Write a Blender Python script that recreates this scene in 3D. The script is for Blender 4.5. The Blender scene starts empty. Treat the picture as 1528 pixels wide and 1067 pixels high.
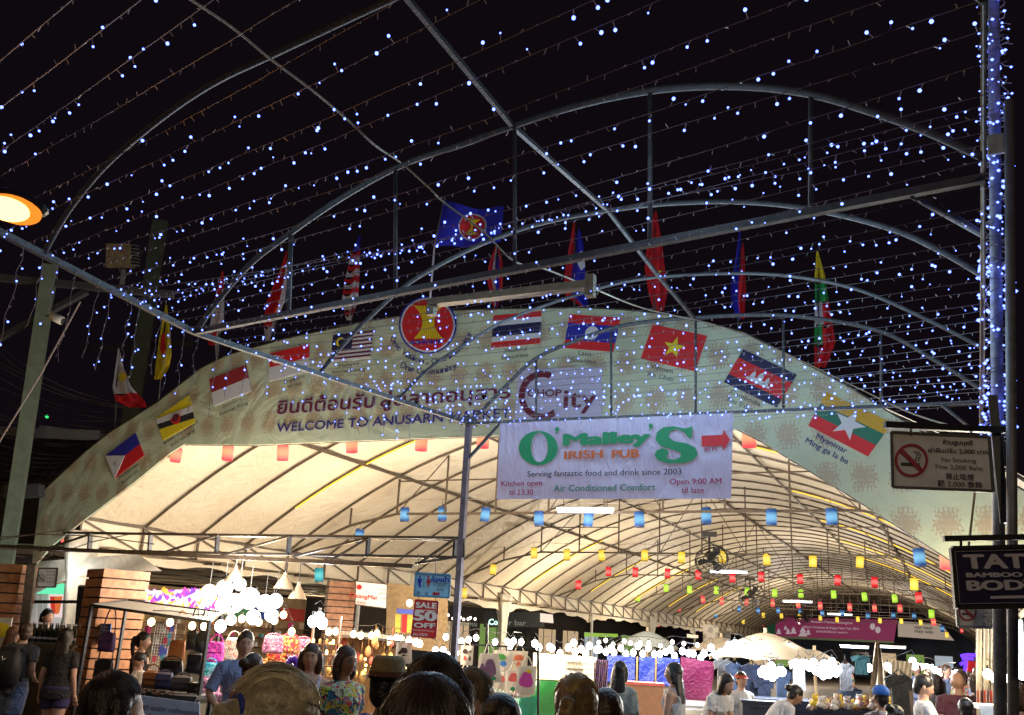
import bpy, bmesh, math, random
import numpy as np
from mathutils import Vector, Matrix
random.seed(7)
S = bpy.context.scene
COL = S.collection
R = math.radians
# ---------------------------------------------------------------- camera (tent axis = +Y, facade along X)
F_PX, CX, CY = 1400.0, 764.0, 533.5
ROLL, PITCH, YAW = R(3.0), math.atan(419/1400.0), R(25.2445)
CAM = Vector((0, 0, 1.8))
_f = Vector((0, math.cos(PITCH), math.sin(PITCH))); _r = Vector((1, 0, 0)); _u = _r.cross(_f)
_r2 = math.cos(ROLL)*_r + math.sin(ROLL)*_u; _u2 = -math.sin(ROLL)*_r + math.cos(ROLL)*_u
_Z = Matrix.Rotation(YAW, 3, 'Z')
CR, CU, CF = _Z @ _r2, _Z @ _u2, _Z @ _f
cd = bpy.data.cameras.new('camera'); cam = bpy.data.objects.new('camera', cd); COL.objects.link(cam)
M3 = Matrix((CR, CU, -CF)).transposed()
cam.matrix_world = Matrix.Translation(CAM) @ M3.to_4x4()
cd.sensor_fit = 'HORIZONTAL'; cd.sensor_width = 36; cd.lens = 36*F_PX/1528.0
cd.clip_start = 0.05; cd.clip_end = 1500
S.camera = cam
# ---------------------------------------------------------------- world: night sky
w = bpy.data.worlds.new('World'); S.world = w; w.use_nodes = True
nt = w.node_tree; bg = nt.nodes['Background']
sky = nt.nodes.new('ShaderNodeTexSky'); sky.sky_type = 'NISHITA'; sky.sun_disc = False
sky.sun_elevation = R(-6); sky.sun_rotation = R(200)
mx = nt.nodes.new('ShaderNodeMix'); mx.data_type = 'RGBA'; mx.blend_type = 'ADD'; mx.inputs[0].default_value = 1
nt.links.new(sky.outputs[0], mx.inputs[6]); mx.inputs[7].default_value = (0.085, 0.055, 0.085, 1)
nt.links.new(mx.outputs[2], bg.inputs[0]); bg.inputs[1].default_value = 0.05
S.view_settings.view_transform = 'Standard'; S.view_settings.look = 'None'
S.view_settings.exposure = 0; S.view_settings.gamma = 1
S.cycles.use_denoising = True; S.cycles.volume_bounces = 0; S.cycles.volume_max_steps = 64
S.cycles.max_bounces = 5; S.cycles.diffuse_bounces = 3; S.cycles.transparent_max_bounces = 8
S.cycles.sample_clamp_indirect = 4.0
S.cycles.caustics_reflective = False; S.cycles.caustics_refractive = False

# ---------------------------------------------------------------- pixel -> world
def ray(px, py): return CF + (px-CX)/F_PX*CR - (py-CY)/F_PX*CU
def aty(px, py, Y):
    d = ray(px, py); return CAM + d*(Y/d.y)
def atz(px, py, Z):
    d = ray(px, py); return CAM + d*((Z-CAM.z)/d.z)
def pt(px, py, d): return CAM + ray(px, py)*d        # d = depth along the viewing direction
def mpp(d): return d/F_PX
class Plane:
    def __init__(s, p, n): s.p = Vector(p); s.n = Vector(n).normalized()
    def at(s, px, py, lift=0):
        d = ray(px, py); q = s.p + s.n*lift
        return CAM + d*((q-CAM).dot(s.n)/d.dot(s.n))
def facing(px, py, d, turn=0):
    """vertical plane at that point, its normal turned by `turn` degrees from looking at the camera heading"""
    n = Matrix.Rotation(YAW+R(turn), 3, 'Z') @ Vector((0, -1, 0))
    return Plane(pt(px, py, d), n)

# ---------------------------------------------------------------- materials
MATS = {}
def mat(name, col=(.5, .5, .5), rough=.6, metal=0, emit=None, es=1, var=.15, scale=12, bump=.15, trans=0, alpha=1, sample=True, coat=0):
    if name in MATS: return MATS[name]
    m = bpy.data.materials.new(name); m.use_nodes = True; t = m.node_tree; b = t.nodes['Principled BSDF']
    N = t.nodes.new; L = t.links.new
    b.inputs['Roughness'].default_value = rough; b.inputs['Metallic'].default_value = metal
    b.inputs['Coat Weight'].default_value = coat
    if var > 0:
        tc = N('ShaderNodeTexCoord'); n = N('ShaderNodeTexNoise'); n.inputs['Scale'].default_value = scale; n.inputs['Detail'].default_value = 5
        L(tc.outputs['Object'], n.inputs['Vector'])
        r = N('ShaderNodeValToRGB'); r.color_ramp.elements[0].position = .3; r.color_ramp.elements[1].position = .7
        r.color_ramp.elements[0].color = tuple(c*(1-var) for c in col)+(1,); r.color_ramp.elements[1].color = tuple(min(1, c*(1+var)) for c in col)+(1,)
        L(n.outputs['Fac'], r.inputs[0]); L(r.outputs[0], b.inputs['Base Color'])
        if bump > 0:
            bp = N('ShaderNodeBump'); bp.inputs['Strength'].default_value = bump; bp.inputs['Distance'].default_value = .02
            L(n.outputs['Fac'], bp.inputs['Height']); L(bp.outputs[0], b.inputs['Normal'])
    else: b.inputs['Base Color'].default_value = col+(1,)
    if emit:
        b.inputs['Emission Color'].default_value = emit+(1,); b.inputs['Emission Strength'].default_value = es
        if not sample: m.cycles.emission_sampling = 'NONE'
    if trans > 0:
        tr = N('ShaderNodeBsdfTranslucent'); mixs = N('ShaderNodeMixShader'); mixs.inputs[0].default_value = trans
        if var > 0: L(r.outputs[0], tr.inputs[0])
        else: tr.inputs[0].default_value = col+(1,)
        L(b.outputs[0], mixs.inputs[1]); L(tr.outputs[0], mixs.inputs[2]); L(mixs.outputs[0], t.nodes['Material Output'].inputs[0])
    if alpha < 1: b.inputs['Alpha'].default_value = alpha
    MATS[name] = m; return m
def creased(m, k=.9, sc=7):
    t = m.node_tree; N = t.nodes.new; tc = N('ShaderNodeTexCoord'); n = N('ShaderNodeTexNoise'); n.inputs['Scale'].default_value = sc; n.inputs['Detail'].default_value = 3; n.inputs['Distortion'].default_value = 1.8
    t.links.new(tc.outputs['Object'], n.inputs['Vector']); bp = N('ShaderNodeBump'); bp.inputs['Strength'].default_value = k; bp.inputs['Distance'].default_value = .05
    t.links.new(n.outputs['Fac'], bp.inputs['Height']); t.links.new(bp.outputs[0], t.nodes['Principled BSDF'].inputs['Normal']); return m
def glow(name, col, s, sample=True):
    """bulb glass that gives off light"""
    if name in MATS: return MATS[name]
    m = bpy.data.materials.new(name); m.use_nodes = True; t = m.node_tree
    e = t.nodes.new('ShaderNodeEmission'); e.inputs[0].default_value = col+(1,); e.inputs[1].default_value = s
    t.links.new(e.outputs[0], t.nodes['Material Output'].inputs[0])
    if not sample: m.cycles.emission_sampling = 'NONE'
    MATS[name] = m; return m

# ---------------------------------------------------------------- mesh builder
class MB:
    def __init__(s): s.v = []; s.f = []
    def add(s, vs, fs):
        o = len(s.v); s.v += [tuple(x) for x in vs]; s.f += [tuple(i+o for i in f) for f in fs]
    def box(s, c, sz, U=None, V=None, W=None):
        c = Vector(c); U = Vector(U or (1, 0, 0)); V = Vector(V or (0, 1, 0)); W = Vector(W or (0, 0, 1))
        h = [x/2 for x in sz]
        vs = [c + U*(a*h[0]) + V*(b*h[1]) + W*(d*h[2]) for a in (-1, 1) for b in (-1, 1) for d in (-1, 1)]
        s.add(vs, [(0, 1, 3, 2), (4, 6, 7, 5), (0, 4, 5, 1), (2, 3, 7, 6), (0, 2, 6, 4), (1, 5, 7, 3)])
    def bar(s, a, b, w, h=None):
        """square bar from a to b"""
        a = Vector(a); b = Vector(b); W = (b-a); l = W.length
        if l < 1e-6: return
        W /= l; U = W.cross(Vector((0, 0, 1)))
        if U.length < 1e-3: U = Vector((1, 0, 0))
        U.normalize(); V = W.cross(U)
        s.box((a+b)/2, (w, h or w, l), U, V, W)
    def tube(s, pts, r, n=6, cap=True):
        P = [Vector(p) for p in pts]; k = len(P)
        if not hasattr(r, '__len__'): r = [r]*k
        T = [(P[min(i+1, k-1)]-P[max(i-1, 0)]).normalized() for i in range(k)]
        up = Vector((0, 0, 1)) if abs(T[0].z) < .9 else Vector((1, 0, 0))
        A = T[0].cross(up).normalized(); vs = []
        for i in range(k):
            A = (A - T[i]*A.dot(T[i]));
            if A.length < 1e-6: A = T[i].orthogonal()
            A.normalize(); B = T[i].cross(A)
            for j in range(n):
                t = 2*math.pi*j/n; vs.append(P[i]+(A*math.cos(t)+B*math.sin(t))*r[i])
        fs = [(i*n+j, i*n+(j+1) % n, (i+1)*n+(j+1) % n, (i+1)*n+j) for i in range(k-1) for j in range(n)]
        if cap: fs += [tuple(range(n-1, -1, -1)), tuple((k-1)*n+j for j in range(n))]
        s.add(vs, fs)
    def ball(s, c, r, n=8, m=6, M=None):
        """ellipsoid; r scalar or 3"""
        c = Vector(c)
        if not hasattr(r, '__len__'): r = (r, r, r)
        vs = []
        for i in range(m+1):
            a = math.pi*i/m
            for j in range(n):
                b = 2*math.pi*j/n
                p = Vector((r[0]*math.sin(a)*math.cos(b), r[1]*math.sin(a)*math.sin(b), r[2]*math.cos(a)))
                vs.append(c+(M @ p if M else p))
        s.add(vs, [(i*n+j, i*n+(j+1) % n, (i+1)*n+(j+1) % n, (i+1)*n+j) for i in range(m) for j in range(n)])
    def octa(s, c, r, el=1.0):
        c = Vector(c); s.add([c+Vector(p) for p in ((r, 0, 0), (0, r, 0), (-r, 0, 0), (0, -r, 0), (0, 0, r*el), (0, 0, -r*el))],
            [(0, 1, 4), (1, 2, 4), (2, 3, 4), (3, 0, 4), (1, 0, 5), (2, 1, 5), (3, 2, 5), (0, 3, 5)])
    def loft(s, rings, cap=True):
        n = len(rings[0]); vs = [p for r_ in rings for p in r_]; k = len(rings)
        fs = [(i*n+j, i*n+(j+1) % n, (i+1)*n+(j+1) % n, (i+1)*n+j) for i in range(k-1) for j in range(n)]
        if cap: fs += [tuple(range(n-1, -1, -1)), tuple((k-1)*n+j for j in range(n))]
        s.add(vs, fs)
    def lathe(s, c, prof, n=12, cap=False, M=None):
        c = Vector(c)
        s.loft([[c+(M @ Vector((r*math.cos(2*math.pi*j/n), r*math.sin(2*math.pi*j/n), z)) if M else Vector((r*math.cos(2*math.pi*j/n), r*math.sin(2*math.pi*j/n), z))) for j in range(n)] for r, z in prof], cap)
    def grid(s, fn, nu, nv):
        vs = [fn(i/nu, j/nv) for j in range(nv+1) for i in range(nu+1)]
        s.add(vs, [(j*(nu+1)+i, j*(nu+1)+i+1, (j+1)*(nu+1)+i+1, (j+1)*(nu+1)+i) for j in range(nv) for i in range(nu)])
    def prism(s, pts, N, t):
        """polygon pts extruded by t along -N"""
        P = [Vector(p) for p in pts]; k = len(P); N = Vector(N).normalized()
        s.add(P+[p-N*t for p in P], [tuple(range(k)), tuple(range(2*k-1, k-1, -1))]+[(i, i+k, (i+1) % k+k, (i+1) % k) for i in range(k)])
    def build(s, name, m, parent=None, smooth=False, **kw):
        me = bpy.data.meshes.new(name); me.from_pydata(s.v, [], s.f); me.update()
        if smooth: me.polygons.foreach_set('use_smooth', [True]*len(me.polygons))
        return link(name, me, m, parent, **kw)
def link(name, me, m, parent=None, **kw):
    if m is not None and not me.materials: me.materials.append(m)
    o = bpy.data.objects.new(name, me); COL.objects.link(o)
    if parent is not None:
        o.parent = parent; o.matrix_parent_inverse = Matrix.Translation(-parent.location) if parent.type == 'EMPTY' and not parent.rotation_euler.z else parent.matrix_basis.inverted()
    for k_, v_ in kw.items(): o[k_] = v_
    return o
def thing(name, label, cat, loc=(0, 0, 0), group=None):
    o = bpy.data.objects.new(name, None); COL.objects.link(o); o.location = loc; o.empty_display_size = .1
    o['label'] = label; o['category'] = cat
    if group: o['group'] = group
    return o
def tag(o, label, cat, group=None, kind=None):
    o['label'] = label; o['category'] = cat
    if group: o['group'] = group
    if kind: o['kind'] = kind
    return o
ORDS = 'first second third fourth fifth sixth seventh eighth ninth tenth eleventh twelfth thirteenth fourteenth fifteenth sixteenth seventeenth eighteenth nineteenth twentieth'.split()
TENS = {20: 'twenty', 30: 'thirty', 40: 'forty'}
def ordn(i):
    if i < 20: return ORDS[i]
    t = (i+1)//10*10; r_ = (i+1) % 10
    return {20: 'twentieth', 30: 'thirtieth', 40: 'fortieth'}[t] if r_ == 0 else TENS[t]+' '+ORDS[r_-1]

# ---------------------------------------------------------------- lettering: flat font outlines laid on a sign's face
_tc = {}
def text_mesh(body, bold=0.0, res=3):
    k = (body, bold, res)
    if k not in _tc:
        c = bpy.data.curves.new('lettering', 'FONT'); c.body = body; c.offset = bold; c.resolution_u = res
        o = bpy.data.objects.new('lettering', c)
        me = bpy.data.meshes.new_from_object(o)
        vs = [v.co.copy() for v in me.vertices]; fs = [tuple(p.vertices) for p in me.polygons]
        bpy.data.objects.remove(o); bpy.data.curves.remove(c); bpy.data.meshes.remove(me); _tc[k] = (vs, fs)
    return _tc[k]
def lettering(name, body, p0, p1, h, N, m, parent=None, bold=0, lift=0, cap=.73, **kw):
    """text from p0 to p1 (ends of its baseline), capitals h high, on a face with normal N"""
    b0 = 0; vs, fs = text_mesh(body, 0)
    if not vs: return None
    N = Vector(N).normalized(); p0 = Vector(p0)+N*lift; U = Vector(p1)+N*lift-p0; w = U.length; U.normalize(); V = N.cross(U)
    x0 = min(v.x for v in vs); x1 = max(v.x for v in vs)
    k = w/(x1-x0); q = h/cap
    mb = MB(); e = bold-b0; hv = e*q*.7
    sh_ = [(0, 0)] if e < .005 else [(-e*k, 0), (e*k, 0), (0, hv), (0, -hv)] + ([(-e*k*.5, 0), (e*k*.5, 0), (-e*k*.75, hv*.7), (e*k*.75, -hv*.7)] if e > .03 else [])
    for n_, (dx, dy) in enumerate(sh_): mb.add([p0+U*((v.x-x0)*k+dx)+V*(v.y*q+dy)+N*(.0004*n_) for v in vs], fs)
    return mb.build(name, m, parent, **kw)
def letter_px(name, body, a, b, hpx, pl, m, parent=None, bold=0, lift=.004, **kw):
    p0 = pl.at(*a); p1 = pl.at(*b)
    mid = (p0+p1)/2; d = (mid-CAM).dot(CF)
    return lettering(name, body, p0, p1, hpx*d/F_PX, pl.n, m, parent, bold, lift, **kw)
def poly_px(name, pts, pl, m, parent=None, lift=.003, t=.002, **kw):
    mb = MB(); mb.prism([pl.at(x, y, lift) for x, y in pts], pl.n, t)
    return mb.build(name, m, parent, **kw)
def lerp(a, b, t): return a+(b-a)*t
def quad(TL, TR, BR, BL):
    """bilinear map of a pixel quad"""
    def f(u, v):
        a = (lerp(TL[0], TR[0], u), lerp(TL[1], TR[1], u)); b = (lerp(BL[0], BR[0], u), lerp(BL[1], BR[1], u))
        return (lerp(a[0], b[0], v), lerp(a[1], b[1], v))
    return f
def star(q, c, ru, rv, n=5, k=.4, rot=-90):
    return [q(c[0]+(ru if i % 2 == 0 else ru*k)*math.cos(R(rot+i*180/n)), c[1]+(rv if i % 2 == 0 else rv*k)*math.sin(R(rot+i*180/n))) for i in range(2*n)]
def disc(q, c, ru, rv, n=24): return [q(c[0]+ru*math.cos(2*math.pi*i/n), c[1]+rv*math.sin(2*math.pi*i/n)) for i in range(n)]
def qr(q, u0, v0, u1, v1): return [q(u0, v0), q(u1, v0), q(u1, v1), q(u0, v1)]
def lamp(name, loc, col, power, r=.08, parent=None):
    l = bpy.data.lights.new(name, 'POINT'); l.color = col; l.energy = power; l.shadow_soft_size = r
    o = bpy.data.objects.new(name, l); COL.objects.link(o); o.location = loc
    return o
# ---------------------------------------------------------------- common materials
steel = mat('galvanised_steel', (.055, .055, .06), .6, .3, var=.3, scale=20)
dsteel = mat('brown_steel', (.10, .075, .052), .5, .4, var=.35, scale=15)
black = mat('black_paint', (.012, .012, .014), .45)
white = mat('white_paint', (.75, .75, .74), .5, var=.06)
wirem = mat('grey_wire', (.30, .24, .22), .6, var=.1)
woodm = mat('slat_wood', (.30, .125, .05), .5, var=.35, scale=9)
inkm = mat('black_print', (.015, .015, .02), .6, var=0)
def flatc(name, c): return mat(name, c, .6, var=.06, scale=30, bump=0, trans=.12)
red_p = flatc('red_print', (.62, .015, .02)); white_p = flatc('white_print', (.62, .62, .66)); blue_p = flatc('blue_print', (.02, .02, .32))
navy_p = flatc('navy_print', (.015, .015, .07)); yel_p = flatc('yellow_print', (.75, .60, .02)); green_p = flatc('green_print', (.01, .23, .08))
dkred_p = flatc('maroon_print', (.13, .01, .03)); purple_ink = flatc('violet_print', (.03, .02, .16)); lav_p = flatc('lavender_print', (.48, .46, .62))
orange_p = flatc('orange_print', (.6, .12, .02)); blk_p = flatc('dark_print', (.02, .02, .03)); skyb_p = flatc('blue_green_print', (.02, .16, .10))

# ---------------------------------------------------------------- ground
mb = MB(); mb.grid(lambda u, v: (-400+800*u, -400+800*v, 0), 8, 8)
asph = mat('asphalt', (.05, .048, .047), .75, var=.35, scale=.9, bump=.4)
mb.build('ground', asph, kind='structure')
mb = MB(); mb.grid(lambda u, v: (-16+19*u, 12.4+76*v, .004), 4, 12)
mb.build('market_floor', mat('concrete_floor', (.16, .14, .12), .55, var=.25, scale=1.5), kind='structure')
mb = MB(); mb.box((-16, 10.5, .07), (16, .25, .14)); mb.build('pavement_kerb', mat('kerb_stone', (.35, .33, .30), .8, var=.2), kind='structure')

# ---------------------------------------------------------------- the market tent
XC, HW, ZE, ZR = -6.4, 7.75, 3.50, 2.84
def hoop(s, lift=0): return (XC+HW*s, ZE+lift+ZR*(1-abs(s)**2.0))
def canvas_material():
    m = bpy.data.materials.new('cream_canvas'); m.use_nodes = True; t = m.node_tree; N = t.nodes.new; L = t.links.new; b = t.nodes['Principled BSDF']
    tc = N('ShaderNodeTexCoord')
    n1 = N('ShaderNodeTexNoise'); n1.inputs['Scale'].default_value = .55; n1.inputs['Detail'].default_value = 6; n1.inputs['Roughness'].default_value = .65; L(tc.outputs['Object'], n1.inputs['Vector'])
    r1 = N('ShaderNodeValToRGB'); r1.color_ramp.elements[0].position = .32; r1.color_ramp.elements[0].color = (.66, .55, .38, 1)
    r1.color_ramp.elements[1].position = .62; r1.color_ramp.elements[1].color = (.78, .69, .52, 1); L(n1.outputs['Fac'], r1.inputs[0])
    n2 = N('ShaderNodeTexNoise'); n2.inputs['Scale'].default_value = 2.6; n2.inputs['Detail'].default_value = 9; n2.inputs['Roughness'].default_value = .8; L(tc.outputs['Object'], n2.inputs['Vector'])
    r2 = N('ShaderNodeValToRGB'); r2.color_ramp.elements[0].position = .62; r2.color_ramp.elements[0].color = (0, 0, 0, 1); r2.color_ramp.elements[1].position = .74; r2.color_ramp.elements[1].color = (.5, .5, .5, 1); L(n2.outputs['Fac'], r2.inputs[0])
    mx_ = N('ShaderNodeMix'); mx_.data_type = 'RGBA'; L(r2.outputs[0], mx_.inputs[0]); L(r1.outputs[0], mx_.inputs[6]); mx_.inputs[7].default_value = (.38, .29, .17, 1)
    L(mx_.outputs[2], b.inputs['Base Color']); b.inputs['Roughness'].default_value = .55
    wv = N('ShaderNodeTexNoise'); wv.inputs['Scale'].default_value = 3.2; wv.inputs['Distortion'].default_value = 1.2; L(tc.outputs['Object'], wv.inputs['Vector'])
    bp = N('ShaderNodeBump'); bp.inputs['Strength'].default_value = .35; bp.inputs['Distance'].default_value = .12; L(wv.outputs['Fac'], bp.inputs['Height']); L(bp.outputs[0], b.inputs['Normal'])
    tr = N('ShaderNodeBsdfTranslucent'); L(mx_.outputs[2], tr.inputs[0]); ms = N('ShaderNodeMixShader'); ms.inputs[0].default_value = .15
    L(b.outputs[0], ms.inputs[1]); L(tr.outputs[0], ms.inputs[2]); L(ms.outputs[0], t.nodes['Material Output'].inputs[0])
    return m
canvas_m = canvas_material()
Y0, NH, DY = 12.25, 57, 1.5
YEND = Y0+DY*(NH-1)
tent = thing('market_tent', 'long cream canvas tunnel tent on brown steel hoops roofing the night market', 'tent', (XC, Y0, 0))
rt = random.Random(3)
sagk = [rt.uniform(.03, .07) for _ in range(NH)]
def cvs(u, v):
    t = v*(NH-1); k = min(int(t), NH-2); fr = t-k; s = -1+2*u
    x, z = hoop(s); sg = math.sin(fr*math.pi)*sagk[k]*1.2
    return (x, Y0+t*DY, z+.045-sg)
mb = MB(); mb.grid(cvs, 32, (NH-1)*5); mb.build('canvas_roof', canvas_m, tent, smooth=True)
hb = MB(); hb.tube([(hoop(-1+i/14)[0], Y0, hoop(-1+i/14)[1]) for i in range(29)], .026, 6)
h0 = hb.build('hoop', dsteel, tent)
for k in range(1, NH):
    o = h0.copy(); COL.objects.link(o); o.location = (0, DY*k, 0)
# eave trusses left and right, each lattice one part; purlins
for sx in (-1, 1):
    x = XC+HW*sx
    mb = MB(); mb.bar((x, Y0, ZE), (x, YEND, ZE), .06); mb.bar((x, Y0, ZE-.5), (x, YEND, ZE-.5), .05); mb.build('eave_beam', dsteel, tent)
    mb = MB()
    for k in range(NH-1):
        y = Y0+DY*k; mb.bar((x, y, ZE), (x, y, ZE-.5), .04); mb.bar((x, y, ZE-.03), (x, y+DY, ZE-.48), .03)
    mb.build('truss_web', dsteel, tent, kind='stuff')
    # canvas valance with a scalloped foot
    mb = MB()
    def val(u, v, x=x, sx=sx):
        y = Y0+u*(YEND-Y0); q = abs(math.sin((y-Y0)/9*math.pi)); return (x+sx*(.05+.06*math.sin(y*5)*v), y, ZE-.02-v*(.62+.22*(1-q)**2+.05*math.sin(y*3.1)))
    mb.grid(val, 264, 3); mb.build('valance', canvas_m, tent, smooth=True)
for s, r_ in ((-.62, .03), (0, .035), (.62, .03), (.33, .02), (-.33, .02)):
    x, z = hoop(s); mb = MB(); mb.bar((x, Y0, z-.05), (x, YEND, z-.05), r_*2); mb.build('purlin', dsteel, tent)
# posts with gathered white drapes
postm = mat('white_post', (.55, .55, .50), .5)
drape = mat('white_drape', (.62, .58, .48), .7, trans=.15, var=.1)
pp = None
for k in range(0, 10):
    for sx in (-1, 1):
        x = XC+HW*sx; y = Y0+.15+9*k
        if pp is None:
            mb = MB(); mb.tube([(x, y, 0), (x, y, ZE-.5)], .055, 8)
            pp = mb.build('post', postm, tent); px0 = (x, y)
            mb = MB(); rr = random.Random(5)
            mb.loft([[(x+(r_*(1+.25*math.cos(a*5)))*math.cos(a), y+(r_*1.5*(1+.25*math.sin(a*4)))*math.sin(a), z) for a in [2*math.pi*j/20 for j in range(20)]] for r_, z in ((.26, ZE-.25), (.22, ZE-.6), (.15, 2.5), (.12, 2.0), (.10, 1.75), (.14, 1.2))])
            dd = mb.build('gathered_drape', drape, tent, smooth=True)
            for a, b_ in (((x, y, 2.3), (x, y+.75, ZE-.5)), ((x, y, 2.3), (x, y-.75, ZE-.5))): pass
        else:
            for src in ((pp,) if ((k % 2 and sx < 0) or sx > 0) else (pp, dd)):
                o = src.copy(); COL.objects.link(o); o.location = (x-px0[0], y-px0[1], 0)
# crosswise tie trusses, one every 8.5 m, a polygon under the hoops
ROWY = [18.4+8.5*i for i in range(8)]
def tie(Y):
    mb = MB(); zt = 4.38
    pts = [(-1.0, ZE), (-.80, 4.12), (-.64, zt), (.64, zt), (.80, 4.12), (1.0, ZE)]
    for a, b_ in zip(pts, pts[1:]): mb.bar((XC+HW*a[0], Y, a[1]), (XC+HW*b_[0], Y, b_[1]), .05)
    for s in (-.80, -.64, -.48, -.32, -.16, 0, .16, .32, .48, .64, .80):
        z0 = zt if abs(s) <= .64 else 4.12; mb.bar((XC+HW*s, Y, z0), (XC+HW*s, Y, hoop(s)[1]), .035)
    for a, b_ in ((-.64, -.32), (.32, .64)): mb.bar((XC+HW*a, Y, hoop(.64)[1]-.05), (XC+HW*b_, Y, hoop(.64)[1]-.05), .03)
    for a, b_ in ((-.64, -.48), (.64, .48), (-.16, 0), (.16, 0)): mb.bar((XC+HW*a, Y, zt), (XC+HW*b_, Y, hoop(b_)[1]), .02)
    return mb
t0 = tie(ROWY[0]).build('tie_truss', dsteel, tent)
for i in range(1, 8):
    o = t0.copy(); COL.objects.link(o); o.location = (0, ROWY[i]-ROWY[0], 0)
# yellow neon tubes strapped along some hoops
led = glow('yellow_led', (1, .62, .06), 1.6)
def hoopline(k, s0, s1, off=-.05): return [(hoop(lerp(s0, s1, i/14))[0], Y0+DY*k-.03, hoop(lerp(s0, s1, i/14))[1]+off) for i in range(15)]
strips = [(3, -.84, -.36)] + [(k, -.93, -.6) for k in (13, 17, 21, 25, 29)] + [(k, .35, .9) for k in (5, 9, 13, 17, 21)]
for n_, (k, a, b_) in enumerate(strips):
    mb = MB(); P = hoopline(k, a, b_)
    if n_ == 0: P += [(hoop(-.31)[0], Y0+DY*3-.3, hoop(-.3)[1]-.22), (hoop(-.26)[0], Y0+DY*3-.7, hoop(-.3)[1]-.2), (hoop(-.18)[0], Y0+DY*3-.9, hoop(-.3)[1]+.12), (hoop(-.10)[0], Y0+DY*3-.9, hoop(-.3)[1]+.16)]
    mb.tube(P, .017, 5)
    side = 'the left slope' if a < 0 else 'the right slope'
    tag(mb.build('light_strip', led), ('long curling yellow light strip under the third near hoop' if n_ == 0 else 'thin yellow light strip on %s of the tent, %s from the entrance' % (side, ordn(n_-1 if n_ <= 5 else n_-6))), 'light strip', 'yellow light strips along the hoops')

# ---------------------------------------------------------------- the painted front arch (band)
FAC = Plane((0, 12, 0), (0, -1, 0))
def band_material():
    m = bpy.data.materials.new('damask_banner'); m.use_nodes = True; t = m.node_tree; N = t.nodes.new; L = t.links.new; b = t.nodes['Principled BSDF']
    tc = N('ShaderNodeTexCoord'); mp = N('ShaderNodeMapping'); mp.inputs['Rotation'].default_value = (0, 0, 0); mp.inputs['Scale'].default_value = (2.3, 0, 1.8); L(tc.outputs['Object'], mp.inputs['Vector'])
    nz = N('ShaderNodeTexNoise'); nz.inputs['Scale'].default_value = 9; nz.inputs['Detail'].default_value = 3; L(tc.outputs['Object'], nz.inputs['Vector'])
    sep = N('ShaderNodeSeparateXYZ'); L(mp.outputs[0], sep.inputs[0])
    def M(op, a, b_=None, c=None):
        n = N('ShaderNodeMath'); n.operation = op
        for i, x in enumerate((a, b_, c)):
            if x is None: continue
            if isinstance(x, (int, float)): n.inputs[i].default_value = x
            else: L(x, n.inputs[i])
        return n.outputs[0]
    # ogee lattice of medallions, each filled with petals and scrolls
    X = sep.outputs[0]; Z = sep.outputs[2]
    def S_(v, k, ph=0): return M('SINE', M('ADD', M('MULTIPLY', v, k), ph))
    def C2(v, k): return M('COSINE', M('MULTIPLY', v, k))
    med = M('ABSOLUTE', M('MULTIPLY', C2(X, math.pi), C2(Z, math.pi)))
    fx = M('ABSOLUTE', S_(X, math.pi)); fz = M('ABSOLUTE', S_(Z, math.pi))
    scroll = M('MULTIPLY', S_(M('ADD', fx, M('MULTIPLY', fz, fz)), 12.0), S_(M('SUBTRACT', fz, M('MULTIPLY', fx, fx)), 14.0))
    petal = M('MULTIPLY', S_(M('ADD', fx, M('MULTIPLY', nz.outputs['Fac'], .5)), 19.0), S_(fz, 11.0))
    s_ = M('ADD', M('MULTIPLY', med, .8), M('MULTIPLY', scroll, .20)); s_ = M('ADD', s_, M('MULTIPLY', petal, .16))
    s_ = M('ADD', s_, M('MULTIPLY', M('SUBTRACT', nz.outputs['Fac'], .5), .8))
    r0 = N('ShaderNodeValToRGB'); r0.color_ramp.elements[0].position = .34; r0.color_ramp.elements[0].color = (0, 0, 0, 1); r0.color_ramp.elements[1].position = .62; r0.color_ramp.elements[1].color = (1, 1, 1, 1); L(s_, r0.inputs[0])
    n2 = N('ShaderNodeTexNoise'); n2.inputs['Scale'].default_value = .7; n2.inputs['Detail'].default_value = 7; n2.inputs['Roughness'].default_value = .7; L(tc.outputs['Object'], n2.inputs['Vector'])
    base = N('ShaderNodeValToRGB'); base.color_ramp.elements[0].position = .35; base.color_ramp.elements[0].color = (.46, .50, .34, 1); base.color_ramp.elements[1].position = .62; base.color_ramp.elements[1].color = (.56, .62, .47, 1); L(n2.outputs['Fac'], base.inputs[0])
    mx_ = N('ShaderNodeMix'); mx_.data_type = 'RGBA'; mf = M('MULTIPLY', r0.outputs[0], .68); L(mf, mx_.inputs[0]); L(base.outputs[0], mx_.inputs[6]); mx_.inputs[7].default_value = (.40, .27, .17, 1)
    L(mx_.outputs[2], b.inputs['Base Color']); b.inputs['Roughness'].default_value = .42
    n3 = N('ShaderNodeTexNoise'); n3.inputs['Scale'].default_value = 1.3; n3.inputs['Distortion'].default_value = 2; L(tc.outputs['Object'], n3.inputs['Vector'])
    bp = N('ShaderNodeBump'); bp.inputs['Strength'].default_value = .3; bp.inputs['Distance'].default_value = .08; L(n3.outputs['Fac'], bp.inputs['Height']); L(bp.outputs[0], b.inputs['Normal'])
    tr = N('ShaderNodeBsdfTranslucent'); L(mx_.outputs[2], tr.inputs[0]); ms = N('ShaderNodeMixShader'); ms.inputs[0].default_value = .16
    L(b.outputs[0], ms.inputs[1]); L(tr.outputs[0], ms.inputs[2]); L(ms.outputs[0], t.nodes['Material Output'].inputs[0]); return m
band_m = band_material()
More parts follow.
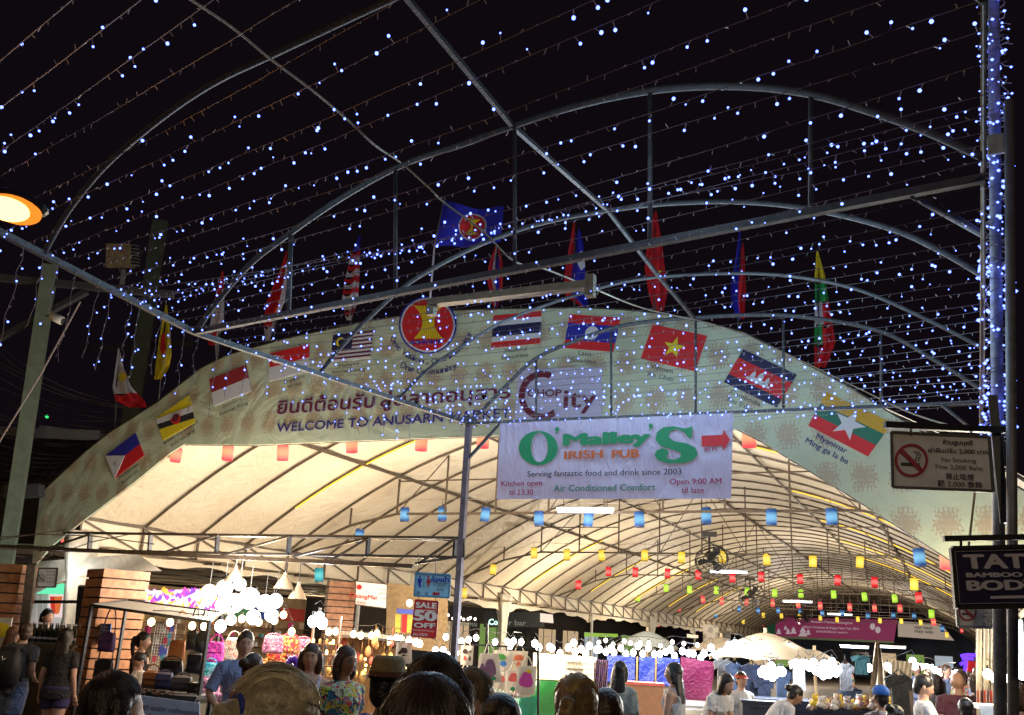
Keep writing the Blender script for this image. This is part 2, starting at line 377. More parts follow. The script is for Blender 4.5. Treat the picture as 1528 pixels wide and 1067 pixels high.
top = [(52, 800), (60, 737), (126, 676), (162, 647), (236, 600), (300, 550), (340, 530), (430, 505), (540, 482), (640, 465), (735, 462), (870, 460), (930, 463), (980, 468), (1050, 482), (1110, 497), (1180, 532), (1268, 579), (1320, 612), (1372, 643), (1430, 673), (1492, 712), (1560, 752), (1640, 810)]
bot = [(1640, 985), (1530, 905), (1419, 836), (1265, 737), (1139, 660), (1100, 640), (1000, 642), (744, 650), (500, 659), (380, 664), (275, 663), (254, 676), (200, 720), (120, 780), (78, 814), (57, 838), (47, 850)]
arch = thing('entrance_arch', 'curved cream damask fabric arch with national flags over the tent entrance', 'arch', (XC, 12, 0))
mb = MB()
outline = [FAC.at(x, y) for x, y in top+bot]
from mathutils.geometry import tessellate_polygon
tris = tessellate_polygon([outline]); k = len(outline)
mb.add(outline, tris); mb.add([p+Vector((0, .03, 0)) for p in outline], [t[::-1] for t in tris])
mb.add(outline+[p+Vector((0, .03, 0)) for p in outline], [(i, (i+1) % k, (i+1) % k+k, i+k) for i in range(k)])
mb.build('fabric_band', band_m, arch)
mb = MB()
for L_ in (top[1:], bot):
    for a, b_ in zip(L_, L_[1:]): mb.bar(FAC.at(*a, lift=-.06), FAC.at(*b_, lift=-.06), .035)
mb.build('arch_frame', dsteel, arch)
# ---- printed flags
def flag(name, label, q, stripes, extra=()):
    """stripes: list of (v0, v1, material); extra: (pixel polygon, material)"""
    f = thing(name, label, 'flag panel', FAC.at(*q(.5, .5)), 'national flags printed on the entrance arch')
    for v0, v1, m in stripes: poly_px('stripe', qr(q, 0, v0, 1, v1), FAC, m, f, .012, .008)
    for nm, pts, m in extra: poly_px(nm, pts, FAC, m, f, .018, .005)
    return f
q = quad((157, 680), (202, 646), (215, 679), (171, 714))
flag('flag_panel', 'blue and red flag with white triangle low on the left of the arch', q, [(0, .5, blue_p), (.5, 1, red_p)],
     [('triangle', [q(0, 0), q(.5, .5), q(0, 1)], white_p), ('sun', star(q, (.17, .5), .07, .1, 8, .6), yel_p)])
q = quad((232, 624), (283, 589), (291, 630), (243, 657))
f = flag('flag_panel', 'yellow flag with white and black slanting bands and red crest', q, [(0, 1, yel_p)],
     [('band_stripe', [q(0, .05), q(1, .40), q(1, .62), q(0, .27)], white_p), ('band_stripe', [q(0, .27), q(1, .62), q(1, .85), q(0, .5)], blk_p)])
poly_px('crest', disc(q, (.5, .48), .11, .17, 16), FAC, dkred_p, f, .024, .004); poly_px('crest', [q(.32, .3), q(.4, .62), q(.5, .72), q(.6, .62), q(.68, .3), q(.58, .55), q(.5, .6), q(.42, .55)], FAC, red_p, f, .026, .002)
q = quad((312, 566), (367, 544), (375, 583), (319, 606)); flag('flag_panel', 'red over white flag beside the yellow one on the arch', q, [(0, .5, flatc('dark_red_print', (.30, .02, .03))), (.5, 1, white_p)])
q = quad((402, 528), (461, 513), (462, 553), (402, 569))
flag('flag_panel', 'red over white flag with small white crescent and stars', q, [(0, .5, red_p), (.5, 1, white_p)],
     [('crescent', [q(.14+.07*math.cos(a), .25+.16*math.sin(a)) for a in [R(60+i*24) for i in range(11)]]+[q(.17+.055*math.cos(a), .25+.12*math.sin(a)) for a in [R(290-i*20) for i in range(11)]], white_p)]+
     [('star', star(q, (.24+.05*math.cos(R(72*i-90)), .25+.09*math.sin(R(72*i-90))), .018, .035), white_p) for i in range(5)])
q = quad((497, 500), (557, 493), (552, 534), (493, 540))
flag('flag_panel', 'red and white striped flag with blue canton and crescent', q, [(i/14, (i+1)/14, dkred_p if i % 2 == 0 else white_p) for i in range(14)],
     [('canton', qr(q, 0, 0, .5, .571), navy_p)])
f = S.objects['flag_panel.004']
poly_px('crescent', [q(.2+.11*math.cos(a), .29+.17*math.sin(a)) for a in [R(40+i*28) for i in range(11)]]+[q(.23+.085*math.cos(a), .29+.13*math.sin(a)) for a in [R(315-i*27) for i in range(11)]], FAC, yel_p, f, .024, .003)
poly_px('star', star(q, (.34, .29), .08, .12, 10, .5), FAC, yel_p, f, .024, .003)
q = quad((736, 471), (808, 464), (806, 512), (733, 519)); flag('flag_panel', 'flag of red, white and broad navy stripes right of the round emblem', q, [(0, .167, red_p), (.167, .333, white_p), (.333, .667, navy_p), (.667, .833, white_p), (.833, 1, red_p)])
q = quad((850, 469), (926, 474), (915, 525), (841, 519)); flag('flag_panel', 'red and blue flag with a white disc in the centre', q, [(0, .25, red_p), (.25, .75, blue_p), (.75, 1, red_p)], [('disc', disc(q, (.5, .5), .13, .2), white_p)])
q = quad((974, 484), (1055, 501), (1037, 554), (956, 535)); flag('flag_panel', 'red flag with one large yellow star', q, [(0, 1, red_p)], [('star', star(q, (.5, .5), .2, .31), yel_p)])
q = quad((1109, 521), (1189, 559), (1159, 608), (1080, 570))
f = flag('flag_panel', 'navy and red flag with a white temple', q, [(0, .25, navy_p), (.25, .75, red_p), (.75, 1, navy_p)],
     [('temple', [q(.28, .66), q(.28, .60), q(.33, .58), q(.34, .46), q(.37, .38), q(.40, .46), q(.41, .55), q(.45, .54), q(.46, .42), q(.5, .32), q(.54, .42), q(.55, .54), q(.59, .55), q(.60, .46), q(.63, .38), q(.66, .46), q(.67, .58), q(.72, .60), q(.72, .66)], white_p)])
q = quad((1233, 585), (1331, 631), (1295, 681), (1206, 635)); flag('flag_panel', 'yellow, green and red flag with a large white star', q, [(0, .333, flatc('ochre_print', (.55, .32, .02))), (.333, .667, skyb_p), (.667, 1, red_p)], [('star', star(q, (.5, .5), .24, .42), white_p)])
# ---- captions in both languages of the flags
def cap(body, a, b, h=6.2, m=inkm, bold=.004):
    c = letter_px('lettering', body, a, b, h, FAC, m, arch, bold, .006)
for t_, a, b, h in (('Philippines', (178, 716), (207, 694), 6), ('Kumusta', (183, 723), (207, 704), 6), ('Brunei Darussalam', (245, 664), (296, 631), 5.6), ('Selamat tang', (256, 667), (291, 644), 5.6),
    ('Indonesia', (333, 609), (361, 597), 5.6), ('Selamat Siang', (328, 621), (370, 603), 5.6), ('Singapore', (424, 573), (455, 563), 5.6), ('Ni Hao', (430, 580), (450, 574), 5.6),
    ('Malaysia', (506, 549), (536, 544), 5.6), ('Selamat Datang', (495, 558), (545, 553), 5.6), ('Thailand', (752, 527), (786, 523), 6.2), ('Sawaddee', (748, 537), (788, 532), 6.2),
    ('Laos', (863, 529), (882, 532), 6.8), ('Sabaidee', (852, 540), (889, 543), 6.8), ('Vietnam', (970, 549), (1004, 558), 7.2), ('Xin Chao', (965, 561), (1004, 569), 7.2),
    ('Cambodia', (1089, 587), (1134, 607), 7.2), ("Sau S'dei", (1084, 597), (1121, 614), 7.2)): cap(t_, a, b, h)
cap('Myanmar', (1217, 654), (1262, 677), 9, purple_ink, .012); cap('Ming ga la ba', (1201, 660), (1264, 693), 9, purple_ink, .012)
# ---- welcome lines
for body, a, b, h, m, bo in (('ยินดีต้อนรับ', (414, 618), (558, 608), 21, dkred_p, .02), ('สู่ตลาดอนุสาร', (568, 607), (761, 594), 21, dkred_p, .02), ('WELCOME TO ANUSARN MARKET', (413, 645), (762, 623), 14.5, purple_ink, .012)):
    letter_px('lettering', body, a, b, h, FAC, lav_p, arch, bo+.03, .003)
    letter_px('lettering', body, a, b, h, FAC, m, arch, bo, .010)
# ---- round emblem
em = thing('round_emblem', 'round red emblem with yellow sheaf of rice stalks on the arch top', 'emblem', FAC.at(638, 485))
for nm, r_, m, li in (('rim', 43, blue_p, .02), ('ring', 40.5, white_p, .026), ('field', 38, red_p, .032)): poly_px(nm, [(638+r_*math.cos(a), 485+r_*math.sin(a)) for a in [2*math.pi*i/40 for i in range(40)]], FAC, m, em, li, .006)
def hour(t): return .40+.60*(2*t-1)**2*1.0
for j in range(10):
    w0 = -1+2*j/10+.03; w1 = -1+2*(j+1)/10-.03
    P = [(639+w0*22*hour(i/12), 456+i/12*49) for i in range(13)]+[(639+w1*22*hour(i/12), 456+i/12*49) for i in range(12, -1, -1)]
    poly_px('rice_stalk', P, FAC, yel_p, em, .038, .006)
letter_px('lettering', 'asean', (613, 514.5), (658, 513), 9, FAC, blue_p, em, .03, .04)
def arc_text(body, c, r_, a0, a1, h, m):
    n = len(body); ws = [.45 if ch in "il,.I' " else (1.25 if ch in 'mMwO' else 1) for ch in body]; tot = sum(ws); acc = 0
    for ch, w_ in zip(body, ws):
        am = a0+(a1-a0)*((acc+w_/2)/tot); acc += w_
        if ch == ' ': continue
        hw = abs(a1-a0)/tot*w_*.42
        da = R(hw)*r_
        th = R(am); p = (c[0]+r_*math.cos(th), c[1]+r_*math.sin(th)); tx, ty = math.sin(th), -math.cos(th)
        letter_px('lettering', ch, (p[0]-tx*da, p[1]-ty*da), (p[0]+tx*da, p[1]+ty*da), h, FAC, m, arch, .02, .006)
arc_text('One Vision , One Identity', (641, 478), 65, 156, 16, 9, purple_ink)
arc_text('One Community', (640, 468), 91, 119, 62, 10, purple_ink)
# ---- city logo panel
lp = poly_px('logo_panel', [(773, 551), (898, 548), (898, 621), (768, 627)], FAC, lav_p, None, .01, .008)
tag(lp, 'pale lavender panel with a maroon ring logo, right of the welcome words', 'logo panel')
C_ = [(809+r_*math.cos(R(a)), 590+r_*1.05*math.sin(R(a))) for r_, rng in ((35, range(-62, -315, -11)), (26, range(-310, -58, 11))) for a in rng]
poly_px('ring', C_, FAC, dkred_p, lp, .02, .004); letter_px('lettering', 'CHOP', (788, 592), (838, 592), 11, FAC, dkred_p, lp, .03, .026)
letter_px('lettering', 'ity', (842, 609), (890, 607), 30, FAC, dkred_p, lp, .02, .02)
# ---------------------------------------------------------------- foreground skeleton canopy over the street
ZC = 4.4
L0, L1 = atz(700, 632, ZC), atz(290, 496, ZC); R0, R1 = atz(1468, 600, ZC), atz(1469, 266, ZC)
canopy = thing('canopy_frame', 'bare steel skeleton of arches and beams over the street, hung with light strings', 'canopy frame', (L0.x, L0.y, 0))
def tubep(name, pts, r, m=steel, parent=canopy, n=8, **kw):
    mb = MB(); mb.tube(pts, r, n); return mb.build(name, m, parent, smooth=True, **kw)
def spl(pts, k=6):
    """Catmull-Rom through points"""
    P = [Vector(p) for p in pts]; out = []
    for i in range(len(P)-1):
        a, b, c, d = P[max(i-1, 0)], P[i], P[i+1], P[min(i+2, len(P)-1)]
        for j in range(k):
            t = j/k; out.append(.5*((2*b)+(c-a)*t+(2*a-5*b+4*c-d)*t*t+(3*b-a-3*c+d)*t*t*t))
    return out+[P[-1]]
Lb = [L0, L1]; LA = atz(65, 380, ZC); LZ = LA+(LA-L1)*1.2
mb = MB()
for a, b in ((L0, L1), (L1, LA), (LA, LZ)): mb.bar(a, b, .046)
mb.build('eave_beam', steel, canopy)
RZ = R1+(R1-R0)*1.1
mb = MB(); mb.tube([R0, RZ], .010, 6); mb.build('stay_cable', steel, canopy)
for a, b in ((L1, R1), (L0, R0)):
    mb = MB(); mb.bar(a, b, .048 if a is L1 else .036); mb.build('tie_beam', steel, canopy)
def vplane(a, b):
    n = (b-a).cross(Vector((0, 0, 1))).normalized(); return Plane(a, n if n.y < 0 else -n)
def archpx(pts, a, b, r, posts=(), base=None):
    pl = vplane(a, b); P = [pl.at(*p) for p in pts]; tubep('arch', spl(P), r)
    for x, y0, y1 in posts: tubep('post', [pl.at(x, y0), pl.at(x, y1)], .016)
    return pl
RA = R1+(R1-R0)*.38
archpx([(65, 380), (100, 318), (150, 255), (205, 205), (270, 155), (330, 118), (400, 85), (500, 38), (600, -8), (700, -48), (800, -80), (950, -115), (1100, -130), (1250, -110), (1400, -50), (1470, 0)], LA, RA, .022)
plB = archpx([(292, 496), (320, 455), (372, 395), (430, 350), (510, 295), (600, 246), (690, 215), (765, 188), (860, 158), (960, 137), (1050, 129), (1140, 131), (1220, 143), (1300, 167), (1380, 195), (1468, 235)], L1, R1, .027,
       [(590, 250, 438), (768, 190, 398), (970, 138, 357), (1210, 142, 308)])
tubep('post', [plB.at(434, 352), plB.at(430, 468)], .022)
LC = lerp(L0, L1, .42); RC = lerp(R0, R1, .5)
archpx([(478, 556), (520, 505), (590, 438), (650, 398), (740, 355), (830, 328), (950, 308), (1060, 301), (1160, 305), (1250, 320), (1340, 345), (1410, 378), (1468, 412)], LC, RC, .027)
LD = lerp(L0, L1, .2); RD = lerp(R0, R1, .22)
archpx([(592, 598), (640, 550), (700, 510), (760, 476), (870, 437), (960, 416), (1080, 408), (1180, 412), (1280, 432), (1380, 475), (1468, 520)], LD, RD, .02)
plE = archpx([(702, 631), (760, 571), (800, 535), (855, 510), (912, 490), (960, 481), (1036, 474), (1120, 470), (1200, 473), (1313, 494), (1400, 540), (1468, 583)], L0, R0, .026,
       [(800, 535, 626), (912, 490, 620), (1038, 475, 615), (1169, 471, 610), (1315, 495, 604)])
# sloping purlin across the arches, and right-hand struts
plC = vplane(LC, RC); plD = vplane(LD, RD)
mb = MB(); PP = [vplane(LA, RA).at(560, -60), plB.at(765, 188), plC.at(908, 315), plD.at(985, 415), plE.at(1036, 475)]
for a, b in zip(PP, PP[1:]): mb.bar(a, b, .036)
mb.build('purlin', steel, canopy)
tubep('strut', [plB.at(1360, 288), plC.at(1470, 352)], .03)
tubep('strut', [plE.at(1400, 600), plE.at(1446, 636)], .02)
# cross post with its brace
pb = pt(683, 940, (L0-CAM).dot(CF)); q0 = Vector((L0.x, L0.y, 0))
mb = MB(); mb.bar(q0, L0+Vector((0, 0, .04)), .07); mb.build('post', mat('grey_violet_steel', (.17, .14, .17), .45, .4, var=.3), canopy)
mb = MB(); mb.bar(plE.at(699, 684), plE.at(746, 633), .035); mb.box(L0+Vector((0, 0, .02)), (.16, .16, .1)); mb.build('brace', steel, canopy)
# square lamp channel lying across the canopy
a, b = pt(645, 452, 8.4), pt(881, 425, 7.3)
ch = thing('lamp_channel', 'pale metal channel lying across the canopy above the round emblem', 'lamp channel', a)
mb = MB(); mb.bar(a, b, .10, .06); mb.build('channel_body', mat('aged_cream_metal', (.22, .18, .11), .5, .2, var=.25), ch)
mb = MB(); mb.bar(b+Vector((0, 0, .08)), b-Vector((0, 0, .10)), .07); mb.bar(a+Vector((0, 0, .03)), a-Vector((0, 0, .12)), .07); mb.build('end_plate', mat('aged_cream_metal'), ch)
# slack rope across everything
P = [pt(270, -10, 4.6), pt(345, 40, 5.0), pt(400, 85, 5.3), pt(470, 138, 5.7), pt(520, 180, 6.1), pt(560, 217, 6.4), plB.at(600, 244), pt(640, 280, 7.0), pt(662, 302, 7.2), pt(720, 345, 7.5), pt(767, 390, 7.8), pt(812, 401, 8.6), pt(880, 428, 9.6), pt(960, 460, 10.8), pt(1060, 483, 11.2), pt(1130, 508, 11.2), pt(1270, 574, 11), pt(1340, 608, 9.8), pt(1390, 627, 8.6), pt(1440, 640, 7.8)]
mb = MB(); mb.tube(spl(P, 5), .008, 5)
tag(mb.build('slack_rope', mat('pale_rope', (.22, .18, .13), .8, var=.2)), 'pale slack rope sagging across the canopy and down the arch edge', 'rope')

# ---------------------------------------------------------------- strings of white LEDs
led_w = glow('white_blue_led', (.105, .16, 1.0), 7.5)
rs = random.Random(11)
unlit_stub = mat('clear_stub', (.36, .31, .34), .4, var=0)
cablem = mat('clear_cable', (.20, .17, .19), .5, var=0)
DARK = {34, 35, 38, 40, 29, 21}
NS = 42
def drop_dir(): return Vector((rs.uniform(-.8, .8), rs.uniform(-.8, .8), rs.choice((-1, -1, -1, 1))*rs.uniform(.6, 1))).normalized()
def led_string(P, spacing, plit, rad, name, label, cat, group, rows=None):
    """cable through points P; stubs every `spacing` metres, a share lit"""
    L_ = [0]
    for a, b in zip(P, P[1:]): L_.append(L_[-1]+(b-a).length)
    root = thing(name, label, cat, P[0], group)
    mb = MB(); mb.tube(P, .0024, 4, False); mb.build('cable', cablem, root)
    sb = MB(); lb = MB(); t = rs.uniform(0, spacing); i = 0; burst = 0
    while t < L_[-1]:
        while i < len(L_)-2 and L_[i+1] < t: i += 1
        p = P[i].lerp(P[i+1], (t-L_[i])/max(1e-6, L_[i+1]-L_[i])); d = drop_dir()
        sb.tube([p, p+d*.028], .0028, 3, False)
        if rs.random() < plit:
            c = p+d*.04; lb.ball(c, rad*rs.choice((.5, .65, .75, .85, .95, 1.05)), 6, 4)
        t += spacing*rs.uniform(.75, 1.25)
    if sb.v: sb.build('stub', unlit_stub, root, kind='stuff')
    if lb.v: lb.build('led_bulb', led_w, root, kind='stuff')
    return root
RX = Vector((0, 0, 0))
for k in range(NS):
    t = (k-.35)/21.0
    if k >= 1:
        jl, jr = rs.uniform(-.01, .01), rs.uniform(-.012, .012)
    else: jl = jr = 0
    a = L0+(L1-L0)*(t+jl) if t < 1 else L1+(LA-L1).normalized()*(L1-L0).length*(t-1+jl)
    b = R0+(R1-R0)*(t+jr)
    n = 22; sag = rs.uniform(.03, .11)
    P = [a.lerp(b, i/n)+Vector((0, 0, -sag*4*(i/n)*(1-i/n)+rs.uniform(-.004, .004))) for i in range(n+1)]
    # every string ends in a hanging tail beyond the left eave beam
    tail = rs.uniform(.55, .8) if t > .9 else (rs.uniform(.35, .55) if t > .25 else rs.uniform(.05, .2))
    T = [a+Vector((rs.uniform(-.02, .02), rs.uniform(-.02, .02), -tail*(i/7))) for i in range(7, 0, -1)]
    plit = .03 if k in DARK else (.52 if t > .55 else .60)
    led_string(T+P, .088 if t > .4 else .10, plit, .0092 if t > .9 else (.0098 if t > .4 else .0118), 'light_string',
        '%s white LED string, %s out from the crossbar above the pub banner' % ('mostly unlit' if k in DARK else 'lit', ordn(k)), 'light string', 'LED strings across the street canopy')
for j, (yl, yr) in enumerate((((300, 452), (1468, 158)), ((300, 458), (1468, 198)))):
    a = atz(yl[0], yl[1], ZC-.05); b = atz(yr[0], yr[1], ZC-.05)
    a = atz(185-j*25, 452-j*14, ZC-.02)
    P = [a.lerp(b, i/20)+Vector((0, 0, -.25*(i/20)*(1-i/20))) for i in range(21)]
    led_string(P, .07, .75, .0085, 'light_string', ('upper' if j else 'lower')+' of two densely lit LED strings running close together over the crossbeam', 'light string', 'densely lit LED strings')

# ---------------------------------------------------------------- tall post wrapped in LEDs
pp_ = pt(1487, 340, 7.2); px_, py_ = pp_.x, pp_.y
lp_ = thing('wrapped_post', 'tall grey post wrapped in tangled white LED strings, right of the canopy', 'post', (px_, py_, 0))
PB, PT = aty(1491, 900, py_), aty(1482, -60, py_); dZ = (PT-PB)/(PT.z-PB.z); axp = lambda z: PB+dZ*(z-PB.z)
tubep('post_tube', [axp(0), axp(8.2)], .043, mat('violet_grey_paint', (.34, .33, .33), .5, .2, var=.3), lp_, 14)
zc = lambda y: pt(1487, y, 7.2).z
zlo, zhi = zc(685), 8.1
P = []; a = 0; z = zlo
while z < zhi:
    rr_ = rs.uniform(.075, .12); P.append(axp(z)+Vector((rr_*math.cos(a), rr_*math.sin(a), 0))); a += rs.uniform(.5, 1.4); z += rs.uniform(-.03, .055)
mb = MB(); mb.tube(P, .004, 4, False); mb.build('cable', cablem, lp_)
lb = MB(); sb = MB()
for i in range(560):
    z = rs.uniform(zlo, zhi) if rs.random() < .72 else rs.gauss(zc(rs.choice((300, 415, 445, 150, 620))), .12)
    a = rs.uniform(0, 2*math.pi); r1 = rs.uniform(.075, .135)
    p = axp(z)+Vector((r1*math.cos(a), r1*math.sin(a), 0)); sb.tube([axp(z+.02)+Vector((.07*math.cos(a), .07*math.sin(a), 0)), p], .003, 3, False)
    if i % 5: lb.octa(p, rs.choice((.009, .012, .015)), 1)
sb.build('stub', unlit_stub, lp_, kind='stuff'); lb.build('led_bulb', led_w, lp_, kind='stuff')
for x0, x1, r_ in ((1466, 1466, .012), (1471, 1467, .009)):
    tubep('guy_rope', [pt(x0, -20, 7.0), pt(x1, 300, 7.0), pt(x1-2, 640, 7.0), pt(1436, 900, 7.0)][:3 if r_ > .01 else 4], r_, mat('ochre_conduit', (.30, .20, .10), .6), lp_)
mb = MB(); c_ = pt(1490, 215, 7.05); mb.box(c_, (.15, .03, .16)); mb.build('junction_plate', mat('grey_plastic', (.30, .30, .32), .5), lp_)
# second dark post carrying the signs
ps = pt(1509, 500, 6.6)
sp = thing('sign_post', 'plain dark grey steel post carrying the hanging signs at the right edge', 'post', (ps.x, ps.y, 0))
zt_ = pt(1509, 150, 6.6).z
A1, A2 = aty(1511, 900, ps.y), aty(1506, 150, ps.y); dz2 = (A2-A1)/(A2.z-A1.z)
tubep('post_tube', [A1+dz2*(0-A1.z), A2], .034, mat('dark_grey_paint', (.20, .19, .19), .5, .3, var=.2), sp, 14)
b1 = pt(1501, 720, 6.5); mb = MB(); mb.bar((b1.x-.03, b1.y, b1.z-.28), (b1.x-.03, b1.y, b1.z+.62), .06); mb.build('back_plate', black, sp)
a, b = pt(1320, 634, 6.55), pt(1498, 642, 6.55); mb = MB(); mb.bar(a, b, .045); mb.build('bracket_arm', black, sp)

# ---------------------------------------------------------------- hanging signs
def hang(root, pl, x, y0, y1, r_=.008):
    tubep('hanger', [pl.at(x, y0), pl.at(x, y1)], r_, black, root, 6)
def board(name, label, cat, quadp, pl, face, rim, rimw=2.0, depth=.04, group=None):
    root = thing(name, label, cat, pl.at(*quadp[0]), group)
    mb = MB(); mb.prism([pl.at(*p, lift=-.001) for p in quadp], pl.n, depth); mb.build('panel', face, root)
    c = [sum(p[i] for p in quadp)/4 for i in (0, 1)]
    mb = MB()
    for i in range(4):
        a, b = quadp[i], quadp[(i+1) % 4]; mb.bar(pl.at(*a, lift=.004), pl.at(*b, lift=.004), rimw*.01, .02)
    mb.build('frame', rim, root); return root
pl = Plane(pt(1405, 690, 6.5), (math.sin(YAW)*1, -math.cos(YAW), 0)); pl = facing(1405, 690, 6.5, -4)
smk = board('smoking_sign', 'large white no smoking sign in three languages under the black arm', 'sign', [(1330, 645), (1476, 652), (1482, 733), (1332, 727)], pl, mat('sign_white', (.80, .77, .70), .45, var=.08), mat('sign_rim', (.10, .09, .08), .5), 1.2)
for x in (1359, 1449): hang(smk, pl, x, 638, 650)
def nosmoke(root, pl, c, r_, m_ring, m_ink, li=.006):
    N_ = 28
    for nm, rr0, rr1 in (('ring', r_, r_*.84),):
        mb = MB(); P = [pl.at(c[0]+q_*math.cos(2*math.pi*i/N_), c[1]+q_*math.sin(2*math.pi*i/N_), li+.004) for q_ in (rr0, rr1) for i in range(N_)]
        mb.add(P, [(i, (i+1) % N_, (i+1) % N_+N_, i+N_) for i in range(N_)]); mb.build(nm, m_ring, root)
    poly_px('cigarette', [(c[0]-r_*.62, c[1]+r_*.12), (c[0]+r_*.5, c[1]+r_*.17), (c[0]+r_*.5, c[1]+r_*.38), (c[0]-r_*.62, c[1]+r_*.3)], pl, m_ink, root, li)
    for dx in (0, .18):
        P = [pl.at(c[0]+r_*(.15+dx+.12*math.sin(t*5)+.25*t), c[1]-r_*.55+r_*.6*t, li) for t in [i/8 for i in range(9)]]
        mb = MB(); mb.tube(P, .004*r_/25, 3); mb.build('smoke', m_ink, root)
    s_ = .66; w_ = .09
    poly_px('slash', [(c[0]-r_*(s_+w_), c[1]-r_*(s_-w_)), (c[0]-r_*(s_-w_), c[1]-r_*(s_+w_)), (c[0]+r_*(s_+w_), c[1]+r_*(s_-w_)), (c[0]+r_*(s_-w_), c[1]+r_*(s_+w_))], pl, m_ring, root, li+.008)
sgr = mat('sign_red', (.42, .03, .04), .5, var=0); sgi = mat('sign_ink', (.05, .045, .045), .5, var=0)
nosmoke(smk, pl, (1360, 687), 25, sgr, sgi)
for body, a, b, h, bo in (('ห้ามสูบบุหรี่', (1407, 663), (1451, 664.5), 6.5, .03), ('ฝ่าฝืนปรับ 2,000 บาท', (1385, 675), (1474, 678), 6.5, .02), ('No Smoking', (1405, 689), (1456, 691), 6.8, .0), ('Fine 2,000 Baht', (1396, 699.5), (1466, 702.5), 6.8, .0), ('禁止吸煙', (1411, 714.5), (1453, 716.5), 7.5, .01), ('罰 2,000 泰銖', (1399, 725), (1466, 728), 7.5, .01)):
    letter_px('lettering', body, a, b, h, pl, sgi, smk, bo, .006)
# tattoo sign
pl = facing(1470, 860, 5.0, -3)
tat = board('tattoo_sign', 'dark hanging sign reading TAT, BAMBOO and BODY in white capitals', 'sign', [(1420, 818), (1660, 812), (1666, 903), (1427, 907)], pl, mat('sign_navy', (.02, .016, .075), .35, var=.1, coat=.3), black, 3)
for a, b in (((1425, 823), (1656, 817)), ((1432, 901), (1660, 897)), ((1425, 823), (1432, 901))):
    mb = MB(); mb.bar(pl.at(*a, lift=.012), pl.at(*b, lift=.012), .008, .004); mb.build('border_line', mat('sign_line', (.3, .28, .34), .5, var=0), tat)
tw = mat('sign_lettering', (.62, .60, .74), .5, var=0)
for body, a, b, h, bo in (('TATTOO', (1440, 848.5), (1640, 845.5), 21, .045), ('BAMBOO', (1442, 861.5), (1524, 860.5), 6.6, .06), ('BODY ART', (1444, 881), (1640, 878), 14.5, .05)):
    letter_px('lettering', body, a, b, h, pl, tw, tat, bo, .008)
poly_px('underline', [(1478, 889.5), (1640, 886), (1640, 890.5), (1478, 893.5)], pl, tw, tat, .008)
mb = MB(); mb.bar(pl.at(1408, 804, lift=0), pl.at(1680, 798, lift=0), .03); mb.build('hanging_bar', black, tat)
for x in (1434, 1560): hang(tat, pl, x, 803, 817)
pl = facing(1468, 920, 7.0, -3)
s2 = board('smoking_sign', 'small white no smoking sign half hidden below the tattoo sign', 'sign', [(1427, 892), (1509, 894), (1508, 937), (1430, 935)], pl, mat('sign_white'), mat('sign_edge', (.3, .3, .3), .5), 1.2)
nosmoke(s2, pl, (1444, 913), 13.5, sgr, sgi)
for body, a, b, h in (('No Smoking', (1470, 916), (1496, 917), 4), ('Fine 2,000 Baht', (1464, 922), (1500, 923), 4), ('禁止吸煙', (1472, 929), (1496, 930), 4.5), ('罰 2,000 泰銖', (1466, 935), (1498, 936), 4.5)): letter_px('lettering', body, a, b, h, pl, sgi, s2, 0, .006)
pl = facing(70, 862, 13.2, 20)
s3 = board('smoking_sign', 'small grey no smoking sign at the white side drape', 'sign', [(58, 848), (86, 848), (83, 876), (54, 876)], pl, mat('sign_grey', (.25, .24, .22), .5), black, 1)
nosmoke(s3, pl, (62, 863), 6, sgi, sgi)
for y in (854, 859, 864, 869): letter_px('lettering', 'No Smoking', (69, y), (82, y), 2.6, pl, sgi, s3, 0, .006)

# ---------------------------------------------------------------- pub banner
pl = Plane(aty(920, 680, L0.y-.15), (0, -1, 0)); pub = thing('pub_banner', 'pale vinyl pub banner with green and orange lettering tied under the crossbar', 'banner', pl.at(920, 680))
q = quad((746, 632), (1094, 616), (1091, 744), (741, 745))
def vinyl():
    m = bpy.data.materials.new('crinkled_vinyl'); m.use_nodes = True; t = m.node_tree; N = t.nodes.new; L = t.links.new; b = t.nodes['Principled BSDF']
    b.inputs['Base Color'].default_value = (.33, .31, .45, 1); b.inputs['Roughness'].default_value = .22
    tc = N('ShaderNodeTexCoord'); n = N('ShaderNodeTexNoise'); n.inputs['Scale'].default_value = 3.5; n.inputs['Detail'].default_value = 4; n.inputs['Distortion'].default_value = 1.5
    mp = N('ShaderNodeMapping'); mp.inputs['Scale'].default_value = (1.8, 1, .6); L(tc.outputs['Object'], mp.inputs[0]); L(mp.outputs[0], n.inputs['Vector'])
    bp = N('ShaderNodeBump'); bp.inputs['Strength'].default_value = .8; bp.inputs['Distance'].default_value = .06; L(n.outputs['Fac'], bp.inputs['Height']); L(bp.outputs[0], b.inputs['Normal'])
    tr = N('ShaderNodeBsdfTranslucent'); tr.inputs[0].default_value = (.33, .30, .40, 1); ms = N('ShaderNodeMixShader'); ms.inputs[0].default_value = .25
    L(b.outputs[0], ms.inputs[1]); L(tr.outputs[0], ms.inputs[2]); L(ms.outputs[0], t.nodes['Material Output'].inputs[0]); return m
mb = MB(); mb.grid(lambda u, v: pl.at(*q(u, v), lift=-.02+.012*math.sin(u*19+v*5)*(v)+.008*math.sin(u*7-v*9)), 60, 20); mb.build('vinyl_sheet', vinyl(), pub, smooth=True)
def ZQ(x, y): return (720+x/3.82, 600+y/3.82)
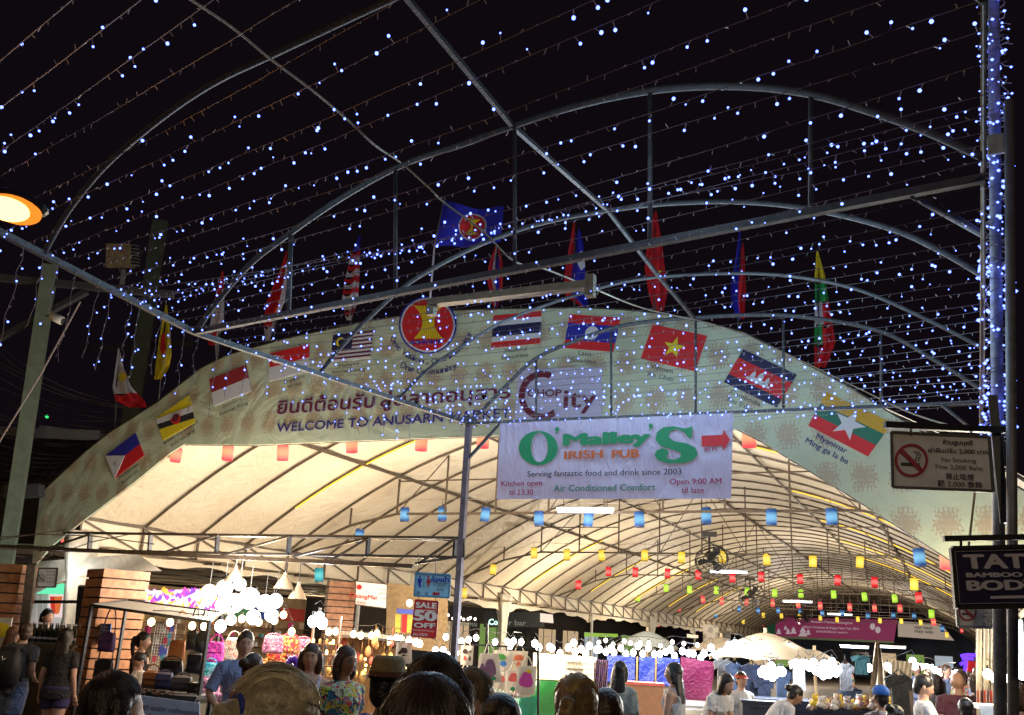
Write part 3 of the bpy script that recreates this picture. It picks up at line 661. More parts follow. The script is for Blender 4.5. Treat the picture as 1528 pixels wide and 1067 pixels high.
Spts = [(1198, 138), (1190, 208), (1172, 200), (1150, 172), (1105, 152), (1068, 168), (1060, 198), (1090, 222), (1165, 235), (1212, 258), (1226, 295), (1205, 328), (1150, 347), (1060, 349), (1000, 330), (980, 302), (992, 275), (1025, 262), (1055, 272), (1062, 292), (1048, 308), (1058, 324), (1095, 328), (1128, 312), (1130, 288), (1085, 270), (1015, 250), (986, 215), (993, 172), (1030, 144), (1085, 137), (1150, 150)]
poly_px('big_letter', [ZQ(*p) for p in Spts], pl, green_p, pub, .014, .002)
N_ = 30; out = [ZQ(318+112*math.cos(2*math.pi*i/N_), 262+98*math.sin(2*math.pi*i/N_)) for i in range(N_)]; inn = [ZQ(320+48*math.cos(2*math.pi*i/N_)+4, 258+84*math.sin(2*math.pi*i/N_)) for i in range(N_)]
mb = MB(); mb.add([pl.at(*p, lift=.014) for p in out+inn], [(i, i+N_, (i+1) % N_+N_, (i+1) % N_) for i in range(N_)]); mb.build('big_letter', green_p, pub)
for cx_, cy_ in ((424, 152), (958, 132)): poly_px('apostrophe', [ZQ(cx_+x, cy_+y) for x, y in ((-8, -10), (8, -10), (14, 2), (4, 22), (-12, 34), (-4, 16), (-12, 8))], pl, green_p, pub, .014)
for body, a, b, h, m, bo in (('Malley', ZQ(470, 248), ZQ(950, 228), 18, green_p, .06), ('IRISH', ZQ(470, 326), ZQ(685, 318), 12.5, orange_p, .04), ('PUB', ZQ(742, 320), ZQ(893, 314), 12.5, orange_p, .045),
    ('Serving fantastic food and drink since 2003', ZQ(258, 426), ZQ(1136, 413), 9, blk_p, .008), ('Kitchen open', ZQ(110, 480), ZQ(341, 475), 8, flatc('crimson_print', (.35, .02, .08)), .02), ('til 23:30', ZQ(155, 530), ZQ(291, 528), 8, flatc('crimson_print', 0), .02),
    ('Air Conditioned Comfort', ZQ(408, 510), ZQ(986, 503), 10, flatc('sea_green_print', (.03, .18, .10)), .02), ('Open 9:00 AM', ZQ(1070, 470), ZQ(1363, 467), 9, flatc('crimson_print', 0), .02), ('til late', ZQ(1135, 519), ZQ(1264, 518), 9, flatc('crimson_print', 0), .02), ('30 M', ZQ(1262, 283), ZQ(1336, 280), 6.5, flatc('crimson_print', 0), .03)):
    letter_px('lettering', body, a, b, h, pl, m, pub, bo, .014)
poly_px('arrow', [ZQ(*p) for p in ((1248, 192), (1370, 186), (1374, 156), (1411, 214), (1372, 278), (1368, 248), (1250, 254))], pl, red_p, pub, .014)
for u in (0.01, .25, .5, .75, .99):
    p = q(u, .005); tubep('tie_cord', [pl.at(*p), pl.at(p[0], p[1]-9, lift=-.1)], .006, wirem, pub, 5)

# ---------------------------------------------------------------- lattice beam in front of the tent
tr_ = thing('lattice_beam', 'horizontal brown lattice beam before the tent ending at the canopy post', 'lattice beam', (0, 0, 0))
YT = L0.y+.1
def TY(x, y, o=0): return aty(x, y, YT+o)
mb = MB()
for a, b, o in (((95, 795), (693, 803), 0), ((60, 820), (690, 832), 0), ((135, 795), (692, 806), .4)): mb.bar(TY(*a, o), TY(*b, o), .035)
mb.bar(TY(-60, 812, -.35), TY(617, 845, -.35), .05)
mb.build('chord', dsteel, tr_)
for x in (135, 225, 325, 432, 550, 680): mb = MB(); mb.bar(TY(x, 797+x*.008), TY(x-2, 822+x*.014), .07 if x in (135, 225, 325, 432, 550, 680) else .03, .03); mb.build('upright', steel, tr_)
mb = MB()
for a, b in (((230, 829), (325, 798)), ((330, 829), (432, 800)), ((440, 830), (550, 802)), ((490, 838), (550, 803)), ((625, 841), (680, 803)), ((692, 803), (692, 832)), ((60, 822), (135, 797)), ((620, 841), (690, 830))): mb.bar(TY(*a, -.1), TY(*b, -.1), .028)
mb.build('diagonal', dsteel, tr_)
# overhead cables left
mb = MB()
for pts in ([(-20, 803), (60, 797), (140, 800), (230, 812)], [(-20, 818), (70, 822), (200, 826)], [(-20, 808), (100, 790)], [(50, 838), (140, 808), (200, 796)]): mb.tube([TY(*p) for p in pts], .008, 4, False)
mb.build('cable', wirem, tr_)
# ---------------------------------------------------------------- cloth flags behind the arch
def cloth(c): return mat('cloth_%02d%02d%02d' % tuple(int(x*99) for x in c), c, .8, var=.2, scale=8, trans=.35)
CR_ = cloth((.70, .02, .03)); CW_ = cloth((.75, .72, .80)); CB_ = cloth((.03, .03, .55)); CY_ = cloth((.85, .68, .03)); CG_ = cloth((.03, .40, .10))
def limp_flag(label, outline, bands, pole, emblem=None, Y=12.35):
    """outline: left and right edge pixels top to bottom; bands: [(t0,t1,u0,u1,material)] on the folded cloth"""
    Pf = Plane((0, Y, 0), (0, -1, 0)); r_ = random.Random(len(label))
    f = thing('cloth_flag', label, 'flag', Pf.at(*pole[1]), 'cloth flags on poles behind the arch')
    tubep('flagpole', [Pf.at(*pole[1]), Pf.at(*pole[0])], .014, steel, f, 6)
    ys = [o[0] for o in outline]
    def edge(t, k):
        x = t*(len(outline)-1); i = min(int(x), len(outline)-2); fr = x-i
        return lerp(outline[i][0], outline[i+1][0], fr), lerp(outline[i][k], outline[i+1][k], fr)
    def pos(u, t):
        yl, xl = edge(t, 1); yr, xr = edge(t, 2); w = abs(xr-xl)
        return Pf.at(lerp(xl, xr, u), yl, lift=.05+min(.07, w*.004)*math.sin(u*9+t*4)+.03*math.sin(t*11+u*3))
    for t0, t1, u0, u1, m in bands:
        mb = MB(); mb.grid(lambda a, b: pos(lerp(u0, u1, a), lerp(t0, t1, b)+.03*(math.sin(a*6))*(0 < t0)*(1-b)), 14, 14); mb.build('cloth', m, f, smooth=True)
    if emblem:
        for nm, pts, m in emblem:
            mb = MB(); mb.prism([Pf.at(*p, lift=.135) for p in pts], Pf.n, .004); mb.build(nm, m, f)
    return f
limp_flag('limp white and red flag with a small sun, lowest at the far left', [(520, 176, 178), (550, 172, 185), (578, 168, 196), (598, 172, 216), (608, 192, 219)], [(0, .62, 0, 1, CW_), (.62, 1, 0, 1, CR_)], ((176, 510), (170, 690)),
          [('sun', star(lambda u, v: (183+u*8, 562+v*10), (0, 0), 1, 1, 8, .5), CY_)])
limp_flag('limp yellow flag with dull red crest hanging over the arch shoulder', [(455, 247, 249), (490, 240, 254), (530, 234, 256), (550, 232, 252), (566, 230, 240)], [(0, 1, 0, 1, CY_)], ((249, 445), (236, 610)), [('crest', [(241, 500), (246, 496), (247, 520), (243, 530), (239, 522)], CR_)])
limp_flag('limp red over white flag hanging behind the beam joint', [(404, 331, 333), (440, 322, 335), (480, 314, 334), (510, 310, 325), (536, 318, 324)], [(0, .28, 0, 1, CR_), (.28, .6, 0, 1, CW_), (.6, .8, 0, .7, CR_), (.6, 1, .7, 1, CW_)], ((333, 395), (324, 545)))
limp_flag('tall limp red and white flag left of the striped one', [(375, 427, 430), (410, 415, 429), (450, 398, 425), (480, 393, 412), (508, 396, 402)], [(0, .82, 0, .72, CR_), (.1, .82, .72, 1, CW_), (.82, 1, 0, 1, CW_)], ((430, 365), (404, 530)))
ms_ = [(0, .18, 0, 1, CB_)]+[(.18+i*.82/12, .18+(i+1)*.82/12, 0, 1, CR_ if i % 2 == 0 else CW_) for i in range(12)]
limp_flag('limp flag with many red and white stripes and blue top', [(352, 535, 538), (385, 523, 537), (420, 514, 536), (450, 510, 534), (478, 517, 524)], ms_, ((537, 343), (522, 495)))
limp_flag('limp red, white and blue striped flag right of the round emblem', [(366, 739, 744), (390, 731, 750), (415, 726, 750), (440, 732, 750), (458, 736, 742)], [(0, 1, 0, .3, CR_), (0, 1, .3, .5, CW_), (.2, 1, .5, .75, CB_), (0, 1, .75, 1, CR_)], ((742, 340), (738, 470)))
limp_flag('limp red and blue flag with part of a white disc', [(330, 856, 863), (370, 849, 872), (410, 842, 873), (440, 841, 876), (458, 868, 878)], [(0, 1, 0, .35, CR_), (.1, 1, .35, 1, CB_)], ((859, 310), (857, 462)), [('disc', [(863, 378), (868, 374), (872, 382), (873, 398), (867, 404), (862, 394)], CW_)])
limp_flag('tall limp red flag with a yellow star', [(315, 977, 980), (360, 966, 988), (400, 962, 992), (440, 968, 996), (464, 976, 990)], [(0, 1, 0, 1, CR_)], ((979, 305), (976, 475)), [('star', star(lambda u, v: (982+u*6, 406+v*7), (0, 0), 1, 1), CY_)])
limp_flag('limp dark blue and red flag right of the starred one', [(345, 1103, 1108), (390, 1097, 1112), (430, 1090, 1113), (455, 1092, 1112), (476, 1100, 1111)], [(0, 1, 0, .5, CB_), (.12, 1, .5, 1, CR_)], ((1106, 335), (1101, 500)))
limp_flag('tall limp yellow, green, white and red flag furthest right', [(375, 1218, 1221), (410, 1216, 1231), (460, 1216, 1238), (510, 1215, 1247), (548, 1215, 1232)], [(0, .3, 0, 1, CY_), (.3, .45, 0, 1, CG_), (.45, .62, 0, .5, CW_), (.45, .62, .5, 1, CR_), (.62, .78, 0, .4, CG_), (.62, .78, .4, 1, CR_), (.78, 1, 0, 1, CR_)], ((1220, 368), (1222, 580)))
# the blue flag flying in the middle
Pf = Plane((0, 11.6, 0), (0, -1, 0))
ff = thing('cloth_flag', 'dark blue flag with red disc and yellow sheaf flying open above the arch', 'flag', Pf.at(700, 335))
fp = plB.at(663, 298); 
def fpos(u, t):
    TLx, TLy = 662, 300; BLx, BLy = 650, 368
    xl, yl = lerp(TLx, BLx, t), lerp(TLy, BLy, t); xr, yr = lerp(752, 747, t), lerp(309, 362, t)
    return Pf.at(lerp(xl, xr, u), lerp(yl, yr, u)+5*math.sin(u*3.1)*(1 if t < .5 else .7)-2*math.sin(u*8), lift=.08*math.sin(u*7+t*2))
mb = MB(); mb.grid(fpos, 20, 12); mb.build('cloth', CB_, ff, smooth=True)
def fdisc(c, ru, rv, li, n=20): return [fpos(c[0]+ru*math.cos(2*math.pi*i/n), c[1]+rv*math.sin(2*math.pi*i/n))+Vector((0, -li, 0)) for i in range(n)]
for nm, ru, li, m in (('ring', .225, .012, CW_), ('disc', .20, .022, CR_)):
    mb = MB(); mb.grid(lambda u, v: fpos(.53+ru*v*math.cos(2*math.pi*u), .48+ru*1.55*v*math.sin(2*math.pi*u))+Vector((0, -li, 0)), 24, 5); mb.build(nm, m, ff)
mb = MB(); mb.grid(lambda u, v: fpos(.53+(u-.5)*(.24-.22*math.sin(v*math.pi)), .28+.42*v)+Vector((0, -.034, 0)), 4, 8); mb.build('sheaf', CY_, ff)
tubep('flagpole', [Pf.at(664, 294), Pf.at(648, 372), Pf.at(640, 470)], .016, mat('white_tube', (.4, .38, .45), .5), ff, 8)

# ---------------------------------------------------------------- hanging paper lanterns
def lantern_mat(name, c, core, e=.75, ce=3.0):
    m = bpy.data.materials.new(name); m.use_nodes = True; t = m.node_tree; N = t.nodes.new; L = t.links.new; b = t.nodes['Principled BSDF']
    b.inputs['Base Color'].default_value = tuple(x*.35 for x in c)+(1,); b.inputs['Roughness'].default_value = .8
    tc = N('ShaderNodeTexCoord'); mp = N('ShaderNodeMapping'); mp.inputs['Location'].default_value = (0.02, .08, .05); mp.inputs['Scale'].default_value = (7.5, 7.5, 6.5); L(tc.outputs['Object'], mp.inputs[0])
    g = N('ShaderNodeTexGradient'); g.gradient_type = 'SPHERICAL'; L(mp.outputs[0], g.inputs[0])  # bulb's bright spot painted into the emission; no bulb inside the paper
    r = N('ShaderNodeValToRGB'); r.color_ramp.elements[0].color = tuple(x*e for x in c)+(1,); r.color_ramp.elements[1].position = .8; r.color_ramp.elements[1].color = tuple(x*ce for x in core)+(1,)
    L(g.outputs['Fac'], r.inputs[0]); L(r.outputs[0], b.inputs['Emission Color']); b.inputs['Emission Strength'].default_value = 1
    m.cycles.emission_sampling = 'NONE'; return m
LM = {'pink': lantern_mat('pink_paper', (1.0, .10, .12), (1.2, .60, .22), .85, 1.5), 'blue': lantern_mat('blue_paper', (.006, .085, .32), (.35, .8, 1), .6, 1.5), 'teal': lantern_mat('teal_paper', (.01, .28, .34), (.3, .9, .9), .75, 1.2),
      'yellow': lantern_mat('yellow_paper', (.95, .62, .04), (1, .9, .3), .85, 1.2), 'red': lantern_mat('red_paper', (.80, .01, .02), (1, .5, .4), .85, 1.5), 'green': lantern_mat('green_paper', (.38, .72, .04), (.8, 1, .2), .9, 1.2)}
def make_lantern(color, loc, label, grp, w=.10, h=.30, cord=.25):
    """centre at loc"""
    o = thing('paper_lantern', label, 'lantern', loc, grp)
    me_k = (color, w, h)
    if me_k not in LMESH:
        mb = MB(); mb.lathe((0, 0, 0), [(w*.93, -h/2), (w, -h/2+.02), (w*1.0, h/2-.03), (w*.92, h/2)], 14)
        me = bpy.data.meshes.new('paper_shade'); me.from_pydata(mb.v, [], mb.f); me.polygons.foreach_set('use_smooth', [True]*len(me.polygons)); me.materials.append(LM[color])
        mb = MB(); mb.lathe((0, 0, h/2), [(w*.95, 0), (w*.95, .015)], 14); mb.lathe((0, 0, -h/2), [(w*.97, -.012), (w*.97, .004)], 14); mb.tube([(-w*.9, 0, h/2), (0, 0, h/2+.06), (w*.9, 0, h/2)], .004, 3); mb.tube([(0, 0, h/2+.05), (0, 0, h/2+cord)], .005, 3)
        me2 = bpy.data.meshes.new('wire_hoop'); me2.from_pydata(mb.v, [], mb.f); me2.materials.append(dsteel if color != 'pink' else LM['pink'])
        LMESH[me_k] = (me, me2)
    for nm, me in zip(('paper_shade', 'wire_hoop'), LMESH[me_k]):
        c = bpy.data.objects.new(nm, me); COL.objects.link(c); c.parent = o
    return o
LMESH = {}
rows = [('pink', 12.45, [(101, 800), (263, 678), (340, 675), (422, 675), (525, 663), (629, 660), (721, 655), (1118, 652), (1285, 700), (1415, 832)]),
 ('blue', ROWY[0], [(476, 858), (536, 800), (604, 768), (660, 767), (724, 768), (804, 774), (878, 775), (954, 775), (1054, 770), (1151, 772), (1241, 771), (1372, 832)]),
 ('yellow', ROWY[1], [(692, 885), (736, 850), (797, 825), (846, 828), (898, 829), (962, 829), (1017, 832), (1078, 831), (1144, 835), (1213, 838), (1283, 839), (1364, 872)]),
 ('red', ROWY[2], [(821, 905), (863, 873), (908, 853), (948, 854), (996, 856), (1042, 858), (1093, 862), (1136, 861), (1194, 864), (1250, 866), (1305, 869), (1371, 892)]),
 ('green', ROWY[3], [(920, 916), (952, 892), (994, 878), (1029, 880), (1069, 881), (1115, 882.5), (1156, 885), (1195, 886), (1244, 887), (1290, 890.6), (1335, 893), (1390, 916)]),
 ('pink', ROWY[4], [(982, 930), (1013, 907), (1049, 895), (1077, 897), (1114, 898), (1153, 900), (1191, 902), (1224, 904), (1268, 906), (1305, 907), (1343, 908), (1393, 928)]),
 ('blue', ROWY[5], [(1039, 938), (1068, 918), (1103, 909), (1131, 911), (1161, 911), (1194, 912), (1227, 915), (1257, 915), (1295, 919), (1333, 918), (1364, 919), (1406, 938)]),
 ('yellow', ROWY[6], [(1087, 942), (1109, 927), (1139, 918), (1166, 919), (1193, 920), (1224, 922), (1249, 925), (1280, 924), (1313, 926), (1345, 927), (1374, 929), (1413, 947.5)]),
 ('red', ROWY[7], [(1117, 945), (1137, 931), (1435, 941)])]
far_ = {0: 'hung just behind the fabric arch', 1: 'in the nearest blue row', 2: 'in the nearest yellow row', 3: 'in the nearest red row', 4: 'in the green row', 5: 'in the pink row deep in the tent', 6: 'in the far blue row', 7: 'in the far yellow row', 8: 'in the farthest red row'}
for ri, (c, Y, L_) in enumerate(rows):
    for i, (x, y) in enumerate(L_):
        p = aty(x, y, Y+(rs.uniform(-.1, .1) if ri else 0)); cc = 'teal' if (ri == 1 and i in (0,)) else c
        k = (.095, .25) if ri == 0 else ((.10, .30) if ri < 3 else (.11, .34))
        o = make_lantern(cc, p, '%s paper lantern, %s from the left %s' % (cc, ordn(i), far_[ri]), 'paper lanterns row %s' % ['one', 'two', 'three', 'four', 'five', 'six', 'seven', 'eight', 'nine'][ri], k[0], k[1], .2 if ri else .28)
        o.rotation_euler = (rs.uniform(-.09, .09), rs.uniform(-.09, .09), YAW+rs.uniform(-.5, .5))
    # the cord the row hangs on
    mb = MB(); mb.tube([aty(x, y, Y)+Vector((0, 0, .33)) for x, y in L_], .006, 3)
    mb.build('tie_cord', wirem, tent)
# ---------------------------------------------------------------- fluorescent battens
tube_w = glow('fluorescent_glass', (.80, .86, 1.0), 9)
for i, (x, y, Y, ln) in enumerate(((873, 763, 17.6, .56), (1087, 854, 32, .6), (1190, 898, 47, .65), (1253, 917, 62, .7), (1330, 966, 40, .5), (1275, 966, 40, .5))):
    c = aty(x, y, Y); U = Matrix.Rotation(YAW*.2, 3, 'Z') @ Vector((1, 0, 0))
    f = thing('tube_light', 'glowing fluorescent tube light, %s' % ('nearest, right under the pub banner', 'second, below the first ceiling fan', 'third, deep in the tent middle', 'fourth, in front of the purple banner', 'small one low beyond the purple banner', 'faint low one under the purple banner')[i], 'tube light', c, 'fluorescent lights along the tent')
    mb = MB(); mb.box(c+Vector((0, 0, .05)), (ln*2.1, .09, .05), U=U, V=Vector((0, 0, 1)).cross(U)); mb.build('batten', white, f)
    mb = MB(); mb.tube([c-U*ln, c+U*ln], .028, 8); mb.build('tube', tube_w, f)
    if i < 4:
        mb = MB()
        for s in (-1, 1): mb.tube([c+U*ln*.8*s+Vector((0, 0, .05)), c+U*ln*.8*s+Vector((0, 0, .5))], .008, 4)
        mb.build('hanger', dsteel, f)
        lamp('tube_glow', c-Vector((0, 0, .15)), (.85, .9, 1), 90, .3)
# ---------------------------------------------------------------- ceiling fans in cages
cage_m = mat('dark_grey_plastic', (.03, .028, .028), .4)
for i, (x, y, Y, r_, tl) in enumerate(((1062, 836, 26, .46, 'nearest black caged fan hanging by the second tube light'), (1122, 890, 40, .55, 'second black caged fan hanging among the green lanterns'), (1199, 920, 56, .5, 'farthest black caged fan before the purple banner'))):
    c = aty(x, y, Y); f = thing('wall_fan', tl, 'fan', c, 'caged fans hanging in the tent')
    ax = (Matrix.Rotation(YAW+.5, 3, 'Z') @ Vector((-.35, -.75, -.55))).normalized(); A = ax.cross(Vector((0, 0, 1))).normalized(); B = ax.cross(A)
    mb = MB()
    for q_, z_ in ((1, 0), (.93, .09), (.93, -.09), (.6, .13), (.35, .14)): mb.tube([c+ax*z_*r_*1.3+(A*math.cos(t)+B*math.sin(t))*r_*q_ for t in [2*math.pi*j/24 for j in range(25)]], .012, 4)
    for j in range(20):
        t = 2*math.pi*j/20; d = A*math.cos(t)+B*math.sin(t); mb.tube([c+ax*.19*r_+d*.06, c+ax*.16*r_+d*r_*.6, c+d*r_, c-ax*.12*r_+d*r_*.6], .006, 3)
    mb.build('cage', cage_m, f)
    mb = MB(); mb.tube([c+ax*.07, c-ax*.30], [.06, .13], 10); mb.build('motor', cage_m, f, smooth=True)
    for j in range(3):
        t = 2*math.pi*j/3+.4; d = A*math.cos(t)+B*math.sin(t); e = d.cross(ax)
        mb = MB(); mb.prism([c+d*.06-e*.04, c+d*.06+e*.04, c+d*r_*.6+e*.16+ax*.03, c+d*r_*.85+e*.12+ax*.03, c+d*r_*.8-e*.06-ax*.02], ax, .006); mb.build('blade', cage_m, f)
    mb = MB(); mb.tube([c-ax*.25, c-ax*.25+Vector((0, 0, .55))], .03, 6); mb.box(c-ax*.25+Vector((0, 0, .58)), (.4, .14, .14)); mb.build('bracket', cage_m, f)

# ---------------------------------------------------------------- left: street lamp, utility poles, wires
sl = pt(22, 312, 4.6); lampo = thing('street_lamp', 'glaring orange street lamp head at the left edge', 'street lamp', (sl.x-.55, sl.y, 0))
sodium = glow('sodium_glass', (1, .34, .06), 6); Ux = (CR*.97-Vector((0, 0, .28))).normalized(); Uz = Vector((0, 0, 1)); Uy = Ux.cross(Uz).normalized()
Ml = Matrix((Ux, Uy, Uy.cross(Ux)*-1)).transposed()
mb = MB(); mb.ball(sl, (.135, .09, .07), 24, 14, Ml); mb.build('lens', glow('sodium_halo', (1, .26, .025), 1.3), lampo, smooth=True)  # lamp's orange halo put into shape and colour as an outer ellipsoid
mb = MB(); mb.ball(sl-CF*.07-Vector((0, 0, .012)), (.118, .05, .058), 20, 12, Ml); mb.build('lamp_core', glow('sodium_core', (1, .52, .13), 5.5), lampo, smooth=True)
mb = MB(); mb.ball(sl+Vector((-.03, .02, .05)), (.17, .10, .055), 20, 10, Ml); mb.tube([sl+Vector((-.1, 0, .1)), (sl.x-.55, sl.y, sl.z+.2), (sl.x-.55, sl.y, 0)], .035, 8); mb.build('housing', mat('black_paint'), lampo)
lamp('street_lamp_glow', sl+Vector((.02, -.1, -.16)), (1, .42, .12), 26, .1)
polem = mat('pale_concrete', (.085, .11, .08), .8, var=.2, scale=6)
def upole(label, base_px, top_px, d, w_, arms=()):
    p = pt(*top_px, d); b_ = pt(*base_px, d)
    f = thing('utility_pole', label, 'utility pole', (b_.x, b_.y, 0))
    mb = MB(); mb.bar((b_.x, b_.y, 0), (p.x, p.y, p.z), w_, w_*.8); mb.build('pole_shaft', polem, f)
    for nm, a, b, r_ in arms: mb = MB(); mb.bar(pt(*a, d), pt(*b, d), r_); mb.build(nm, steel, f)
    return f
up = upole('square pale concrete utility pole leaning at the left edge', (18, 850), (76, 395), 17, .24, [('crossarm', (-20, 413), (260, 440), .12), ('crossarm', (0, 505), (130, 435), .10), ('crossarm', (-20, 643), (150, 650), .16), ('crossarm', (60, 640), (205, 660), .12), ('bracket', (10, 735), (62, 732), .22)])
upole('dim dark utility pole rising behind the arch shoulder', (196, 660), (240, 330), 22, .34, [('crossarm', (120, 520), (290, 512), .10)])
# floodlight on the pole
c = pt(180, 382, 16); fl = thing('floodlight', 'unlit boxy floodlight with ribbed heat sink high on the pole arm', 'floodlight', c)
mb = MB(); mb.box(c, (.42, .2, .40), U=CR, V=CF, W=CU); mb.build('body', dsteel, fl)
for j in range(7): mb = MB(); mb.box(c+CR*.25+CU*(-.16+j*.055), (.10, .18, .02), U=CR, V=CF, W=CU); mb.build('cooling_fin', steel, fl)
mb = MB(); mb.tube([pt(187, 400, 16)+CR*.1*math.cos(t)+CU*.1*math.sin(t) for t in [2*math.pi*j/14 for j in range(15)]], .02, 5); mb.bar(pt(185, 402, 16), pt(182, 425, 16), .07); mb.build('bracket', steel, fl)
c = pt(88, 473, 14); cv = thing('security_camera', 'small white bullet camera on the leaning pole', 'security camera', c)
mb = MB(); mb.tube([c-CR*.12-CU*-.02, c+CR*.05-CU*.06], .065, 10); mb.build('camera_body', mat('camera_white', (.45, .42, .38), .5), cv, smooth=True); mb = MB(); mb.tube([c+CR*.05-CU*.06, c+CR*.06-CU*.065], .045, 10); mb.bar(c-CR*.1, c-CR*.2-CU*-.02, .03); mb.build('lens', black, cv)
wires = thing('power_lines', 'loose bundle of black overhead power lines fanning left of the arch', 'power lines', pt(60, 600, 17))
mb = MB(); r_ = random.Random(4)
for i in range(26):
    y0 = 495+i*13+r_.uniform(-6, 6); x1 = 150+r_.uniform(0, 120); y1 = 600+i*5.2+r_.uniform(-8, 8)
    P = [pt(lerp(-30, x1, t/8), lerp(y0, y1, t/8)+18*math.sin(t/8*math.pi), 17.5+i*.05) for t in range(9)]; mb.tube(P, .009, 3, False)
mb.build('wire', mat('power_cable', (.06, .05, .045), .6), wires, kind='stuff')
P = [pt(120, 450, 13), pt(60, 560, 13), pt(-20, 690, 13)]; mb = MB(); mb.tube(P, .012, 4); tag(mb.build('stay_wire', wirem), 'taut stay wire slanting down from the beam to the left edge', 'wire')
# roofs beyond
rf = pt(100, 660, 24); rb = thing('side_building', 'dark shop building with a corrugated roof behind the left shoulder of the arch', 'building', (rf.x, rf.y, 0))
roofm = mat('corrugated_sheet', (.16, .13, .12), .6, .4, var=.3)
def rp(x, y, d): return pt(x, y, d)
mb = MB()
def roof(u, v):
    p = rp(lerp(-120, 165, u), lerp(652, 655, u), 27).lerp(rp(lerp(-120, 95, u), lerp(738, 702, u), 22), v); return p+Vector((0, 0, .05*math.sin(u*90)))
mb.grid(roof, 120, 2); mb.build('roof', roofm, rb, smooth=True)
a, b = rp(95, 702, 22), rp(-120, 738, 22)
mb = MB(); mb.grid(lambda u, v: (lerp(a.x, b.x, u), lerp(a.y, b.y, u)+.3, lerp(a.z-.1, 0, v)), 2, 2); mb.build('wall', mat('dark_render_wall', (.07, .055, .05), .8), rb)
g = pt(70, 622, 20); mb = MB(); mb.octa(g, .05); tag(mb.build('green_lamp', glow('green_led', (.05, 1, .25), 1.2, False)), 'tiny green lamp glowing beside the utility pole', 'lamp')

# added point lights for the LED net, then assumed lamps for the street
for i, (x, y, z, p_) in enumerate(((-4.6, 9.0, 5.0, 62), (-3.0, 9.0, 5.0, 72), (-1.4, 9.0, 5.0, 62), (-5.2, 7.4, 5.0, 46), (-2.8, 7.2, 5.0, 46), (-.8, 7.2, 4.9, 40), (-4.8, 5.2, 4.9, 22), (-1.6, 5.0, 4.9, 22), (0.1, 8.6, 4.9, 22))):
    lamp('led_net_light', (x, y, z), (.50, .76, 1), p_*1.0, .6)
# assumed street lamp added behind the viewpoint to light sign faces and nearest heads
l2 = Vector((3.0, -4.5, 5.6)); assumed_rear_lamp = thing('street_lamp', 'pale street lamp on a post behind the viewpoint', 'street lamp', (l2.x+.6, l2.y, 0))
mb = MB(); mb.box(l2, (.5, .24, .06)); mb.build('lens', glow('assumed_lamp_glass', (1, .80, .52), 12), assumed_rear_lamp)
mb = MB(); mb.box(l2+Vector((0, 0, .08)), (.56, .3, .09)); mb.tube([l2+Vector((.2, 0, .1)), (l2.x+.6, l2.y, l2.z+.1), (l2.x+.6, l2.y, 0)], .05, 8); mb.build('housing', dsteel, assumed_rear_lamp)
lamp('street_lamp_light', l2-Vector((0, 0, .15)), (1, .76, .46), 560, .2)
l3 = Vector((-13.5, 3.0, 5.6)); assumed_left_lamp = thing('street_lamp', 'street lamp on a post beyond the left side of the view', 'street lamp', (l3.x-.6, l3.y, 0))  # another unseen lamp, assumed and added to light the arch from the left
mb = MB(); mb.box(l3, (.5, .24, .06)); mb.build('lens', MATS['assumed_lamp_glass'], assumed_left_lamp)
mb = MB(); mb.box(l3+Vector((0, 0, .08)), (.56, .3, .09)); mb.tube([l3+Vector((-.2, 0, .1)), (l3.x-.6, l3.y, l3.z+.1), (l3.x-.6, l3.y, 0)], .05, 8); mb.build('housing', dsteel, assumed_left_lamp)
lamp('street_lamp_light', l3-Vector((0, 0, .15)), (1, .72, .36), 260, .2)
# ================================================================ stalls, shops and goods
def camU(turn=0):
    Z = Matrix.Rotation(YAW+R(turn), 3, 'Z'); return Z @ Vector((1, 0, 0)), Z @ Vector((0, 1, 0))
def wood_pillar(label, px, ytop, d, w_, turn, w2=None):
    c = pt(px, ytop, d); U, V = camU(turn); w2 = w2 or w_
    f = thing('slatted_pillar', label, 'pillar', (c.x, c.y, 0), 'wood slatted pillars')
    mb = MB(); mb.box((c.x, c.y, c.z/2-.01), (w_-.06, w2-.06, c.z-.02), U, V); mb.build('core', mat('pillar_core', (.03, .02, .015), .9), f)
    n = int(c.z/.145); r_ = random.Random(px)
    for i in range(n):
        z = c.z-.07-i*.145
        if z < .06: break
        mb = MB(); mb.box((c.x, c.y, z), (w_+r_.uniform(-.008, .012), w2+r_.uniform(-.008, .012), .122), U, V); mb.build('slat', woodm, f)
    return f
wood_pillar('broad orange wood slatted pillar at the left frame edge', 8, 842, 14.5, .78, 8)
wood_pillar('wood slatted pillar with a blue poster behind the leather stall', 178, 851, 14.6, .70, 42)
wood_pillar('slim wood slatted pillar beside the white sign with red lettering', 510, 868, 22, .62, 18, .5)
# glass-fronted juice shop between the first two pillars
shop = thing('juice_shop', 'small white juice shop with fruit posters and a green lit canopy', 'shop', pt(90, 1000, 17))
def wallpx(name, q4, d, m, parent, t=.05, turn=0, li=0, **kw):
    pl = facing(q4[0][0], q4[0][1], d, turn); return poly_px(name, q4, pl, m, parent, li, t, **kw)
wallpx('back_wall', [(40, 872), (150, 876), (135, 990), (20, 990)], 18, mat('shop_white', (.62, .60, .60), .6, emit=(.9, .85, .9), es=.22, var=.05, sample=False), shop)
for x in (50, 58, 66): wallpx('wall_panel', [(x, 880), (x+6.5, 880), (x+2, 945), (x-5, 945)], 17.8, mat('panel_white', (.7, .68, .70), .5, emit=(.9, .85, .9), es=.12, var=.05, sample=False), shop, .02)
wallpx('poster', [(74, 885), (101, 887), (97, 922), (70, 920)], 17.6, glow('lit_poster_white', (.95, .75, .72), .9, False), shop, .02)
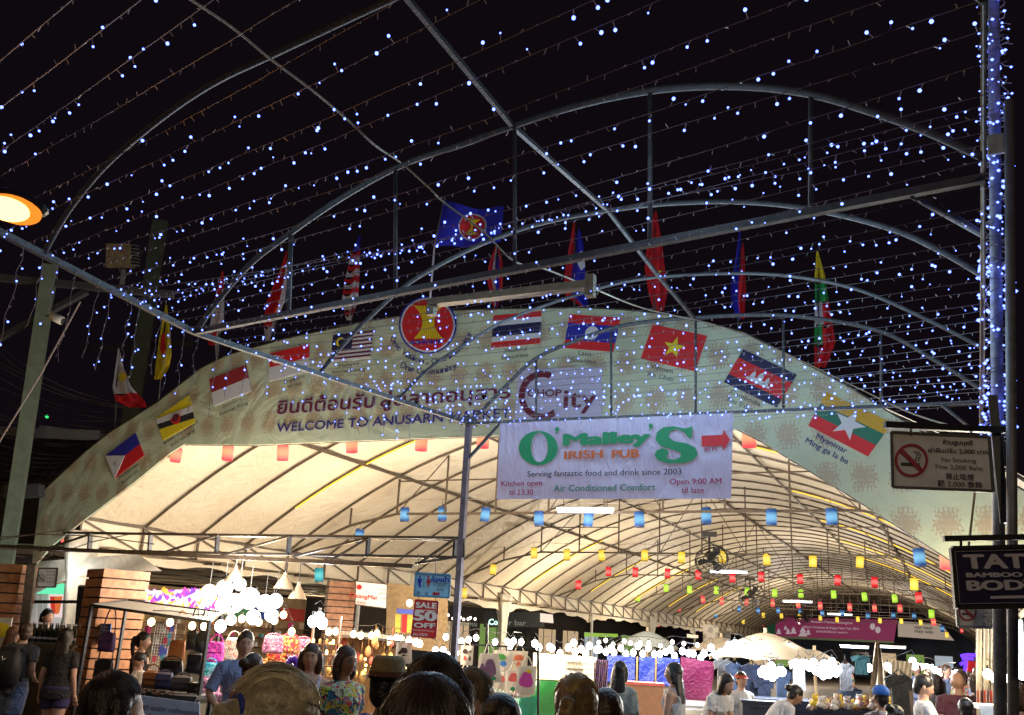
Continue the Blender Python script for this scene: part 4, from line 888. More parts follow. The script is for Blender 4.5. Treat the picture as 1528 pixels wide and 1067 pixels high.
for dx, c_, w_ in ((0, (.75, .05, .03), 7), (5, (.9, .2, .05), 4)): wallpx('poster_glass', [(80+dx-w_/2-2, 890), (80+dx+w_/2+6, 890), (80+dx+w_/2+1, 915), (80+dx-w_/2, 917)], 17.5-dx*.01, glow('lit_poster_red%d' % dx, c_, .8, False), shop, .01)
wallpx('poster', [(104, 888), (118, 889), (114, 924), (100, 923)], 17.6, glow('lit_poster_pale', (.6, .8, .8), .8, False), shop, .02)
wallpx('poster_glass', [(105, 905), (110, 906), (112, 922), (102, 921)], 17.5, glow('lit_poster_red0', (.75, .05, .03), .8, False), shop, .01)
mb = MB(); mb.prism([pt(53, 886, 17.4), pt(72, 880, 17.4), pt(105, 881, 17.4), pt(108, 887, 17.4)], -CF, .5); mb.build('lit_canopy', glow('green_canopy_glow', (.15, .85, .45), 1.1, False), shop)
mb = MB(); mb.bar(pt(45, 898, 15.5), pt(117, 898, 15.5), .05); mb.build('window_rail', black, shop)
for x0, x1 in ((122, 112), (129, 120)): mb = MB(); mb.bar(pt(x0, 874, 15.2), pt(x1, 990, 15.2), .09 if x0 < 125 else .06); mb.build('door_post', black if x0 < 125 else steel, shop)
mb = MB(); mb.bar(pt(48, 842, 14), pt(30, 990, 14), .12); mb.build('corner_post', dsteel, shop)
# drinks counter with bottles
c = pt(75, 992, 14.6); U, V = camU(0)
ct = thing('drinks_counter', 'olive drinks counter set with dark bottles', 'counter', (c.x, c.y, 0)); ztop = pt(75, 962, 14.6).z
mb = MB(); mb.box((c.x, c.y, ztop/2), (.82, .5, ztop), U, V); mb.build('counter_body', mat('olive_panel', (.13, .10, .05), .6, var=.25), ct)
mb = MB(); mb.box((c.x, c.y, ztop+.015), (.9, .56, .03), U, V); mb.build('counter_top', mat('counter_top', (.2, .17, .12), .4), ct)
k = 0
bott = None
botm = mat('dark_bottle_glass', (.02, .035, .015), .15, coat=.5, var=.1)
for r_ in range(2):
    for i in range(9):
        p = Vector((c.x, c.y, ztop+.03))+U*(-.36+i*.09)+V*(-.16+r_*.13)
        o = thing('bottle', 'dark bottle, %s from the left in the %s row on the drinks counter' % (ordn(i), 'front' if r_ == 0 else 'back'), 'bottle', p, 'bottles on the drinks counter')
        if bott is None:
            mb = MB(); mb.lathe((0, 0, 0), [(.001, 0), (.033, .002), (.033, .17), (.014, .22), (.013, .27), (.001, .272)], 8)
            me = bpy.data.meshes.new('glass_body'); me.from_pydata(mb.v, [], mb.f); me.materials.append(botm)
            mb = MB(); mb.lathe((0, 0, .268), [(.015, 0), (.015, .025), (.001, .026)], 8); mb.lathe((0, 0, .05), [(.0345, 0), (.0345, .03)], 8); me2 = bpy.data.meshes.new('cap'); me2.from_pydata(mb.v, [], mb.f); me2.materials.append(white); bott = (me, me2)
        for nm, me in zip(('glass_body', 'cap'), bott): q_ = bpy.data.objects.new(nm, me); COL.objects.link(q_); q_.parent = o
# yellow menu board far left
pl = facing(8, 935, 13.4, 5)
yb = poly_px('menu_board', [(-30, 922), (18, 922), (10, 975), (-30, 975)], pl, mat('paper_white', (.5, .48, .44), .6), None, 0, .03); tag(yb, 'white board with a big yellow disc at the left edge', 'board')
poly_px('disc', [(2+14*math.cos(a), 940+11*math.sin(a)) for a in [2*math.pi*i/24 for i in range(24)]], pl, mat('signal_yellow', (.75, .55, .02), .5), yb, .01, .005)
# magenta and violet LED board between the shop and pillar
def speckle(name, cols, scale, s_, sample=False):
    m = bpy.data.materials.new(name); m.use_nodes = True; t = m.node_tree; N = t.nodes.new; L = t.links.new
    tc = N('ShaderNodeTexCoord'); v = N('ShaderNodeTexVoronoi'); v.inputs['Scale'].default_value = scale; L(tc.outputs['Object'], v.inputs['Vector'])
    r = N('ShaderNodeValToRGB'); r.color_ramp.interpolation = 'CONSTANT'; sep = N('ShaderNodeSeparateColor'); L(v.outputs['Color'], sep.inputs[0]); L(sep.outputs[0], r.inputs[0])
    el = r.color_ramp.elements; el[0].color = cols[0]+(1,); el[1].position = 1/len(cols); el[1].color = cols[1]+(1,)
    for i, c in enumerate(cols[2:]): e = el.new((i+2)/len(cols)); e.color = c+(1,)
    e = N('ShaderNodeEmission'); L(r.outputs[0], e.inputs[0]); e.inputs[1].default_value = s_; L(e.outputs[0], t.nodes['Material Output'].inputs[0])
    if not sample: m.cycles.emission_sampling = 'NONE'
    return m
def pattern(name, cols, scale, rough=.7):
    """printed or woven cloth: a mosaic of colours"""
    m = bpy.data.materials.new(name); m.use_nodes = True; t = m.node_tree; N = t.nodes.new; L = t.links.new; b = t.nodes['Principled BSDF']; b.inputs['Roughness'].default_value = rough
    tc = N('ShaderNodeTexCoord'); v = N('ShaderNodeTexVoronoi'); v.inputs['Scale'].default_value = scale; nz = N('ShaderNodeTexNoise'); nz.inputs['Scale'].default_value = scale*.7
    mxv = N('ShaderNodeMix'); mxv.data_type = 'RGBA'; mxv.blend_type = 'ADD'; mxv.inputs[0].default_value = .25; L(tc.outputs['Object'], mxv.inputs[6]); L(tc.outputs['Object'], nz.inputs['Vector']); L(nz.outputs['Color'], mxv.inputs[7]); L(mxv.outputs[2], v.inputs['Vector'])
    r = N('ShaderNodeValToRGB'); r.color_ramp.interpolation = 'CONSTANT'; sep = N('ShaderNodeSeparateColor'); L(v.outputs['Color'], sep.inputs[0]); L(sep.outputs[0], r.inputs[0])
    el = r.color_ramp.elements; el[0].color = cols[0]+(1,); el[1].position = 1/len(cols); el[1].color = cols[1]+(1,)
    for i, c in enumerate(cols[2:]): e = el.new((i+2)/len(cols)); e.color = c+(1,)
    L(r.outputs[0], b.inputs['Base Color']); bp = N('ShaderNodeBump'); bp.inputs['Strength'].default_value = .4; bp.inputs['Distance'].default_value = .02; L(v.outputs['Distance'], bp.inputs['Height']); L(bp.outputs[0], b.inputs['Normal']); return m
flora = speckle('blossom_lights', [(1, .45, .05), (1, .8, .9), (.9, .1, .5), (.35, .1, .9), (1, .65, .1), (.9, .9, 1)], 9, 1.6)
fb = wallpx('light_board', [(134, 880), (150, 880), (147, 904), (132, 902)], 15.6, speckle('violet_lights', [(.3, .05, .9), (.9, .1, .8), (1, .6, .1), (.6, .2, 1)], 14, 1.3), None, .04)
tag(fb, 'small violet and magenta lit board beside the door posts', 'light board')
fb = wallpx('light_board', [(218, 882), (345, 876), (345, 914), (216, 905)], 15.5, flora, None, .06)
tag(fb, 'long glowing board covered in orange, pink and violet blossoms', 'light board')
r_ = random.Random(9); mb = MB()
for i in range(150):
    x, y = r_.uniform(218, 345), r_.uniform(879, 914); p = pt(x, y, 15.35+r_.uniform(-.1, .05)); mb.octa(p, r_.uniform(.03, .06))
mb.build('blossom', flora, fb, kind='stuff')
# posters and bags on the pillar
pl = facing(158, 945, 13.9, 42-90+5)
pb_ = wallpx('poster', [(148, 930), (166, 931), (161, 962), (143, 960)], 14.0, mat('poster_blue', (.06, .16, .50), .5, var=.3), None, .01, -40); tag(pb_, 'blue printed poster on the slatted pillar', 'poster')
plp = facing(148, 930, 14.0, -40)
for y in (936, 941, 946): letter_px('lettering', ('Massage', 'Welcome', 'Open')[int((y-936)/5)], (149, y), (163, y+1), 3, plp, white, pb_, .02, .004)

# ---- bags
def bag(label, px, py, d, w_, h, m, grp=None, cat='bag', strap=.25, turn=0, name='shoulder_bag', depth=.13, strapm=None):
    """px,py: centre of the bag's body"""
    c = pt(px, py, d); U, V = camU(turn); r_ = random.Random(int(px*7+py)); f = thing(name, label, cat, c, grp); W = Vector((0, 0, 1)); rings = []
    for i in range(7):
        t = i/6; z = -h/2+h*t; k = .80+.28*math.sin(t*2.6); wd = w_/2*(1.04-.18*t)*(.92 if i in (0, 6) else 1); dp = depth/2*k*(.75 if i in (0, 6) else 1)*(1.1-.5*t)
        rings.append([c+U*wd*math.copysign(abs(math.cos(a))**.5, math.cos(a))+V*dp*math.copysign(abs(math.sin(a))**.7, math.sin(a))+W*(z+.012*math.sin(a*3+i)) for a in [2*math.pi*j/16 for j in range(16)]])
    mb = MB(); mb.loft(rings); mb.build('bag_body', m, f, smooth=True)
    if strap:
        mb = MB(); P = [c+U*(w_*.36*math.cos(a))+W*(h/2-.02+strap*math.sin(a)) for a in [math.pi*j/10 for j in range(11)]]; mb.tube(P, .010, 4); mb.build('strap', strapm or m, f)
    mb = MB(); mb.prism([c-V*(depth*.52)+U*a+W*b for a, b in ((-w_*.42, h*.06), (w_*.42, h*.06), (w_*.42, h*.42), (-w_*.42, h*.42))][::-1], -V, .01); mb.build('flap', m, f)
    return f
leather = mat('brown_leather', (.13, .05, .02), .4, coat=.2, var=.3); blkl = mat('black_leather', (.012, .011, .013), .35, coat=.2, var=.2); purl = mat('purple_suede', (.06, .02, .10), .7, var=.2); navyl = mat('navy_suede', (.02, .02, .07), .7)
tanl = mat('orange_leather', (.34, .12, .03), .45, coat=.2, var=.2)
g1 = 'bags shown at the leather stall'
bag('purple suede bag hanging on the wooden pillar', 160, 958, 12.6, .22, .24, purl, g1, strap=.35); bag('black drawstring bag hanging lowest on the wooden pillar', 155, 998, 12.6, .26, .24, blkl, g1, strap=.32)
bag('tan orange leather shoulder bag hanging centrally in the stall', 264, 972, 12.8, .24, .28, tanl, g1, strap=.42, depth=.08); bag('black long bag hanging beside the stall bulbs', 287, 955, 12.6, .14, .26, blkl, g1, strap=.3); bag('black narrow bag hanging at the stall post', 301, 958, 12.6, .12, .28, blkl, g1, strap=.3)
bag('large black satchel propped behind the table', 256, 996, 12.2, .32, .20, blkl, g1, strap=.06); bag('black boxy bag standing on the stack at the post', 291, 990, 12.2, .22, .26, blkl, g1, strap=0); 
bag('brown leather handbag with round handles on the table', 226, 1014, 11.6, .22, .20, leather, g1, strap=.10, name='handbag'); bag('navy soft handbag on the table', 245, 1016, 11.5, .22, .19, navyl, g1, strap=.05, name='handbag'); bag('dark grey rucksack lying on the table', 272, 1020, 11.5, .26, .17, mat('charcoal_cloth', (.035, .035, .04), .7), g1, strap=.06, name='handbag'); bag('small black clutch at the table corner', 290, 1026, 11.4, .16, .13, blkl, g1, strap=0, name='handbag')
g2 = 'colourful woven bags at the second stall'
pm = pattern('magenta_weave', [(.75, .02, .25), (.55, .02, .35), (.85, .10, .3), (.3, .02, .15)], 26); pt_ = pattern('teal_weave', [(.02, .35, .42), (.02, .15, .35), (.3, .5, .5), (.05, .4, .3)], 26)
pk = pattern('pink_floral_weave', [(.55, .18, .28), (.2, .05, .12), (.7, .5, .5), (.45, .08, .2)], 30); pr_ = pattern('red_orange_weave', [(.75, .06, .04), (.8, .3, .03), (.6, .02, .10), (.75, .6, .15), (.5, .02, .02)], 22); pc = pattern('cream_floral_weave', [(.6, .5, .36), (.55, .2, .15), (.4, .42, .3), (.7, .62, .5)], 28)
bag('bright magenta woven bag hanging highest', 321, 975, 13, .26, .30, pm, g2, strap=.12); bag('teal woven bag hanging below the magenta one', 313, 1003, 12.8, .24, .24, pt_, g2, strap=.08); bag('pink patterned woven bag lowest on the rail', 312, 1026, 12.4, .30, .22, pk, g2, strap=.05); bag('mauve patterned pouch at the bottom of the rail', 325, 1046, 12, .24, .18, pk, g2, strap=0)
bag('cream floral bag hanging behind the man in blue', 347, 970, 14, .26, .34, pc, g2, strap=.12)
for i, (x, y) in enumerate(((408, 962), (432, 962), (412, 985), (438, 981), (420, 1004), (398, 1000), (452, 966))): bag('red and orange woven bag, %s of the bunch left of the woman in white' % ordn(i), x, y, 14+.1*i, .32, .24, pr_ if i % 3 else pk, g2, strap=.06)
# purple rosette
c = pt(437, 990, 11.5); mb = MB()
for j in range(9): a = 2*math.pi*j/9; mb.ball(c+CR*.05*math.cos(a)+CU*.05*math.sin(a), (.045, .045, .045), 6, 4)
tag(mb.build('ribbon_rosette', mat('violet_satin', (.18, .04, .55), .3, coat=.4), smooth=True), 'shiny violet ribbon rosette left of the woman in white', 'ribbon')

# ---- leather stall itself
def stall(label, p4, d4, zt, tablepx=None, roofm=None, d_t=None):
    """p4: roof corner pixels, d4 their depths"""
    P = [pt(x, y, d) for (x, y), d in zip(p4, d4)]; c = sum(P, Vector())/4
    f = thing('market_stall', label, 'stall', (c.x, c.y, 0), 'market stalls')
    mb = MB(); mb.grid(lambda u, v: (P[0].lerp(P[1], u)).lerp(P[3].lerp(P[2], u), v)-Vector((0, 0, .05*math.sin(u*math.pi)*math.sin(v*math.pi))), 10, 6); mb.build('awning', roofm or mat('grey_tarpaulin', (.26, .23, .19), .6, var=.2, trans=.1), f, smooth=True)
    for p in P: mb = MB(); mb.bar((p.x, p.y, 0), p, .04); mb.build('post', mat('black_paint'), f)
    mb = MB()
    for i in range(4): mb.bar(P[i], P[(i+1) % 4], .035)
    mb.build('roof_frame', black, f); return f
st = stall('leather goods stall under a flat grey tarpaulin', [(137, 903), (312, 928), (330, 914), (190, 896)], [12.4, 11.5, 13.6, 14], 2)
U, V = camU(-8)
def table(label, px, py, d, w_, dp, m, top_m=None, turn=-8, group='stall tables', name='display_table'):
    c = pt(px, py, d); U, V = camU(turn); f = thing(name, label, 'table', (c.x, c.y, 0), group)
    mb = MB(); mb.box((c.x, c.y, c.z-.02), (w_, dp, .04), U, V); mb.build('tabletop', top_m or m, f)
    mb = MB(); mb.grid(lambda u, v: Vector((c.x, c.y, 0))+U*(w_*(u-.5))-V*(dp/2+.015+.02*math.sin(u*40)*v)+Vector((0, 0, (c.z-.04)*(1-v)+.02)), 60, 4); mb.build('table_cloth', m, f, smooth=True)
    for sx in (-1, 1):
        for sy in (-1, 1):
            p = Vector((c.x, c.y, 0))+U*(w_/2-.04)*sx+V*(dp/2-.04)*sy; mb = MB(); mb.bar(p, p+Vector((0, 0, c.z-.04)), .04); mb.build('leg', black, f)
    return f
tb = table('table of wallets fronted by a pale blue cloth banner', 250, 1034, 11.4, 1.0, .55, mat('dark_cloth', (.02, .018, .02), .8))
pl = facing(250, 1050, 11.0, -8)
cb = poly_px('stall_banner', [(204, 1037), (298, 1049), (297, 1100), (198, 1092)], pl, mat('pale_blue_cloth', (.36, .44, .62), .7, var=.08), None, 0, .01); tag(cb, 'pale blue cloth banner lettered high quality craftmanship', 'banner')
letter_px('lettering', 'high quality craftmanship', (208, 1057), (296, 1068), 7.5, pl, mat('grey_ink', (.10, .10, .16), .6, var=0), cb, .01, .006)
letter_px('lettering', 'leather', (222, 1072), (262, 1077), 7.5, pl, MATS['grey_ink'], cb, .01, .006)
for i in range(14):
    p = pt(203+i*6.5, 1031+i*.9+(i % 2)*3, 11.3-(i % 2)*.15); f = thing('wallet', 'small %s folded wallet, %s from the left along the table edge' % ('brown' if i % 3 else 'black', ordn(i)), 'wallet', p, 'wallets along the leather table'); U, V = camU(-8+i*7 % 20)
    mb = MB(); mb.box(p+Vector((0, 0, .02)), (.075, .05, .012), U, V, None); mb.box(p+Vector((0, 0, .034))+U*.003, (.07, .048, .012), U, V, None); mb.build('flap', leather if i % 3 else blkl, f)
# wire grid panel
c = pt(243, 966, 13.2); gp = thing('grid_panel', 'white wire grid panel with pinned trinkets at the leather stall', 'grid panel', (c.x, c.y, 0)); U, V = camU(10); mb = MB()
for i in range(9): mb.bar(c+U*(-.14+i*.035)-Vector((0, 0, .5)), c+U*(-.14+i*.035)+Vector((0, 0, .32)), .006)
for i in range(22): mb.bar(c-U*.14+Vector((0, 0, -.5+i*.039)), c+U*.14+Vector((0, 0, -.5+i*.039)), .006)
mb.build('wire_grid', white, gp)
r_ = random.Random(2)
for i in range(10): mb = MB(); p = c+U*r_.uniform(-.1, .1)+Vector((0, 0, r_.uniform(-.2, .28)))-V*.02; mb.box(p, (.05, .01, .08), U, V); mb.build('trinket', mat('trinket%d' % (i % 3), [(.1, .15, .6), (.6, .08, .15), (.1, .4, .5)][i % 3], .4), gp)

# ---- bulbs
warm = glow('warm_bulb_glass', (1, .66, .30), 16, False); cool = glow('cool_bulb_glass', (.78, .86, 1), 22, False); neut = glow('white_bulb_glass', (1, .90, .78), 22, False); dimw = glow('small_warm_glass', (1, .55, .20), 7, False)
BM = {}
def bulb_row(label, pts, d, m, r=.035, cord=True, grp='bare bulbs over the stalls'):
    jr = random.Random(len(label)*3+len(pts)); pts = [(x+jr.uniform(-2, 2), y+jr.uniform(-3, 3)) for x, y in pts]; P = [pt(x, y, d if not isinstance(d, (list, tuple)) else lerp(d[0], d[1], i/max(1, len(pts)-1))) for i, (x, y) in enumerate(pts)]
    f = thing('bulb_string', label, 'bulb string', P[0], grp)
    if cord and len(P) > 1:
        mb = MB(); mb.tube([p+Vector((0, 0, r*3.2)) for p in P], .006, 4, False); mb.build('cord', black, f)
    key = (m.name, r)
    if key not in BM:
        mb = MB(); mb.ball((0, 0, 0), (r, r, r*1.15), 10, 7); me = bpy.data.meshes.new('bulb'); me.from_pydata(mb.v, [], mb.f); me.materials.append(m); me.polygons.foreach_set('use_smooth', [True]*len(me.polygons))
        mb = MB(); mb.tube([(0, 0, r*.95), (0, 0, r*1.9)], r*.28, 6); me2 = bpy.data.meshes.new('bulb_socket'); me2.from_pydata(mb.v, [], mb.f); me2.materials.append(black); BM[key] = (me, me2)
    for p in P:
        for nm, me in zip(('bulb', 'bulb_socket'), BM[key]): o = bpy.data.objects.new(nm, me); COL.objects.link(o); o.parent = f; o.location = p-P[0]
    return f
bulb_row('four warm bulbs under the leather stall tarpaulin', [(225, 926), (252, 928), (288, 931), (303, 934)], 12.2, warm, .045)
bulb_row('single cold white bulb at the right post of the leather stall', [(330, 936)], 12.8, cool, .075)
bulb_row('warm bulbs above the woven bags', [(345, 915), (362, 925), (385, 930), (410, 925), (435, 940), (423, 918)], 14, warm, .05)
bulb_row('large cold white bulb above the woman in white', [(467, 930), (475, 924), (480, 933)], 13.5, cool, .075)
bulb_row('warm bulbs along the lamp stall', [(492, 942), (502, 941), (527, 947), (538, 948), (556, 948), (562, 945), (580, 953), (592, 953), (600, 951)], [15, 16.5], warm, .05)
bulb_row('white glare of bulbs below the sale sign', [(612, 955), (620, 961), (628, 958), (650, 972), (655, 978), (662, 968), (668, 975)], 15, neut, .05)
bulb_row('small round bulbs on wires right of the sale sign', [(665, 952), (683, 975), (690, 955), (701, 956), (712, 954), (738, 956), (757, 958), (762, 963), (768, 957), (779, 956)], 17, neut, .05)
bulb_row('warm bulbs above the cream peg board', [(796, 962), (803, 966), (818, 965), (824, 970), (836, 972), (846, 968), (855, 961), (858, 973), (868, 969), (873, 974), (880, 966)], 18, neut, .06)
bulb_row('dense row of white bulbs above the blue panels', [(888, 970), (896, 966), (903, 972), (910, 967), (918, 972), (926, 965), (935, 973), (944, 975), (952, 967), (960, 974), (968, 968), (975, 974), (984, 976), (992, 970)], [18.5, 19.5], neut, .06)
bulb_row('dense row of cold bulbs above the magenta panel', [(999, 970), (1008, 976), (1017, 971), (1026, 974), (1036, 974), (1045, 980), (1052, 972), (1060, 968), (1068, 980), (1078, 972), (1088, 964)], [19, 17], cool, .06)
bulb_row('upper sparkle of small bulbs over the blue panels', [(893, 956), (902, 958), (915, 960), (932, 956), (940, 962), (957, 959), (970, 962), (985, 962), (1003, 961), (1020, 963), (1040, 965)], 20, neut, .04)
bulb_row('big cold lamps over the dark clothes stall', [(1136, 1003), (1143, 1007), (1148, 1002), (1153, 1009), (1158, 1004), (1163, 1000), (1141, 998), (1149, 996), (1168, 1005)], 14, cool, .06)
bulb_row('cold bulbs under the big beige umbrella', [(1095, 962), (1112, 970), (1125, 975), (1135, 969), (1150, 978), (1172, 973), (1176, 966), (1182, 972)], 17, cool, .06)
bulb_row('cold glare of lamps in the middle right stall', [(1204, 992), (1209, 998), (1213, 988), (1217, 1003), (1226, 995), (1243, 988), (1252, 1000), (1222, 1000), (1230, 990), (1234, 1002), (1241, 996), (1238, 1008), (1248, 1004), (1228, 1010)], 14.5, cool, .055)
bulb_row('cold lamps further down the right aisle', [(1297, 996), (1325, 992), (1330, 998), (1362, 985), (1364, 993)], 19, cool, .07)
bulb_row('line of warm bulbs over the far right crowd', [(1376, 995), (1382, 997), (1389, 998), (1396, 1000), (1403, 1002), (1410, 1003), (1417, 1005), (1424, 1006), (1430, 1007)], [26, 20], neut, .075)
bulb_row('warm blazing bulbs at the right edge stall', [(1474, 1006), (1484, 1010), (1494, 1004), (1500, 1012), (1492, 1040), (1504, 1046), (1512, 1002)], 10.5, glow('bright_warm_glass', (1, .82, .5), 24, False), .05)
bulb_row('cold blazing lamp beside the dark post', [(1519, 996), (1524, 1002)], 9.5, cool, .09)
c0, c1 = pt(1512, 925, 9), pt(1516, 1000, 9); tl_ = thing('tube_light', 'upright glaring tube light beside the dark post at the right', 'tube light', c1); mb = MB(); mb.tube([c0, c1], .03, 8); mb.build('tube', cool, tl_); mb = MB(); mb.bar(c0+CR*.06, c1+CR*.06, .05); mb.build('batten', white, tl_)
# white paper globes, overexposed cluster
globe = glow('paper_globe_glow', (1, .95, .86), 3.2, False)
for i, (x, y, r_) in enumerate(((312, 884, .15), (335, 878, .16), (333, 903, .15), (372, 893, .2), (345, 925, .10), (395, 900, .16), (411, 897, .14), (358, 872, .12), (350, 900, .18), (405, 918, .13), (378, 921, .14))):
    r_ *= .86; p = pt(x, y, 15+.1*(i % 3)); f = thing('paper_globe', '%s white paper globe lamp, %s of the blazing bunch above the woven bags' % (('large' if r_ > .13 else 'small'), ordn(i)), 'lamp', p, 'white paper globes')
    mb = MB(); mb.lathe(p, [(.02, r_), (r_*.5, r_*.87), (r_*.87, r_*.5), (r_, 0), (r_*.87, -r_*.5), (r_*.5, -r_*.87), (.02, -r_)], 18); mb.build('paper_shell', globe, f, smooth=True)
    mb = MB(); mb.tube([p+Vector((0, 0, r_)), p+Vector((0, 0, r_+.35))], .008, 4); mb.build('cord', black, f)
# enamel pendant shades
shade = mat('grey_enamel', (.20, .16, .12), .4, .3)
for i, (x, y, r_) in enumerate(((350, 863, .17), (424, 873, .17), (444, 888, .15))):
    p = pt(x, y, 15); f = thing('pendant_lamp', 'bell shaped pendant lamp, %s' % ('leftmost, above the white globes', 'middle one of the three bells', 'right and lowest of the three bells')[i], 'pendant lamp', p, 'enamel pendant lamps')
    mb = MB(); mb.lathe(p, [(r_, -.06), (r_*.86, -.02), (r_*.55, .07), (r_*.28, .13), (.03, .16), (.025, .2)], 18); mb.build('lamp_shade', shade, f, smooth=True)
    mb = MB(); mb.lathe(p, [(.001, -.05), (r_*.8, -.05)], 18); mb.build('lamp_glass', glow('pendant_glow', (1, .95, .85), 2.5, False), f); mb = MB(); mb.tube([p+Vector((0, 0, .18)), p+Vector((0, 0, .5))], .008, 4); mb.build('cord', black, f)
# ---- signs hanging in the middle
pl = facing(645, 875, 10.8, -6); ts = board('toilet_sign', 'pale blue toilet sign in three languages with a red arrow', 'sign', [(621, 855), (672, 858), (670, 892), (618, 889)], pl, mat('toilet_blue', (.34, .62, .78), .5, var=.05), mat('edge_blue', (.1, .3, .45), .5), 1.3)
for x, m, sk in ((626.5, mat('man_blue', (.02, .04, .35), .5, var=0), 0), (639.5, mat('woman_red', (.5, .03, .05), .5, var=0), 1)):
    poly_px('head', [(x+1.5*math.cos(a), 860.5+1.5*math.sin(a)) for a in [i*.63 for i in range(10)]], pl, m, ts, .01)
    poly_px('figure', ([(x-3, 863), (x+3, 863), (x+2.6, 869), (x+1.6, 869), (x+1.5, 876), (x-1.5, 876), (x-1.6, 869), (x-3.2, 869)] if not sk else [(x-2, 863), (x+2, 863), (x+3.4, 870), (x+1.4, 870), (x+1, 876), (x-1, 876), (x-1.4, 870), (x-3.4, 870)]), pl, m, ts, .01)
poly_px('divider', [(632.4, 860), (633.2, 860), (632.6, 876), (631.8, 876)], pl, green_p, ts, .01)
letter_px('lettering', 'ห้องน้ำ', (644, 868), (670, 869), 7, pl, mat('man_blue'), ts, .04, .01); letter_px('lettering', 'TOILET', (646, 874.5), (667, 875.5), 5.5, pl, mat('sign_ink'), ts, 0, .01); letter_px('lettering', '洗手间', (652, 881.5), (662, 882), 4, pl, mat('sign_ink'), ts, 0, .01)
letter_px('lettering', '男', (621, 887), (627, 887), 4, pl, mat('sign_ink'), ts, 0, .01); letter_px('lettering', '女', (634, 888), (640, 888), 4, pl, mat('sign_ink'), ts, 0, .01)
poly_px('arrow', [(645, 885.5), (649, 882), (649, 884), (656, 884.2), (656, 887.6), (649, 887.4), (649, 889.2)], pl, red_p, ts, .01)
pl = facing(635, 925, 12.5, -4); ss = board('sale_sign', 'tall red sale sign with 50 OFF in white letters', 'sign', [(620, 895), (654, 898), (650, 952), (614, 949)], pl, mat('sale_red', (.62, .03, .04), .5, var=.08), mat('edge_red', (.4, .02, .03), .5), 1)
for body, a, b, h, bo in (('SALE', (621, 906.5), (651, 908), 8, .05), ('50', (618.5, 925), (650, 926.5), 14, .06), ('OFF', (618, 936), (649, 937.5), 7, .05)): letter_px('lettering', body, a, b, h, pl, white, ss, bo, .01)
poly_px('rule', [(620, 909.5), (652, 911), (652, 912), (620, 910.5)], pl, white, ss, .01); letter_px('lettering', 'Best Sales Total Campaigns', (617, 941), (648, 943), 2.6, pl, white, ss, 0, .01); letter_px('lettering', 'ALL ITEMS', (616, 948), (638, 949.5), 4, pl, white, ss, .02, .01)
for x in (624, 650): hang(ss, pl, x, 850, 897, .004); hang(ts, facing(645, 875, 10.8, -6), x, 826, 857, .004)
pl = facing(552, 888, 21, -10); cm = board('shop_sign', 'white shop sign with red lettering ending in iangMai, right of the slim pillar', 'sign', [(531, 867), (578, 872), (577, 908), (530, 902)], pl, mat('sign_warm_white', (.62, .55, .50), .5, emit=(1, .85, .75), es=.25, var=.05, sample=False), dsteel, 3)
letter_px('lettering', 'ChiangMai', (522, 891), (562, 895), 6.5, pl, red_p, cm, .02, .02); letter_px('lettering', 'FOOD', (533, 901), (546, 902), 4, pl, red_p, cm, .02, .02)
poly_px('logo_dot', [(536+4*math.cos(a), 876+4*math.sin(a)) for a in [i*.52 for i in range(12)]], pl, red_p, cm, .02)
for y in (880, 886, 893): letter_px('lettering', 'open daily', (566, y), (576, y+.8), 2.5, pl, red_p, cm, 0, .02)
# ---- tote bags
tote_m = mat('calico', (.62, .56, .46), .8, var=.07, scale=25, trans=.2)
def tote(label, q4, d, prints, handle=True, turn=0):
    pl = facing(q4[0][0], q4[0][1], d, turn); c = pl.at(sum(p[0] for p in q4)/4, sum(p[1] for p in q4)/4); f = thing('tote_bag', label, 'tote bag', c, 'printed calico tote bags'); qf = quad(*q4)
    def g(s): return lambda u, v: pl.at(*qf(u, v), lift=s*(.005+.035*math.sin(u*math.pi)**.6*math.sin(v*math.pi*.9+.1))+.006*math.sin(u*9+v*4))
    mb = MB(); mb.grid(g(1), 12, 12); mb.grid(g(-1), 12, 12); mb.build('bag_body', tote_m, f, smooth=True)
    if handle:
        mb = MB(); (x0, y0), (x1, y1) = qf(.25, 0), qf(.75, 0); hh = (q4[3][1]-q4[0][1])*.35; mb.tube([pl.at(lerp(x0, x1, t/8), lerp(y0, y1, t/8)-hh*math.sin(t/8*math.pi)) for t in range(9)], .010, 4); mb.build('handle', tote_m, f)
    for shp, m in prints:
        mb = MB(); P = [pl.at(*qf(u, v), lift=.052) for u, v in shp]; mb.prism(P, pl.n, .002); mb.build('print', m, f)
    return f
def blob(cx_, cy_, ru, rv, n=12, w=.12, ph=0): return [(cx_+ru*(1+w*math.sin(3*a+ph))*math.cos(a), cy_+rv*(1+w*math.cos(2*a+ph))*math.sin(a)) for a in [2*math.pi*i/n for i in range(n)]]
gpr = mat('grey_purple_print', (.16, .08, .13), .7); mg = mat('magenta_print', (.55, .05, .32), .6); rp_ = mat('rose_print', (.6, .10, .08), .6); dk = mat('brown_print', (.06, .03, .02), .7)
tote('pale tote printed with a dark curly head, left of the sale sign', [(592, 958), (614, 958), (615, 991), (589, 989)], 12.6, [(blob(.5, .40, .24, .16), dk), (blob(.25, .5, .1, .1), dk), (blob(.5, .62, .13, .05), dk)])
tote('yellowish tote with small dark figures hanging by the pole', [(688, 963), (707, 964), (705, 993), (687, 992)], 14.5, [(blob(.35, .3, .22, .14), dk), (blob(.35, .65, .12, .14), rp_), (blob(.75, .3, .14, .05), dk), (blob(.75, .65, .1, .14), dk)])
tote('small yellowish tote low beside the pole', [(684, 999), (705, 1000), (704, 1025), (682, 1024)], 14.6, [(blob(.4, .4, .2, .1), dk)])
